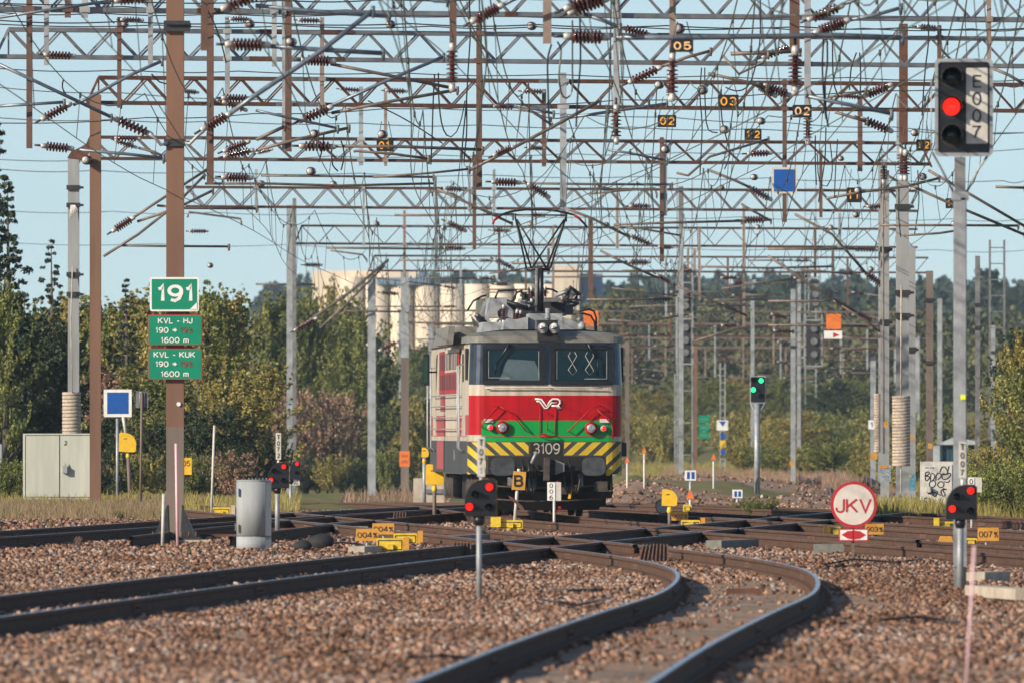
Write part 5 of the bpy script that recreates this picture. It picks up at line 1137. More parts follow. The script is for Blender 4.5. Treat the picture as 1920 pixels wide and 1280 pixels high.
def dwarf(label, Y, pole, head, plate, lamps, txt, pw=5.5):
    "pole: px, py_top; head: x0,x1,y0,y1"
    px, pyt = pole; z0 = zg(Y); base = W(px, 0, Y); base.z = z0; root = thing('dwarf_signal', label, 'signal', base, 'low shunting signals')
    mb = MB(); mb.lathe(base - Vector((0,0,.1)), W(px, pyt, Y), [(0, pw / S(Y)),(1, pw / S(Y))], n=14); c_ = W(px, pyt + 4, Y); mb.build('pole', 'galv', root)
    mb = MB(); c_ = W(px, head[3], Y); mb.lathe(c_ - Vector((0,0,.10)), c_ + Vector((0,0,.01)), [(0, .05),(.5,.065),(1,.06)], n=12); mb.build('collar', 'black', root)
    x0, x1, y0, y1 = head; a = W(x0, y1, Y); b = W(x1, y0, Y); w_ = b.x - a.x; h_ = b.z - a.z
    poly = [(a.x, a.z), (b.x, a.z), (b.x, b.z - .03), (b.x - .03, b.z)]
    poly += [(a.x + w_ * (.62 - .62 * math.sin(R(t))), a.z + h_ * (.36 + .64 * math.cos(R(t)))) for t in range(0, 91, 9)]
    mb = MB(); mb.prism(poly, Y - .08, Y + .10); hd = mb.build('head', 'black', root)
    mb = MB(); mb.prism([(p[0] * 1 + (p[0]-(a.x+b.x)/2) * .03 + .006, p[1] + (p[1]-(a.z+b.z)/2) * .02) for p in poly], Y + .101, Y + .125); mb.build('backplate', 'orange', root)
    for (lx_, ly_, on) in lamps: lens(root, lx_, ly_, 6.4 * S(Y) / 165 * 1.0, Y - .08, on, y_hood=.09)
    if plate:
        p0, p1, q0, q1 = plate; mb = MB(); mb.prism(rrect(p0, p1, q0, q1, .8, Y), Y - .01, Y + .01); pl = mb.build('number_plate', 'off_white', root)
        mb = MB(); vtext(mb, txt, (p0 + p1) / 2, (p1 - p0) * .52, q0 + 2, q1 - 2, Y - .016, .015); mb.build('lettering', 'text_black', pl)
        mb = MB(); mb.tube([W((p0 + p1) / 2, q1 - 2, Y + .03), W((p0 + p1) / 2, y0 + 6, Y + .03)], .02, n=6); mb.build('plate_stem', 'white', root)
    return root
Y1 = gY(1120); dwarf('low signal with two red lamps and plate T071, in front of the locomotive', Y1, (898.5, 965), (871.5, 930, 897, 967), (895, 909, 818, 893), [(917.5,912,'r'),(880,949,'r'),(891,926,'o'),(917,950,'o')], 'T071')
Y2 = gY(1104); dwarf('low signal with two red lamps and plate T007, by the post of the big signal', Y2, (1800.5, 968), (1773.5, 1831, 908, 973), (1797.5, 1811.5, 827, 895), [(1820,919,'r'),(1785.5,953,'r'),(1794,930,'o'),(1820,957,'o')], 'T007', pw=6.5)
Y3 = gY(1000); dwarf('low signal with two red lamps and plate T072, left of the grey round cabinet top', Y3, (520, 912), (501, 541, 866, 914), (517, 527, 811, 861), [(532,874,'r'),(508,899,'r'),(514,882,'o'),(532,900,'o')], 'T072', pw=4.6)
Y4 = gY(958); root = dwarf('small far signal with one red lamp behind plate T072 signal', Y4, (545, 905), (543, 563, 864, 898), None, [(557,869,'r'),(557,886,'o')], '', pw=3)
mb = MB(); mb.prism(rrect(542, 562, 899, 909, .5, Y4), Y4 - .03, Y4 - .01); q = mb.build('number_plate', 'off_white', root); mb = MB(); ptext(mb, '092', 544, 559, 901, 907.5, Y4 - .034); mb.build('lettering', 'text_black', q)
# tall stop signal
YE = gY(1101); root = thing('stop_signal', 'tall three-lamp signal lit red with white plate E007', 'signal', W(1800, 1101, YE))
a = W(1800, 1103, YE)
mb = MB(); b = W(1801, 292, YE); c_ = W(1800, 372, YE); mb.lathe((a.x, YE, 0), (a.x, YE, c_.z), [(0, .075),(1,.068)], n=16); mb.build('pole', 'galv', root)
mb = MB(); mb.cbeam((a.x, YE + .0, .25), (a.x + .0, YE + .0, c_.z), .15, .16, .012); mb.bar((a.x + .035, YE - .09, .9), (a.x + .035, YE - .09, c_.z), .06, .02); mb.build('cable_duct', 'galv', root)
mb = MB(); mb.bar(W(1800, 375, YE), W(1800, 295, YE), .125, .12); mb.build('upper_pole', 'galv_dark', root)
mb = MB(); c_ = W(1800, 368, YE); mb.box(c_.x - .10, c_.x + .10, YE - .1, YE + .1, c_.z - .05, c_.z + .05)
for s_ in (-1, 1):
    mb.tube([W(1800 + s_ * 13, 360, YE), W(1800 + s_ * 36, 315, YE), W(1802 + s_ * 52, 290, YE), W(1802 + s_ * 55, 284, YE - .05)], .015, n=6)
    mb.tube([W(1803 + s_ * 57, 286, YE + .15), W(1803 + s_ * 57, 150, YE + .15)], .008, n=5)
mb.build('bracket_frame', 'galv', root)
mb = MB(); mb.prism(rrect(1754, 1860, 112, 292, 9, YE), YE - .03, YE + .16)
hd = mb.build('head', 'galv', root)
mb = MB(); mb.prism(rrect(1758.5, 1855.5, 116.5, 287, 6, YE), YE - .04, YE - .029); mb.build('backboard', 'black', root)
# raised rim around the backboard
outer = rrect(1752.5, 1861.5, 110.5, 293.5, 9, YE); inner = rrect(1758.5, 1855.5, 117, 287, 6, YE); n = len(outer); mb = MB()
vs = [(x, YE - .06, z) for x, z in outer] + [(x, YE - .06, z) for x, z in inner] + [(x, YE - .02, z) for x, z in outer] + [(x, YE - .041, z) for x, z in inner]
fs = []
for i in range(n):
    j = (i + 1) % n; fs += [(i, j, n + j, n + i), (i, 2*n + i, 2*n + j, j), (n + i, n + j, 3*n + j, 3*n + i)]
mb.add(vs, fs); mb.build('rim', 'galv', root)
mb = MB(); mb.prism(rrect(1811.5, 1851.5, 128, 270, 1.5, YE), YE - .052, YE - .041); pl = mb.build('number_plate', 'off_white', root)
mb = MB()
for k, (ch, y0, y1) in enumerate((('E',141,165),('0',173,198),('0',205,230),('7',236,260))): ptext(mb, ch, 1823 if ch != 'E' else 1824, 1840, y0, y1, YE - .057)
mb.build('lettering', 'text_black', pl)
for py, on in ((146,'o'),(200.5,'r'),(254,'o')): 
    mb = MB(); disc(mb, 1786, py + 1, 23, YE, -.05, -.041, n=24); mb.build('lamp_surround', 'matt_black', root); lens(root, 1784, py, 16, YE - .05, on, y_hood=.33)
mb = MB(); c_ = W(1805, 744, YE); mb.box(c_.x - .03, c_.x + .03, YE - .118, YE - .112, c_.z - .03, c_.z + .03); mb.build('marker_patch', 'neon', root)
# far green signal
YG = gYt(1420, 924); root = thing('clear_signal', 'signal with two green lamps on a pale post in the valley', 'signal', W(1420, 924, YG))
mb = MB(); a = W(1419.5, 0, YG); mb.lathe((a.x, YG, zg(YG) - .1), W(1419.5, 756, YG), [(0,.085),(1,.08)], n=12); mb.build('pole', 'galv', root)
mb = MB(); mb.prism(rrect(1406, 1436, 704, 756, 3, YG), YG, YG + .2); mb.build('head', 'galv', root)
mb = MB(); mb.prism(rrect(1408, 1434, 706, 753, 2, YG), YG - .02, YG - .001); mb.build('backboard', 'black', root)
for s_ in (-1, 1): mb = MB(); mb.tube([W(1421 + s_ * 14, 754, YG), W(1420 + s_ * 5, 772, YG), W(1420, 776, YG)], .025, n=5); mb.build('brace', 'galv', root)
for px, py, on in ((1427,713,'g'),(1412.5,730,'g'),(1427,743,'o'),(1412,713,'o')): lens(root, px, py, 4.6, YG - .02, on, y_hood=.12)
# blind gantry signals seen from behind
for (px0, px1, py0, py1, Y, lab) in ((1268,1299,598,682,560,'blind back of a signal in a pale frame, left one over the valley'),(1508,1541,600,686,600,'blind back of a signal in a pale frame, right one over the valley'),(1268,1299,530,590,600,'upper dark relay box above the left blind signal'),(1516,1538,520,585,640,'dark box above the right blind signal')):
    root = thing('gantry_signal', lab, 'signal', W((px0 + px1) / 2, py1, Y)); mb = MB()
    for x in (px0, px1): mb.bar(W(x, py0 - 10, Y), W(x, py1 + 2, Y), .06, .06)
    mb.bar(W(px0, py1, Y), W(px1, py1, Y), .06, .06); mb.bar(W(px0, py0, Y), W(px1, py0, Y), .06, .06); mb.build('frame', 'galv', root)
    mb = MB(); mb.prism(rrect(px0 + 4, px1 - 4, py0 + 3, py1 - 6, 3, Y), Y - .05, Y + .2); mb.build('housing', 'dark_iron', root)
    mb = MB()
    for k in range(3): disc(mb, (px0 + px1) / 2 + 2, py0 + 16 + k * (py1 - py0 - 24) / 2.6, 6.5, Y, -.22, -.05, n=12)
    mb.build('lamp_cover', 'galv_dark', root)
# ---------------------------------------------------------------- small signs and equipment
def post(root, px, py0, Y, r=.025, mm='galv', lean=0, name='post'):
    mb = MB(); b = W(px + lean, 0, Y); b.z = zg(Y) - .08; mb.tube([b, W(px, py0, Y)], r, n=8); return mb.build(name, mm, root)
# round JKV sign
YJ = gY(1046); root = thing('round_sign', 'round white sign JKV with red rim above a red arrow plate', 'sign', W(1600, 1046, YJ))
mb = MB(); b = W(1599, 0, YJ); mb.bar((b.x, YJ + .04, 0), W(1600, 915, YJ + .04), .045, .04); mb.build('post', 'wood', root)
mb = MB(); disc(mb, 1601, 945, 43.5, YJ, -.02, .008, n=40); mb.build('plate', 'red_sign', root); mb = MB(); disc(mb, 1601, 945, 38, YJ, -.025, -.0205, n=40); mb.build('face', 'dull_white', root)
mb = MB(); ptext(mb, 'JKV', 1566.5, 1634, 933, 960.5, YJ - .03, .0); mb.build('lettering', 'red_sign', root)
mb = MB(); mb.prism(rrect(1572.5, 1628.5, 990, 1013.5, 1, YJ), YJ - .02, YJ + .0); pl = mb.build('arrow_plate', 'red_sign', root)
mb = MB(); mb.prism(rrect(1575, 1599, 992.3, 1011.2, .5, YJ), YJ - .026, YJ - .0205); mb.prism(rrect(1602, 1626, 992.3, 1011.2, .5, YJ), YJ - .026, YJ - .0205); mb.build('arrow_field', 'white', pl)
mb = MB()
for pts in ([(1577.5,1001.5),(1589,994.5),(1599,993.5),(1599,1010),(1589,1008.5)], [(1602,993.5),(1612,994.5),(1623.5,1001.5),(1612,1008.5),(1602,1010)]):
    a = [W(x, y, YJ) for x, y in pts]; mb.prism([(v.x, v.z) for v in a], YJ - .032, YJ - .0265)
mb.build('arrows', 'red_sign', pl)
# blue board on post, left
YB = gY(955); root = thing('blue_board', 'blue square board with white frame on a thin post beside the cabinet', 'sign', W(220, 955, YB))
post(root, 220, 784, YB, .035); mb = MB(); mb.prism(rrect(194.5, 247, 729.5, 781, 1, YB), YB - .03, YB); mb.build('frame', 'white', root); mb = MB(); mb.prism(rrect(201, 241, 735, 775, .3, YB), YB - .036, YB - .0305); mb.build('blue_face', 'blue_sign', root)
# back of a small sign
YK = gY(962); root = thing('sign_back', 'small grey sign seen from behind on a brown pole', 'sign', W(263, 962, YK)); post(root, 266, 733, YK, .028, 'mast_brown_grey', -3)
mb = MB(); mb.prism(rrect(254.5, 278, 733, 764, 1.5, YK), YK + .03, YK + .05); mb.build('plate', 'galv_dark', root); mb = MB(); mb.tube([W(262,735,YK), W(262,762,YK), W(271,762,YK), W(271,735,YK), W(262,735,YK)], .012, n=5); mb.build('clamp', 'galv', root)
# yellow rounded point indicators
def indicator(label, px0, px1, py0, py1, pole_px, base_py, stem=None, lean=0, pole_m='mast_brown_grey'):
    Y = gY(base_py); root = thing('point_indicator', label, 'point indicator', W(pole_px, base_py, Y), 'yellow point indicators'); w_ = px1 - px0; h_ = py1 - py0
    P = [(px0, py1 - h_ * .03), (px0 + 1, py0 + 2), (px0 + w_ * .12, py0)]
    P += [(px0 + w_ * (.35 + .65 * math.sin(R(t))), py1 - h_ * .40 - h_ * .58 * math.cos(R(t))) for t in range(0, 91, 10)]; P += [(px1 - 1, py1 - 2), (px1 - 5, py1)]
    a = [W(x, y, Y) for x, y in P]; mb = MB(); mb.prism([(v.x, v.z) for v in a][::-1], Y - .06, Y + .07); mb.build('indicator_box', 'yellow', root)
    mb = MB(); cx = (px0 + px1) / 2 - w_ * .12; mb.tube([W(cx - 3, py0 + h_ * .33, Y - .065), W(cx + 3, py0 + h_ * .31, Y - .065)], .008, n=5); mb.build('slot', 'black', root)
    post(root, pole_px, py1, Y, 3.6 / S(Y), pole_m, lean); mb = MB(); c_ = W(pole_px, py1 + 3, Y); mb.lathe(c_ - Vector((0,0,.12)), c_ + Vector((0,0,.04)), [(0,.035),(.3,.06),(1,.04)], n=10); mb.build('collar', 'yellow', root)
    if stem: mb = MB(); mb.tube([W(stem[0], py0 + 3, Y), W(stem[1], stem[2], Y)], .04, n=8); mb.build('stem', 'off_white', root)
    return root
indicator('yellow point indicator left of the locomotive', 797.5, 832, 869, 908, 814.5, 973)
indicator('yellow point indicator with white stem behind the blue board', 222.5, 255.5, 810, 847, 240, 952, stem=(236, 231, 781), lean=5)
indicator('yellow point indicator right of the locomotive, in front of a pale disc', 1240.5, 1270, 916, 948, 1255.5, 986)
indicator('small yellow point indicator half hidden at the left flank of the locomotive', 790, 804, 838, 857, 795.5, 945, pole_m='galv')
# rectangular numbered boxes / plates
def yplate(label, px0, px1, py0, py1, text, post_px, base_py, mm='orange', tm='text_black', notch=False, cut=None, vertical=False):
    Y = gY(base_py); root = thing('number_plate_post', label, 'number plate', W(post_px, base_py, Y)); post(root, post_px, py1 - 2, Y + .03, .02)
    mb = MB(); mb.prism(rrect(px0, px1, py0, py1, 1, Y), Y - .015, Y + .01); mb.build('plate', mm, root)
    mb = MB()
    if vertical: vtext(mb, text, px0 + (px1 - px0) * vertical, 7, py0 + 1, py1 - 1, Y - .02)
    else:
        w_ = px1 - px0; t = text
        if t.endswith('%'): ptext(mb, t[:-1], px0 + w_ * .06, px0 + w_ * .70, py0 + (py1 - py0) * .28, py1 - (py1 - py0) * .26, Y - .02); ptext(mb, '%', px0 + w_ * .76, px0 + w_ * .95, py0 + (py1 - py0) * .3, py1 - (py1 - py0) * .22, Y - .02)
        else: ptext(mb, t, px0 + w_ * .12, px1 - w_ * .1, py0 + (py1 - py0) * .16, py0 + (py1 - py0) * .5, Y - .02)
    mb.build('lettering', tm, root); return root
yplate('front orange plate 004 beside the yellow motor boxes', 667.5, 709.5, 990.5, 1013, '004%', 688, 1032)
yplate('second orange plate 004, overlapping behind the front one', 698, 739, 980, 1001, '004%', 719, 1017)
yplate('orange plate 002 below the right point indicator', 1258.5, 1290.5, 958.5, 975, '002%', 1275, 984)
yplate('orange plate 003 right of the round sign', 1622, 1657, 981, 1001, '003%', 1636, 1017)
yplate('orange plate 007 right of the low signal', 1833, 1873, 988, 1013, '007%', 1849, 1028)
yplate('yellow plate 005 behind the tall brown mast', 330, 359.5, 857.5, 889, '005', 343, 975, 'yellow')
# box 006 and 00.. cabinet
for (lab, p0, p1, q0, q1, fr, ppx, basey, tx) in (('small grey relay box 006 on a thin post before the locomotive', 1026, 1052, 903, 938, 15, 1039, 994, '006'), ('grey relay box behind the T007 signal', 1815, 1841, 894, 922, 12, 1822, 1000, '00')):
    Y = gY(basey); root = thing('relay_box', lab, 'relay box', W(ppx, basey, Y)); post(root, ppx, q1, Y, .025, 'off_white'); mb = MB(); mb.prism(rrect(p0, p1, q0, q1, 1, Y), Y, Y + .15); mb.build('box', 'off_white', root)
    mb = MB(); mb.prism(rrect(p0 + .6, p0 + fr, q0 + .6, q1 - .6, 1, Y), Y - .012, Y - .001); mb.build('face', 'white', root); mb = MB(); vtext(mb, tx, p0 + fr / 2, 6.5, q0 + 1, q1 - 1, Y - .016); mb.build('lettering', 'text_black', root)
# B sign
Y = gY(990); root = thing('letter_sign', 'orange sign with a black B leaning before the left buffer', 'sign', W(965, 973, Y)); mb = MB(); mb.tube([W(964, 990, Y), W(973, 878, Y)], .032, n=8); mb.build('post', 'off_white', root)
mb = MB(); a = [W(x, y, Y) for x, y in ((959,917),(984,918),(986.5,884),(962.5,882))]; mb.prism([(v.x, v.z) for v in a], Y - .06, Y - .035); mb.build('plate', 'orange', root)
mb = MB(); ptext(mb, 'B', 963.5, 981, 889.5, 912, Y - .065, .03); mb.build('lettering', 'text_black', root)
mb = MB(); a = [W(x, y, Y) for x, y in ((953,928),(960,931),(980,948),(984,957),(975,955),(967,943),(957,936))]; mb.prism([(v.x, v.z) for v in a], Y - .055, Y - .035); mb.build('pointer', 'rust', root)
# motor boxes
def motor(label, px0, px1, py0, py1, ear=None, base=None, mm='yellow_box', em='orange', shade_side=None, depth=.35):
    Y = gY(base or py1 + 3); root = thing('point_motor', label, 'point motor', W((px0 + px1) / 2, py1, Y)); mb = MB(); a = rrect(px0, px1, py0, py1 + 1, 2.5, Y); mb.prism(a, Y, Y + depth)
    b = W(px0, py1, Y).x, W(px1, py0, Y).x; mb.build('housing', mm, root)
    c0 = W(px0 + 3, py1 - 2, Y); c1 = W(px1 - 3, py0 + 4, Y); mb = MB()
    for u, v in (((c0.x, c0.z), (c1.x, c0.z)), ((c1.x, c0.z), (c1.x, c1.z)), ((c1.x, c1.z), (c0.x, c1.z)), ((c0.x, c1.z), (c0.x, c0.z))): mb.bar((u[0], Y - .004, u[1]), (v[0], Y - .004, v[1]), .012, .01)
    mb.build('lid_seam', 'dark_iron', root)
    mb = MB(); mb.box((c0.x + c1.x) / 2 - .04, (c0.x + c1.x) / 2 + .05, Y - .05, Y - .003, c0.z, c0.z + .08); mb.build('latch', mm, root)
    if ear:
        e0, e1, f0, f1 = ear; mb = MB(); mb.prism(rrect(e0, e1, f0, f1, .6, Y), Y - .08, Y + depth * .8); mb.build('end_block', em, root)
motor('front yellow point motor beside plate 004', 706, 756, 1008, 1031, (757, 767, 1006, 1030), 1034)
motor('rear yellow point motor with orange end, right of plate 004', 738, 782, 999, 1018, (783, 793, 994, 1021), 1022)
motor('yellow point motor beside the low signal T071', 934, 980, 974, 990, (920, 939, 968, 987), 993, em='yellow_box')
motor('yellow point motor under the right point indicator', 1277, 1313, 974, 987, (1314, 1322, 970, 988), 991)
motor('yellow point motor behind the round sign', 1557, 1576, 986, 1004, (1545, 1555, 983, 1004), 1007)
motor('yellow point motor left of the T007 signal', 1762, 1790, 977, 990, (1751.5, 1761, 970, 990), 993, em='yellow_box')
motor('yellow point motor half hidden behind the signal post', 1810, 1832, 1008, 1024, None, 1027)
motor('yellow point motor far left behind the thin stake', 397, 432, 950, 966, (433, 441, 946, 966), 966, em='concrete_pale')
motor('small yellow motor box by the far triangle board', 1281, 1297, 945, 958, None, 966)
Y = gY(1022); root = thing('orange_bracket', 'orange trapezoid rail stop left of the signal posts', 'rail bracket', W(1773, 1022, Y)); mb = MB(); a = [W(x, y, Y) for x, y in ((1757,1022),(1789,1022),(1784,1004),(1764,1004))]; mb.prism([(v.x, v.z) for v in a], Y, Y + .3); mb.build('body', 'orange', root)
# big grey cabinets
YC = gY(958); root = thing('equipment_cabinet', 'large pale two-door cabinet numbered 2 in dry grass at the left', 'cabinet', W(112, 958, YC)); a = W(43, 936, YC); b = W(181, 812, YC)
mb = MB(); mb.box(a.x, b.x, YC, YC + .55, a.z, b.z); mb.build('body', 'cabinet', root)
mb = MB(); mb.box(a.x + .05, b.x - .04, YC + .02, YC + .5, zg(YC) - .1, a.z - .002); mb.build('plinth', 'dark_iron', root)
m0 = W(112, 0, YC).x
for d0, d1 in ((a.x + .07, m0 - .012), (m0 + .012, b.x - .07)): mb = MB(); mb.box(d0, d1, YC - .022, YC - .001, a.z + .07, b.z - .05); dr = mb.build('door', 'cabinet', root)
mb = MB()
for x in (a.x + .062, m0, b.x - .062): mb.box(x - .011, x + .011, YC - .004, YC - .0015, a.z + .06, b.z - .04)
for z in (a.z + .062, b.z - .042): mb.box(a.x + .06, b.x - .06, YC - .0045, YC - .002, z - .008, z + .008)
mb.build('door_gap', 'black', root)
mb = MB(); c_ = W(122, 880, YC); mb.box(c_.x - .055, c_.x + .055, YC - .15, YC - .023, c_.z - .08, c_.z + .08); mb.tube([(c_.x - .03, YC - .1, c_.z + .08), (c_.x, YC - .1, c_.z + .17), (c_.x + .03, YC - .1, c_.z + .08)], .012, n=6); mb.build('padlock', 'galv', root)
mb = MB(); ptext(mb, '2', 120, 126, 825.5, 834, YC - .027, .02); mb.build('lettering', 'text_black', root)
mb = MB(); c_ = W(180, 817, YC); mb.box(c_.x - .04, c_.x + .02, YC - .012, YC - .003, c_.z - .035, c_.z + .035); mb.build('marker_patch', 'neon', root)
# round grey cabinet
Y = gY(1029); root = thing('round_cabinet', 'grey half round cabinet standing on the ballast left of the point motors', 'cabinet', W(475, 1029, Y)); a = W(442.5, 1030, Y); b = W(508, 901, Y); w_ = b.x - a.x
poly = [(a.x + w_ / 2 - w_ / 2 * math.cos(R(t)), Y + .27 - .27 * math.sin(R(t))) for t in range(-30, 135, 9)] + [(b.x, Y + .12), (b.x, Y + .45), (a.x + .1, Y + .45)]
def vprism(mb, poly, z0, z1, mi=0):
    n = len(poly); mb.add([(x, y, z0) for x, y in poly] + [(x, y, z1) for x, y in poly], [list(range(n))[::-1], list(range(n, 2*n))] + [[i, (i+1) % n, (i+1) % n + n, i + n] for i in range(n)], mi)
    for q_ in range(len(mb.f) - n, len(mb.f) - 4): mb.sm[q_] = True
mb = MB(); vprism(mb, poly, a.z + .22, b.z); mb.build('body', 'cabinet_grey', root); mb = MB(); vprism(mb, [(x * 1 , y + .012) for x, y in poly], -.05, a.z + .21); mb.build('plinth', 'cabinet_grey', root)
mb = MB(); vprism(mb, [((x - a.x - w_/2) * 1.02 + a.x + w_/2, y - .004) for x, y in poly], b.z + .001, b.z + .02); mb.build('lid', 'cabinet_grey', root)
mb = MB()
for k in range(6): mb.lathe((a.x + .2 + k * .055, Y + .1, b.z + .02), (a.x + .2 + k * .055, Y + .1, b.z + .05), [(0,.015),(1,.012)], n=6)
for z in (b.z - .15, a.z + .36): mb.box(a.x - .02, a.x + .0, Y + .02, Y + .1, z - .06, z + .06)
mb.build('hinge', 'galv_dark', root)
# graffiti cabinet
Y = gY(962); root = thing('graffiti_cabinet', 'white cabinet K091 covered with black scribbles', 'cabinet', W(1757, 962, Y)); a = W(1726.5, 961, Y); b = W(1788, 864.5, Y); mb = MB(); mb.box(a.x, b.x, Y, Y + .5, a.z, b.z); mb.build('body', 'off_white', root)
mb = MB(); c0 = W(1731, 956, Y); c1 = W(1785, 870, Y); mb.box(c0.x, c1.x, Y - .02, Y - .001, c0.z, c1.z); mb.build('door', 'off_white', root); mb = MB(); mb.box(a.x + .02, b.x - .02, Y + .02, Y + .45, zg(Y) - .1, a.z); mb.build('plinth', 'dark_iron', root)
mb = MB(); mb.prism(rrect(1733.5, 1755.5, 872.5, 879.5, .3, Y), Y - .024, Y - .021); pl = mb.build('label_plate', 'white', root); mb = MB(); ptext(mb, 'K091', 1735, 1753.5, 874, 878.5, Y - .028); mb.build('lettering', 'text_black', pl)
mb = MB(); c_ = W(1740, 917, Y); mb.box(c_.x - .05, c_.x + .05, Y - .13, Y - .021, c_.z - .06, c_.z + .06); mb.build('lock_box', 'off_white', root)
mb = MB()
GS = [[(1735,885),(1742,884),(1738,890),(1734,889)],[(1734,892),(1742,893),(1738,900),(1735,899),(1735,885)],[(1745,887),(1745,901),(1750,898),(1752,889),(1746,886)],[(1754,900),(1756,888),(1762,886),(1764,892),(1758,898)],[(1762,884),(1765,876),(1770,874),(1774,878),(1776,886),(1768,889)],[(1779,873),(1776,886)],
 [(1767,897),(1766,888),(1774,888),(1782,887),(1776,896),(1768,898)],[(1742,905),(1744,912),(1750,912),(1754,906),(1751,900),(1744,902),(1742,906)],[(1758,909),(1762,913),(1768,911),(1769,904),(1763,902),(1758,906),(1758,910)],[(1770,902),(1778,903),(1780,899)],[(1770,914),(1764,920),(1768,929),(1772,926),(1768,918),(1774,916)],
 [(1732,935),(1738,932),(1744,936),(1742,942),(1736,940),(1732,936)],[(1750,938),(1756,946),(1762,940),(1760,948),(1768,944),(1768,950)],[(1740,925),(1752,922),(1764,928)],[(1748,916),(1752,930),(1758,920)],[(1744,946),(1743,955)],[(1752,950),(1752,955)],[(1762,948),(1766,955),(1770,950)]]
for P in GS: mb.tube([(W(x, y, Y).x, Y - .024, W(x, y, Y).z) for x, y, _ in catmull([(x, y, 0) for x, y in P], 2)], .011, n=5)
mb.build('graffiti', 'graffiti', root)
# boxes on the right masts
for (lab, p0, p1, q0, q1, mm, hat, Yb) in (('grey sprayed box on the slim mast left of the weight stack', 1646, 1670, 870, 903, 'graffiti_box', (1649,1664,871,877), 295.4),('blue sprayed box on the mast right of the weight stack', 1699, 1717, 888, 919, 'blue_box', (1699,1709,890,894), 304.4),('round cornered grey drum at the foot of the slim mast', 1645, 1673, 932, 973, 'graffiti_box', None, 293.0)):
    root = thing('switch_box', lab, 'box', W((p0+p1)/2, q1, Yb)); mb = MB(); mb.prism(rrect(p0, p1, q0, q1, 3, Yb), Yb - .2, Yb); mb.build('housing', mm, root)
    if hat: mb = MB(); mb.prism(rrect(*hat, .3, Yb), Yb - .21, Yb - .201); mb.build('warning_label', 'orange', root)
# orange and other small plates
def plate(label, p0, p1, q0, q1, Y, mm, name='small_plate', text=None, tm='text_black', cat='sign', posted=None):
    root = thing(name, label, cat, W((p0+p1)/2, q1, Y)); mb = MB(); mb.prism(rrect(p0, p1, q0, q1, .6, Y), Y - .02, Y); mb.build('plate', mm, root)
    if text:
        mb = MB()
        for it in text: ptext(mb, *it, Y - .025, .01)
        mb.build('lettering', tm, root)
    if posted: post(root, posted, (q0 + q1) / 2, Y + .04, .04)
    return root
plate('orange plate on the brown lower part of the mast left of the locomotive', 749, 768, 845, 874, 558.8, 'orange_bright', text=[('=', 752, 765, 850, 858), ('=', 752, 765, 861, 869)], tm='dark_red_text')
plate('orange board hanging in the wires right of the roof of the locomotive', 1094, 1122, 583, 612, 330, 'orange_bright', text=[('A', 1100, 1116, 590, 606)] if False else None)
plate('orange board high over the valley near the right blind signal', 1549, 1577, 589, 617, 420, 'orange_bright', text=[('W', 1553, 1572, 596, 610)] if False else None)
r_ = plate('white board with a red triangle below the orange board', 1545, 1579, 620, 635, 419, 'white'); mb = MB(); a = [W(x, y, 419) for x, y in ((1562,623),(1574,628),(1562,633))]; mb.prism([(v.x, v.z) for v in a][::-1], 418.974, 418.979); mb.build('triangle', 'red_sign', r_)
for i, (q0, q1, l) in enumerate(((778, 792, 'upper'), (795, 807, 'middle'), (809, 821, 'lowest'))): plate('%s far green sign on the brown mast' % l, 1310, 1330, q0, q1, 690, 'green_sign', text=[(('210' if i == 0 else '--'), 1313, 1327, q0 + 4, q1 - 4)] if False else [('-', 1314, 1326, (q0+q1)/2 - 1, (q0+q1)/2 + 1)], tm='white')
r_ = plate('pale blue and white board on the ladder-like mast', 1344, 1365, 787, 806, 636, 'white'); mb = MB(); a = [W(x, y, 636) for x, y in ((1348,789),(1361,789),(1355,799))]; mb.prism([(v.x, v.z) for v in a][::-1], 635.97, 635.978); mb.build('blue_symbol', 'blue_sign', r_)
plate('yellow plate on the ladder-like mast', 1350, 1361, 825, 840, 636, 'yellow'); plate('upper dark blue plate on the ladder-like mast', 1351, 1360, 812, 822, 636, 'blue_sign'); plate('lower dark blue plate on the ladder-like mast', 1351, 1360, 842, 852, 636, 'blue_sign')
for p0, p1, q0, q1, bp, lab in ((1284, 1305, 881, 900, 922, 'white and blue low board in the middle of the dirt'), (1373, 1392, 917, 933, 946, 'white and blue low board nearer, by the green shrub')):
    Y = gYt((p0 + p1) / 2, bp); r_ = plate(lab, p0, p1, q0, q1, Y, 'white', posted=(p0 + p1) / 2); mb = MB(); a = W(p0 + 4, q1 - 3, Y); b = W(p1 - 3, q0 + 3, Y); mb.box(a.x, a.x + (b.x-a.x)*.36, Y - .028, Y - .021, a.z, b.z); mb.box(a.x + (b.x-a.x)*.6, b.x, Y - .028, Y - .021, a.z, b.z); mb.build('blue_symbol', 'blue_sign', r_)
plate('white and blue small plate on the thin mast left of the weight stacks', 1628, 1640, 787, 804, 419, 'white', text=[('1', 1633, 1636, 791, 800)], tm='blue_sign'); plate('orange plate on the thin mast left of the weight stacks', 1632, 1645, 848, 861, 418, 'orange')
plate('small yellow label on the brown part of the tall left mast', 173, 185, 710, 716, 290.7, 'orange'); plate('lower yellow label on the tall left mast', 175, 183, 717, 725, 290.7, 'orange')
for i, (x, y, Y) in enumerate(((542, 803, 502), (696, 827, 582), (1661, 795, 295.6), (1708, 819, 304.6), (1744, 835, 394.6), (1485, 868, 559))): plate(['yellow label on the slim mast left of the pink bush','yellow label on the bare grey mast before the bushes','yellow label on the slim mast left of the weight stack','yellow label beside the weight stack','yellow label on the brown mast','yellow label low on the mast on the bank'][i], x - 4, x + 4, y - 5, y + 5, Y, 'orange')
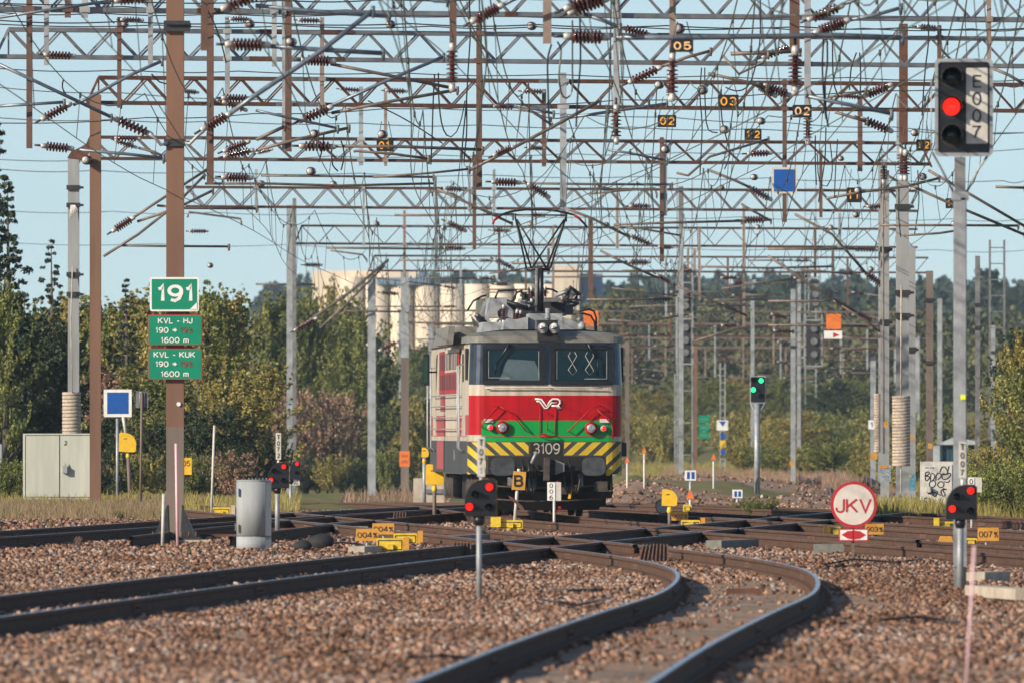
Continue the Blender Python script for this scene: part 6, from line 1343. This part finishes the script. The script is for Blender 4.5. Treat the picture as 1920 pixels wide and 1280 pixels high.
for x, yt, yb, i in ((1306-12, 915, 934, 0), (1338, 849, 862, 1), (1208, 837, 848, 2), (1176, 855, 866, 3)):
    Y = gYt(x, 960 if i == 0 else 915); root = thing('triangle_board', ['orange triangle board near the small motor box','orange triangle board on a pale post in the valley','orange triangle board by the dark rail beyond the locomotive','orange triangle board at the flank of the locomotive'][i], 'sign', W(x, 930, Y)); post(root, x, yb - 2, Y + .03, .03, 'off_white')
    mb = MB(); hw = (yb - yt) * .4; a = [W(px, py, Y) for px, py in ((x - hw, yb), (x + hw, yb), (x, yt))]; mb.prism([(v.x, v.z) for v in a], Y - .02, Y); mb.build('triangle', 'orange_bright', root)
Y = gY(972); root = thing('round_sign', 'small pale disc with thin red rim behind the right point indicator', 'sign', W(1240, 972, Y)); post(root, 1240, 950, Y + .05, .02); mb = MB(); disc(mb, 1243, 948.5, 14.5, Y, -.01, .01, n=24); mb.build('plate', 'red_sign', root); mb = MB(); disc(mb, 1243, 948.5, 12.5, Y, -.015, -.0101, n=24); mb.build('face', 'off_white', root)
# stakes
for x0, y0, x1, y1, r, lab in ((1811, 1268+30, 1827, 1023, 3.4, 'tall pink marker stake leaning in the right foreground'), (333, 1024, 330, 831, 3.0, 'pink stake in front of the tall brown mast'), (304.5, 1024, 307, 925, 3.4, 'short pale stake left of the tall brown mast'), (396, 967, 402, 797, 2.6, 'tall thin pale stake between the tall mast and the round cabinet'), (336, 985, 336, 826, 2.6, 'white stake just right of the tall brown mast')):
    Y = gY(y1 if y1 > y0 else y0); Y = gY(max(y0, y1)); a = W(x0, max(y0,y1), Y); b = W(x1, min(y0,y1), Y); mb = MB(); a.z = 0.0 - .02; mb.tube([a, b], r / S(Y), n=6); o = mb.build('marker_stake', 'stake' if 'pink' in lab else 'off_white'); tag(o, lab, 'stake')
# fallen cable troughs and planks
def slab(label, pts, mm, name='concrete_slab', h_=.12):
    (x0, y0), (x1, y1) = pts; a = W(x0, y0, gY(y0)); b = W(x1, y1, gY(y1)); a.z = b.z = h_ / 2; mb = MB(); mb.bar(a, b, .25, h_, up=(0,0,1)); o = mb.build(name, mm); tag(o, label, 'slab')
slab('pale concrete slab right of the signal posts', ((1828, 1090), (1876, 1088)), 'concrete_pale'); slab('long pale concrete trough cover at the right edge', ((1830, 1116), (1925, 1124)), 'concrete_pale')
slab('grey timber lying left of the round sign post', ((1526, 1036), (1592, 1036)), 'wood_grey', 'timber', .14); slab('grey timber end left of plate 004', ((628, 1000), (690, 1000)), 'wood_grey', 'timber', .14); slab('weathered timber in the middle of the junction', ((1338, 1029), (1408, 1026)), 'wood_grey', 'timber', .14); slab('grey timber right of the front motor boxes', ((836, 1020), (905, 1016)), 'wood_grey', 'timber', .14); slab('pale timber end by the front point motor', ((668, 1036), (700, 1034)), 'concrete_pale', 'timber', .1)
slab('rusty iron bar lying between the rails of the curve', ((1362, 1112), (1426, 1112)), 'rust', 'iron_bar', .06); slab('dark twisted bar on the stones of the left bay', ((1046, 1109), (1112, 1107)), 'dark_iron', 'iron_bar', .03)
for (pts, lab) in (([(560, 1022), (600, 1024), (640, 1020), (700, 1026)], 'black cable lying over the stones left of the front point motor'), ([(1545, 1062), (1600, 1052), (1680, 1058), (1740, 1050)], 'black cable on the stones right of the curve'), ([(1010, 1128), (1080, 1140), (1150, 1124)], 'thin cable on the stones inside the left bay'), ([(1650, 1168), (1720, 1162), (1800, 1172)], 'dark rod lying on the ballast left of the leaning stake'), ([(760, 1240), (840, 1236), (930, 1246)], 'thin dark rod in the near stones at the lower middle')):
    mb = MB(); mb.tube([Vector((W(x, 0, gY(y)).x, gY(y), .035)) for x, y in pts], .014, n=6); tag(mb.build('cable', 'black'), lab, 'cable')
g_ = random.Random(4)
for (x, y, r_, lab) in ((600, 1026, .16, 'dark angular block lying behind the round cabinet'), (566, 1030, .11, 'smaller dark block left of the angular block')):
    Y = gY(y); mb = MB(); c_ = Vector((W(x, 0, Y).x, Y, r_ * .5)); mb.lathe(c_ - Vector((r_ * 1.4, 0, r_ * .3)), c_ + Vector((r_ * 1.4, 0, r_ * .2)), [(0, r_ * .3), (.2, r_ * .8), (.6, r_), (.85, r_ * .7), (1, r_ * .2)], n=7); tag(mb.build('boulder', 'matt_black' if 'dark' in lab else 'concrete_pale'), lab, 'stone')
# ribbed rust covers on the rails
for (x0, x1, y0, y1, lab) in ((1199, 1252, 1023, 1052, 'ribbed rusty rail cover at the end of the curve'), (735, 760, 962, 984, 'ribbed rusty cover before the point indicator'), (846, 882, 1018, 1042, 'dark ribbed cover on the near left rail'), (1470, 1515, 1001, 1013, 'ribbed cover left of the round sign'), (1662, 1705, 984, 996, 'ribbed cover right of plate 003'), (1820, 1856, 972, 982, 'ribbed cover at the right edge by the bush')):
    Y = gY(y1); root = thing('ribbed_cover', lab, 'rail cover', W((x0+x1)/2, y1, Y)); mb = MB(); a = W(x0, y1, Y); b = W(x1, y0, Y); sl2 = (b.x - a.x) * .16
    mb.add([(a.x,Y,a.z),(b.x,Y,a.z),(b.x,Y+.5,b.z),(a.x+sl2,Y+.5,b.z)] + [(a.x,Y+.8,a.z),(b.x,Y+.8,a.z)], [(0,1,2,3),(0,3,4),(1,5,2),(3,2,5,4)]); mb.build('cover', 'rust', root)
    mb = MB(); n = max(5, int((x1 - x0) / 6))
    for k in range(n):
        t = k / (n - 1); u = a.x + (b.x - a.x) * t; v = a.x + sl2 + (b.x - a.x - sl2) * t; mb.bar((u, Y - .02, a.z + .01), (v, Y + .49, b.z + .02), .018, .025)
    mb.build('ribs', 'fastening', root)
# white utility box behind the point indicator
Y = 330; root = thing('utility_box', 'pale stained concrete box behind the left point indicator', 'box', W(800, 945, Y)); a = W(775, 950, Y); b = W(832, 896, Y); mb = MB(); mb.box(a.x, b.x, Y, Y + .8, zg(Y) - .2, b.z); mb.build('body', 'concrete_pale', root); mb = MB(); mb.box(W(798,0,Y).x, b.x + .05, Y - .06, Y - .001, W(0,924,Y).z, W(0,916,Y).z); mb.build('band', 'galv_dark', root)
# sheds at right
Y = 520; root = thing('shed', 'dark blue corrugated shed behind the big signal post', 'shed', W(1790, 875, Y)); mb = MB(); a = W(1762, 880, Y); b = W(1830, 832, Y); mb.box(a.x, b.x, Y, Y + 3, zg(Y), b.z); mb.build('wall', 'teal_shed', root)
mb = MB(); c_ = W(1750, 0, Y); mb.box(c_.x, a.x - .002, Y - .2, Y + 3, zg(Y), W(0, 833, Y).z); mb.build('door', 'pale_shed', root)
mb = MB(); pA = [W(x, y, Y) for x, y in ((1748,833),(1762,833),(1790,820),(1832,826),(1832,833))]; mb.prism([(v.x, v.z) for v in pA], Y - .25, Y + 3.2); mb.build('roof', 'pale_shed', root)
mb = MB()
for k in range(10): x = a.x + (b.x - a.x) * (k + .5) / 10; mb.box(x - .02, x + .02, Y - .02, Y - .001, zg(Y), b.z)
mb.build('corrugation', 'teal_shed', root)
Y = 330; mb = MB(); a = W(-30, 885, Y); b = W(3, 832, Y); mb.box(a.x, b.x, Y, Y + .6, a.z, b.z); mb.box(a.x + .1, b.x - .1, Y + .1, Y + .5, zg(Y) - .1, a.z - .002); o = mb.build('equipment_cabinet', 'cabinet_grey'); tag(o, 'grey cabinet cut by the left picture edge', 'cabinet')
# floodlights far off
# silos
Y = 1500; root = thing('grain_silos', 'row of white cylindrical silos with a flat roof gallery behind the trees', 'silo', (W(830, 0, Y).x, Y, terrain([0],[Y])[0])); gz = float(terrain([0],[Y])[0]) - 2
for k in range(9):
    x = W(660 + k * 46.5, 0, Y).x; mb = MB(); n = 24; zt = W(0, 533 if k > 1 else 520, Y).z; mb.lathe((x, Y, gz), (x, Y, zt), [(0, 1.42),(1,1.42)], n=28); mb.build('silo_cylinder', 'silo', root)
mb = MB(); a = W(585, 0, Y); b = W(795, 0, Y); mb.box(a.x, b.x, Y + 1.6, Y + 9, gz, W(0, 507, Y).z); mb.build('tall_block', 'silo', root)
mb = MB(); mb.box(W(700,0,Y).x, W(800,0,Y).x, Y - .5, Y + 1.5, W(0, 534, Y).z, W(0, 509, Y).z + 0); mb.build('roof_gallery', 'silo', root); mb = MB(); mb.box(W(1036,0,Y).x, W(1086,0,Y).x, Y - 1.5, Y + 1.5, W(0, 600, Y).z, W(0, 498, Y).z); mb.build('end_tower', 'silo', root)
mb = MB(); mb.box(W(706,0,Y).x, W(806,0,Y).x, Y - 1.6, Y - .51, W(0, 534, Y).z, W(0, 521, Y).z); mb.prism([(W(780,0,Y).x, W(0,522,Y).z), (W(806,0,Y).x, W(0,522,Y).z), (W(804,0,Y).x, W(0,508,Y).z), (W(787,0,Y).x, W(0,508,Y).z)], Y - 1.7, Y - .9); mb.build('conveyor_housing', 'silo_blue', root)
mb = MB(); mb.box(W(1086,0,Y).x, W(1130,0,Y).x, Y + .5, Y + 5, gz, W(0, 513, Y).z); mb.build('side_building', 'silo_blue', root)

# ---------------------------------------------------------------- trees
def leaf_cloud(cent, rad, n, size, flat=.8, seed=0, shell=.55):
    g = np.random.default_rng(seed); k = g.integers(0, len(cent), n); c_ = cent[k]; r_ = rad[k]
    d = g.normal(size=(n, 3)); d /= np.linalg.norm(d, axis=1)[:, None]; rr = (shell + (1 - shell) * g.random(n)) ** 1.0
    p = c_ + d * (rr * r_)[:, None] * np.array([1, 1, flat])
    a = g.normal(size=(n, 3)); a /= np.linalg.norm(a, axis=1)[:, None]; b = np.cross(a, g.normal(size=(n, 3))); b /= np.linalg.norm(b, axis=1)[:, None]
    s_ = (size * (.55 + .9 * g.random(n)))[:, None]
    v = np.stack([p - a * s_, p + b * s_ * .55, p + a * s_, p - b * s_ * .55], 1)
    return v.reshape(-1, 3)
def crown_mesh(kind, h, w_, n, seed, size, matn):
    g = np.random.default_rng(seed); C = []; Rr = []
    if kind == 'spruce':
        for i in range(44):
            t = i / 44; z = h * (.06 + .94 * t); ww = w_ / 2 * (1 - t) ** .8 * (.8 + .35 * g.random()) + .05
            for j in range(max(3, int(9 * (1 - t)) + 2)):
                a = g.random() * 6.28; q = ww * (.35 + .65 * g.random()); C.append((q * math.cos(a), q * math.sin(a), z - .30 * q)); Rr.append(.10 + ww * .13)
    else:
        nl, zlo, zhi, rise = {'broad': (46, .10, .90, .75), 'poplar': (40, .06, .93, 1.2), 'bush': (34, .02, .45, 1.1)}[kind]
        for i in range(nl):
            t = (i + g.random()) / nl; a = g.random() * 6.28; z0 = h * (zlo + (zhi - zlo) * t)
            pr = {'broad': (math.sin(math.pi * min(1, .20 + .80 * t)) ** .75), 'poplar': (1 - t) ** .6 * min(1, .5 + t * 3), 'bush': 1 - .35 * t}[kind]
            L_ = w_ / 2 * max(.12, pr) * (.65 + .5 * g.random()); ez = L_ * rise * (.5 + .7 * g.random()) if kind != 'bush' else h * (.25 + .55 * g.random()) * (1.1 - t * .5)
            for k in range(6):
                s_ = .25 + .75 * k / 5; C.append((math.cos(a) * L_ * s_, math.sin(a) * L_ * s_, min(z0 + ez * s_, h * (.93 + .07 * g.random())))); Rr.append(w_ * (.085 - .045 * s_) * (.7 + .7 * g.random()))
            for k in range(3):   # sprigs
                aa = a + (g.random() - .5) * 1.2; sl_ = h * (.03 + .06 * g.random())
                for m_ in range(3): C.append((math.cos(aa) * (L_ + .3 * sl_ * m_ / 2), math.sin(aa) * (L_ + .3 * sl_ * m_ / 2), z0 + ez + sl_ * m_ / 2)); Rr.append(w_ * .018)
        for i in range(12):      # leader shoots
            a = g.random() * 6.28; q = w_ * .10 * g.random(); 
            for m_ in range(4): C.append((q * math.cos(a), q * math.sin(a), h * (.80 + .06 * m_ * (.6 + .5 * g.random())))); Rr.append(w_ * (.035 - .007 * m_))
    Rr = np.array(Rr); C = np.array(C); wgt = Rr ** 1.3; rep = np.maximum(1, np.round(wgt / wgt.max() * 8)).astype(int); C = np.repeat(C, rep, 0); Rr = np.repeat(Rr, rep)
    v = leaf_cloud(C, Rr, n, size, .9 if kind != 'spruce' else .45, seed + 1, .2)
    v[:, 2] = np.maximum(v[:, 2], 0.02)
    return np_mesh('crown', v, np.arange(len(v)).reshape(-1, 4), [M[matn]])
PROTO = {}
def tree(kind, matn, label, px, py_top, Y, wpx, var=0, base=None, name=None, n=None):
    x = W(px, 0, Y).x; z0 = float(terrain([x], [Y])[0]) - .05; h = W(0, py_top, Y).z - z0; w_ = wpx / S(Y)
    nn = {'spruce': ('spruce_tree', 14000), 'broad': ('leafy_tree', 17000), 'poplar': ('slender_tree', 12000), 'bush': ('bush', 9000)}[kind]
    key = (kind, matn, var)
    if key not in PROTO: 
        hh, ww = {'spruce': (11, 4.2), 'broad': (8, 4.6), 'poplar': (8, 2.6), 'bush': (2.8, 3.4)}[kind]
        PROTO[key] = (crown_mesh(kind, hh, ww, n or nn[1], 100 + var * 7 + len(matn), {'spruce': .085, 'broad': .075, 'poplar': .065, 'bush': .055}[kind], matn), hh, ww)
    me, hh, ww = PROTO[key]
    root = thing(name or nn[0], label, 'bush' if kind == 'bush' else 'tree', (x, Y, z0), 'bushes' if kind == 'bush' else 'trees')
    c_ = bpy.data.objects.new('crown', me); COL.objects.link(c_); c_.parent = root; c_.scale = (w_ / ww, w_ / ww * 1.0, h / hh); c_.rotation_euler = (0, 0, (px * 37 % 628) / 100)
    mb = MB()
    if kind == 'bush':
        for k in range(5): a = k * 1.3; mb.tube([(x, Y, z0), (x + math.cos(a) * w_ * .15, Y + math.sin(a) * w_ * .15, z0 + h * .35), (x + math.cos(a) * w_ * .3, Y + math.sin(a) * w_ * .3, z0 + h * .7)], [.03, .02, .01], n=5)
        mb.build('stems', 'bark', root)
    else:
        mb.tube([(x, Y, z0 - .1), (x + .05, Y, z0 + h * .4), (x, Y, z0 + h * .96)], [.02 * h, .012 * h, .01], n=7)
        for k in range(9 if kind != 'spruce' else 0):
            a = k * 2.4; zz = z0 + h * (.2 + .07 * k); mb.tube([(x, Y, zz), (x + math.cos(a) * w_ * .2, Y + math.sin(a) * w_ * .2, zz + h * .05), (x + math.cos(a) * w_ * .34, Y + math.sin(a) * w_ * .34, zz + h * .12)], [.006 * h, .004 * h, .006], n=5)
        mb.build('trunk', 'bark', root)
    return root
ONES = ['', 'first', 'second', 'third', 'fourth', 'fifth', 'sixth', 'seventh', 'eighth', 'ninth', 'tenth', 'eleventh', 'twelfth', 'thirteenth', 'fourteenth', 'fifteenth', 'sixteenth', 'seventeenth', 'eighteenth', 'nineteenth']
def ordinal(n):
    if n < 20: return ONES[n]
    return {2: 'twentieth', 3: 'thirtieth', 4: 'fortieth'}[n // 10] if n % 10 == 0 else {2: 'twenty', 3: 'thirty', 4: 'forty'}[n // 10] + '-' + ONES[n % 10]
def area(kinds, lab, xs, y_top, Y0, Y1, wpx, seed, jit=14):
    g = random.Random(seed); made = []
    for i, x in enumerate(xs):
        kind, mn = g.choice(kinds); xx = x + g.uniform(-6, 6)
        made.append((xx, tree(kind, mn, lab, xx, (y_top(x) if callable(y_top) else y_top) + g.uniform(-jit, jit), g.uniform(Y0, Y1), g.uniform(*wpx), var=g.randint(0, 2))))
    made.sort(key=lambda q: q[0])
    for i, (_, o) in enumerate(made):
        o['label'] = lab + (', %s from the left' % ordinal(i + 1) if len(made) > 1 else '')
tree('spruce', 'needles', 'tall dark spruce at the left picture edge', -8, 215, 350, 210, 0); tree('spruce', 'needles', 'second dark spruce behind the tall one at the left edge', 14, 330, 362, 190, 1)
tree('broad', 'leaf_green', 'sunlit birch crown in front of the tall spruce at the left edge', 8, 520, 343, 110, 1)
tree('spruce', 'needles', 'bare topped dark spruce left of the slim grey mast', 96, 440, 365, 150, 1)
tree('broad', 'leaf_dark', 'dark round tree behind the cabinet at the left', 40, 560, 350, 260, 0)
tree('spruce', 'needles', 'dark spruce top behind the tall left mast', 236, 515, 400, 130, 2)
tree('broad', 'leaf_dark', 'dark crown just left of the tall left mast', 120, 600, 352, 190, 1)
EDGE = lambda x: np.interp(x, [60, 110, 200, 260, 330, 400, 460, 520, 560, 640, 680, 720], [580, 540, 560, 535, 550, 520, 535, 540, 535, 522, 560, 620])
area([('broad','leaf_olive'),('broad','leaf_green'),('broad','leaf_green'),('poplar','leaf_olive')], 'olive green tree of the left thicket', range(70, 470, 31), EDGE, 400, 440, (150, 230), 3)
area([('broad','leaf_green'),('broad','leaf_olive'),('poplar','leaf_green')], 'autumn tree behind the slim masts', range(500, 600, 27), EDGE, 610, 660, (110, 160), 31)
area([('broad','leaf_green'),('broad','leaf_olive'),('broad','leaf_green')], 'green tree in front of the silos', (590, 622, 650, 672), EDGE, 610, 660, (110, 150), 4)
area([('broad','leaf_dark'),('broad','leaf_green')], 'dark tree right of the pink bush', (640, 665, 690, 705), 640, 600, 615, (90, 120), 9)
area([('poplar','leaf_green'),('broad','leaf_olive'),('broad','leaf_brown'),('broad','leaf_green')], 'lower sunlit tree before the left thicket', range(200, 500, 42), 665, 370, 390, (110, 170), 5, 30)
area([('bush','leaf_brown'),('broad','leaf_brown')], 'pinkish brown seeding bush behind the slim mast', range(520, 660, 30), 735, 592, 604, (90, 130), 6, 18)
area([('bush','leaf_olive'),('bush','leaf_green'),('bush','leaf_dark'),('bush','leaf_brown')], 'low shrub at the foot of the left thicket', range(195, 520, 34), 845, 346, 366, (90, 130), 7, 30)
area([('bush','leaf_green'),('bush','leaf_olive'),('bush','leaf_dark')], 'green shrub at the foot of the slim masts', range(530, 770, 22), 862, 588, 600, (60, 90), 33, 26)
area([('bush','leaf_green'),('bush','leaf_dark')], 'dark low shrub left of the cabinet', (8, 28), 860, 305, 315, (80, 100), 8, 10)
area([('broad','leaf_dark')], 'dark undergrowth tree between cabinet and signs', (205, 300, 360, 430), 770, 367, 372, (100, 140), 12, 25)
area([('broad','leaf_green'),('broad','leaf_dark')], 'hazy tree in front of the silo bases', range(690, 860, 34), 650, 850, 1000, (80, 110), 13, 14)
area([('broad','leaf_olive'),('bush','leaf_olive'),('broad','leaf_green')], 'yellowish young tree left of the locomotive', range(725, 815, 22), 760, 610, 680, (60, 90), 14, 22)
area([('bush','leaf_olive'),('broad','leaf_green'),('broad','leaf_olive')], 'valley shrub left of the far signs', range(1165, 1300, 26), 765, 700, 850, (60, 100), 15, 26)
area([('broad','leaf_dark'),('broad','leaf_green'),('broad','leaf_olive')], 'dark tree behind the far signs', range(1170, 1420, 36), 722, 870, 980, (70, 100), 16, 22)
area([('bush','leaf_olive'),('bush','leaf_green'),('bush','leaf_olive')], 'olive shrub low on the grassy bank', range(1395, 1770, 24), 835, 600, 680, (80, 130), 17, 34)
area([('bush','leaf_olive'),('broad','leaf_olive'),('bush','leaf_green')], 'bush halfway up the grassy bank', range(1380, 1850, 30), 775, 720, 820, (80, 130), 18, 22)
area([('broad','leaf_dark'),('broad','leaf_green'),('broad','leaf_green')], 'dark tree on top of the bank', range(1440, 1780, 32), 712, 860, 1000, (80, 110), 19, 18)
area([('bush','leaf_green')], 'green shrub in the dirt left of the round sign', (1395, 1415, 1440), 936, 276, 290, (40, 56), 20, 5)
area([('bush','leaf_dark')], 'small dark shrub on the bank edge', (1530,), 895, 480, 485, (34, 40), 21, 4)
area([('bush','leaf_pale'),('bush','leaf_pale'),('bush','leaf_green')], 'pale sunlit bush at the right edge beside the low signal', (1858, 1885, 1912, 1938), 868, 262, 285, (100, 130), 22, 14)
area([('bush','leaf_green'),('bush','leaf_olive')], 'leafy shrub behind the low signal', (1835, 1860), 845, 300, 330, (70, 90), 23, 16)
area([('broad','leaf_green'),('broad','leaf_olive')], 'green tree at the right picture edge', (1912, 1935), 630, 330, 345, (130, 160), 24, 20)
area([('broad','leaf_dark')], 'dark tree behind the right edge tree', (1940, 1915), 600, 430, 460, (130, 160), 25, 10)
for px, pt_, Y, wp, mt_, lb in ((148, 1004, 205, 16, 'leaf_brown', 'small reddish weed on the stones at the left'), (354, 1027, 192, 12, 'leaf_green', 'green weed by the foot of the tall mast'), (1795, 1165, 132, 26, 'leaf_green', 'green weed tuft left of the leaning stake'), (225, 955, 268, 18, 'leaf_green', 'green weed beside the sign posts'), (95, 975, 250, 14, 'leaf_green', 'weed tuft below the large cabinet'), (1440, 1020, 196, 14, 'leaf_brown', 'dry weed beside the curve'), (512, 1022, 190, 9, 'leaf_green', 'tiny weed by the round cabinet'), (1530, 1160, 124, 14, 'leaf_olive', 'little weed right of the curved rail')):
    tree('bush', mt_, lb, px, pt_, Y, wp, 2, name='weed_tuft')
# wooded ridge: one countless mass of small spruces and broad crowns
g = np.random.default_rng(5); Vs = []
def ridge(n, y0, y1, hmin, hmax, px0=500, px1=2000, mm_=130, sz_=.055):
    for i in range(n):
        Y = y0 + (y1 - y0) * g.random(); px = px0 + (px1 - px0) * g.random(); x = (px - 960) / F * Y; z = float(terrain([x], [Y])[0]); h = hmin + (hmax - hmin) * g.random(); w_ = h * (.26 + .2 * g.random()); sp = g.random() < .55
        m_ = mm_; t = g.random(m_) ** (1.3 if sp else .8); r_ = w_ * ((1 - t) if sp else np.sqrt(np.clip(1 - (2 * t - .9) ** 2, .05, 1))) * (.6 + .4 * g.random(m_)); a = g.random(m_) * 6.28
        p = np.stack([x + r_ * np.cos(a), Y + r_ * np.sin(a), z + h * t], 1); q = g.normal(size=(m_, 3)); q /= np.linalg.norm(q, axis=1)[:, None]; b = np.cross(q, g.normal(size=(m_, 3))); b /= np.linalg.norm(b, axis=1)[:, None]; s_ = h * sz_ * (.6 + .8 * g.random(m_))[:, None]
        Vs.append(np.stack([p - q * s_, p + b * s_, p + q * s_, p - b * s_], 1).reshape(-1, 3))
ridge(620, 1020, 1550, 4, 8, 1100, 1950, 300, .034); V = np.concatenate(Vs); fm = np_mesh('forest', V, np.arange(len(V)).reshape(-1, 4), [M['mid_forest']]); fo = bpy.data.objects.new('valley_woodland', fm); COL.objects.link(fo); tag(fo, 'olive scrub woodland in the middle of the valley', 'forest', kind='stuff'); Vs = []
ridge(500, 1600, 2300, 8, 12, 600); ridge(900, 2600, 3500, 11, 16, 500)
V = np.concatenate(Vs); fm = np_mesh('forest', V, np.arange(len(V)).reshape(-1, 4), [M['far_forest']]); fo = bpy.data.objects.new('distant_forest', fm); COL.objects.link(fo); tag(fo, 'blue green wooded ridge closing the valley', 'forest', kind='stuff')
# dry grass and weeds
def grass(name, label, regions, hgt, matn, seed):
    g = np.random.default_rng(seed); out = []
    for (px0, px1, Y0, Y1, n) in regions:
        Y = Y0 + (Y1 - Y0) * g.random(n); px = px0 + (px1 - px0) * g.random(n); x = (px - 960) / F * Y; z = terrain(x, Y); h = hgt * (.4 + .9 * g.random(n)); lean = (g.random((n, 2)) - .5) * .6 * h[:, None]; w_ = .006 + .006 * g.random(n)
        p0 = np.stack([x, Y, z - .02], 1); tp = np.stack([x + lean[:, 0], Y + lean[:, 1], z + h], 1); md = (p0 + tp) / 2 + np.stack([-lean[:, 0] * .2, -lean[:, 1] * .2, h * .05], 1); dx = np.stack([w_, np.zeros(n), np.zeros(n)], 1)
        out.append(np.stack([p0 - dx, p0 + dx, md + dx * .9, md - dx * .9], 1).reshape(-1, 3)); out.append(np.stack([md - dx * .9, md + dx * .9, tp + dx * .4, tp - dx * .4], 1).reshape(-1, 3))
    v = np.concatenate(out); me = np_mesh(name, v, np.arange(len(v)).reshape(-1, 4), [M[matn]]); o = bpy.data.objects.new(name, me); COL.objects.link(o); tag(o, label, 'grass', kind='stuff')
grass('dry_grass', 'dry brown grass around the left cabinet and the sign posts', [(-20, 330, 268, 305, 9000), (200, 560, 300, 320, 5000)], .28, 'dry_grass', 1)
grass('green_grass', 'green weeds along the verge and the bank', [(-20, 560, 290, 330, 4000), (1180, 1760, 600, 760, 9000), (1640, 1960, 262, 300, 3500)], .35, 'leaf_olive', 2)
grass('dark_weeds', 'brownish weed belt below the grassy bank', [(1240, 1700, 560, 660, 7000), (1540, 1700, 400, 520, 2500), (640, 840, 340, 420, 1500)], .40, 'leaf_brown', 3)
# haze
mb = MB(); mb.box(-1500, 1500, -30, 3900, -4, 70); me = bpy.data.materials.new('haze'); me.use_nodes = True; t = me.node_tree; t.nodes.clear(); pv = t.nodes.new('ShaderNodeVolumePrincipled'); pv.inputs['Color'].default_value = (.62, .82, 1, 1); pv.inputs['Density'].default_value = 0.8e-4; pv.inputs['Anisotropy'].default_value = 0; ou = t.nodes.new('ShaderNodeOutputMaterial'); t.links.new(pv.outputs[0], ou.inputs['Volume'])
hz = mb.build('haze', me); tag(hz, 'thin bluish air over the whole yard', 'haze', kind='stuff')
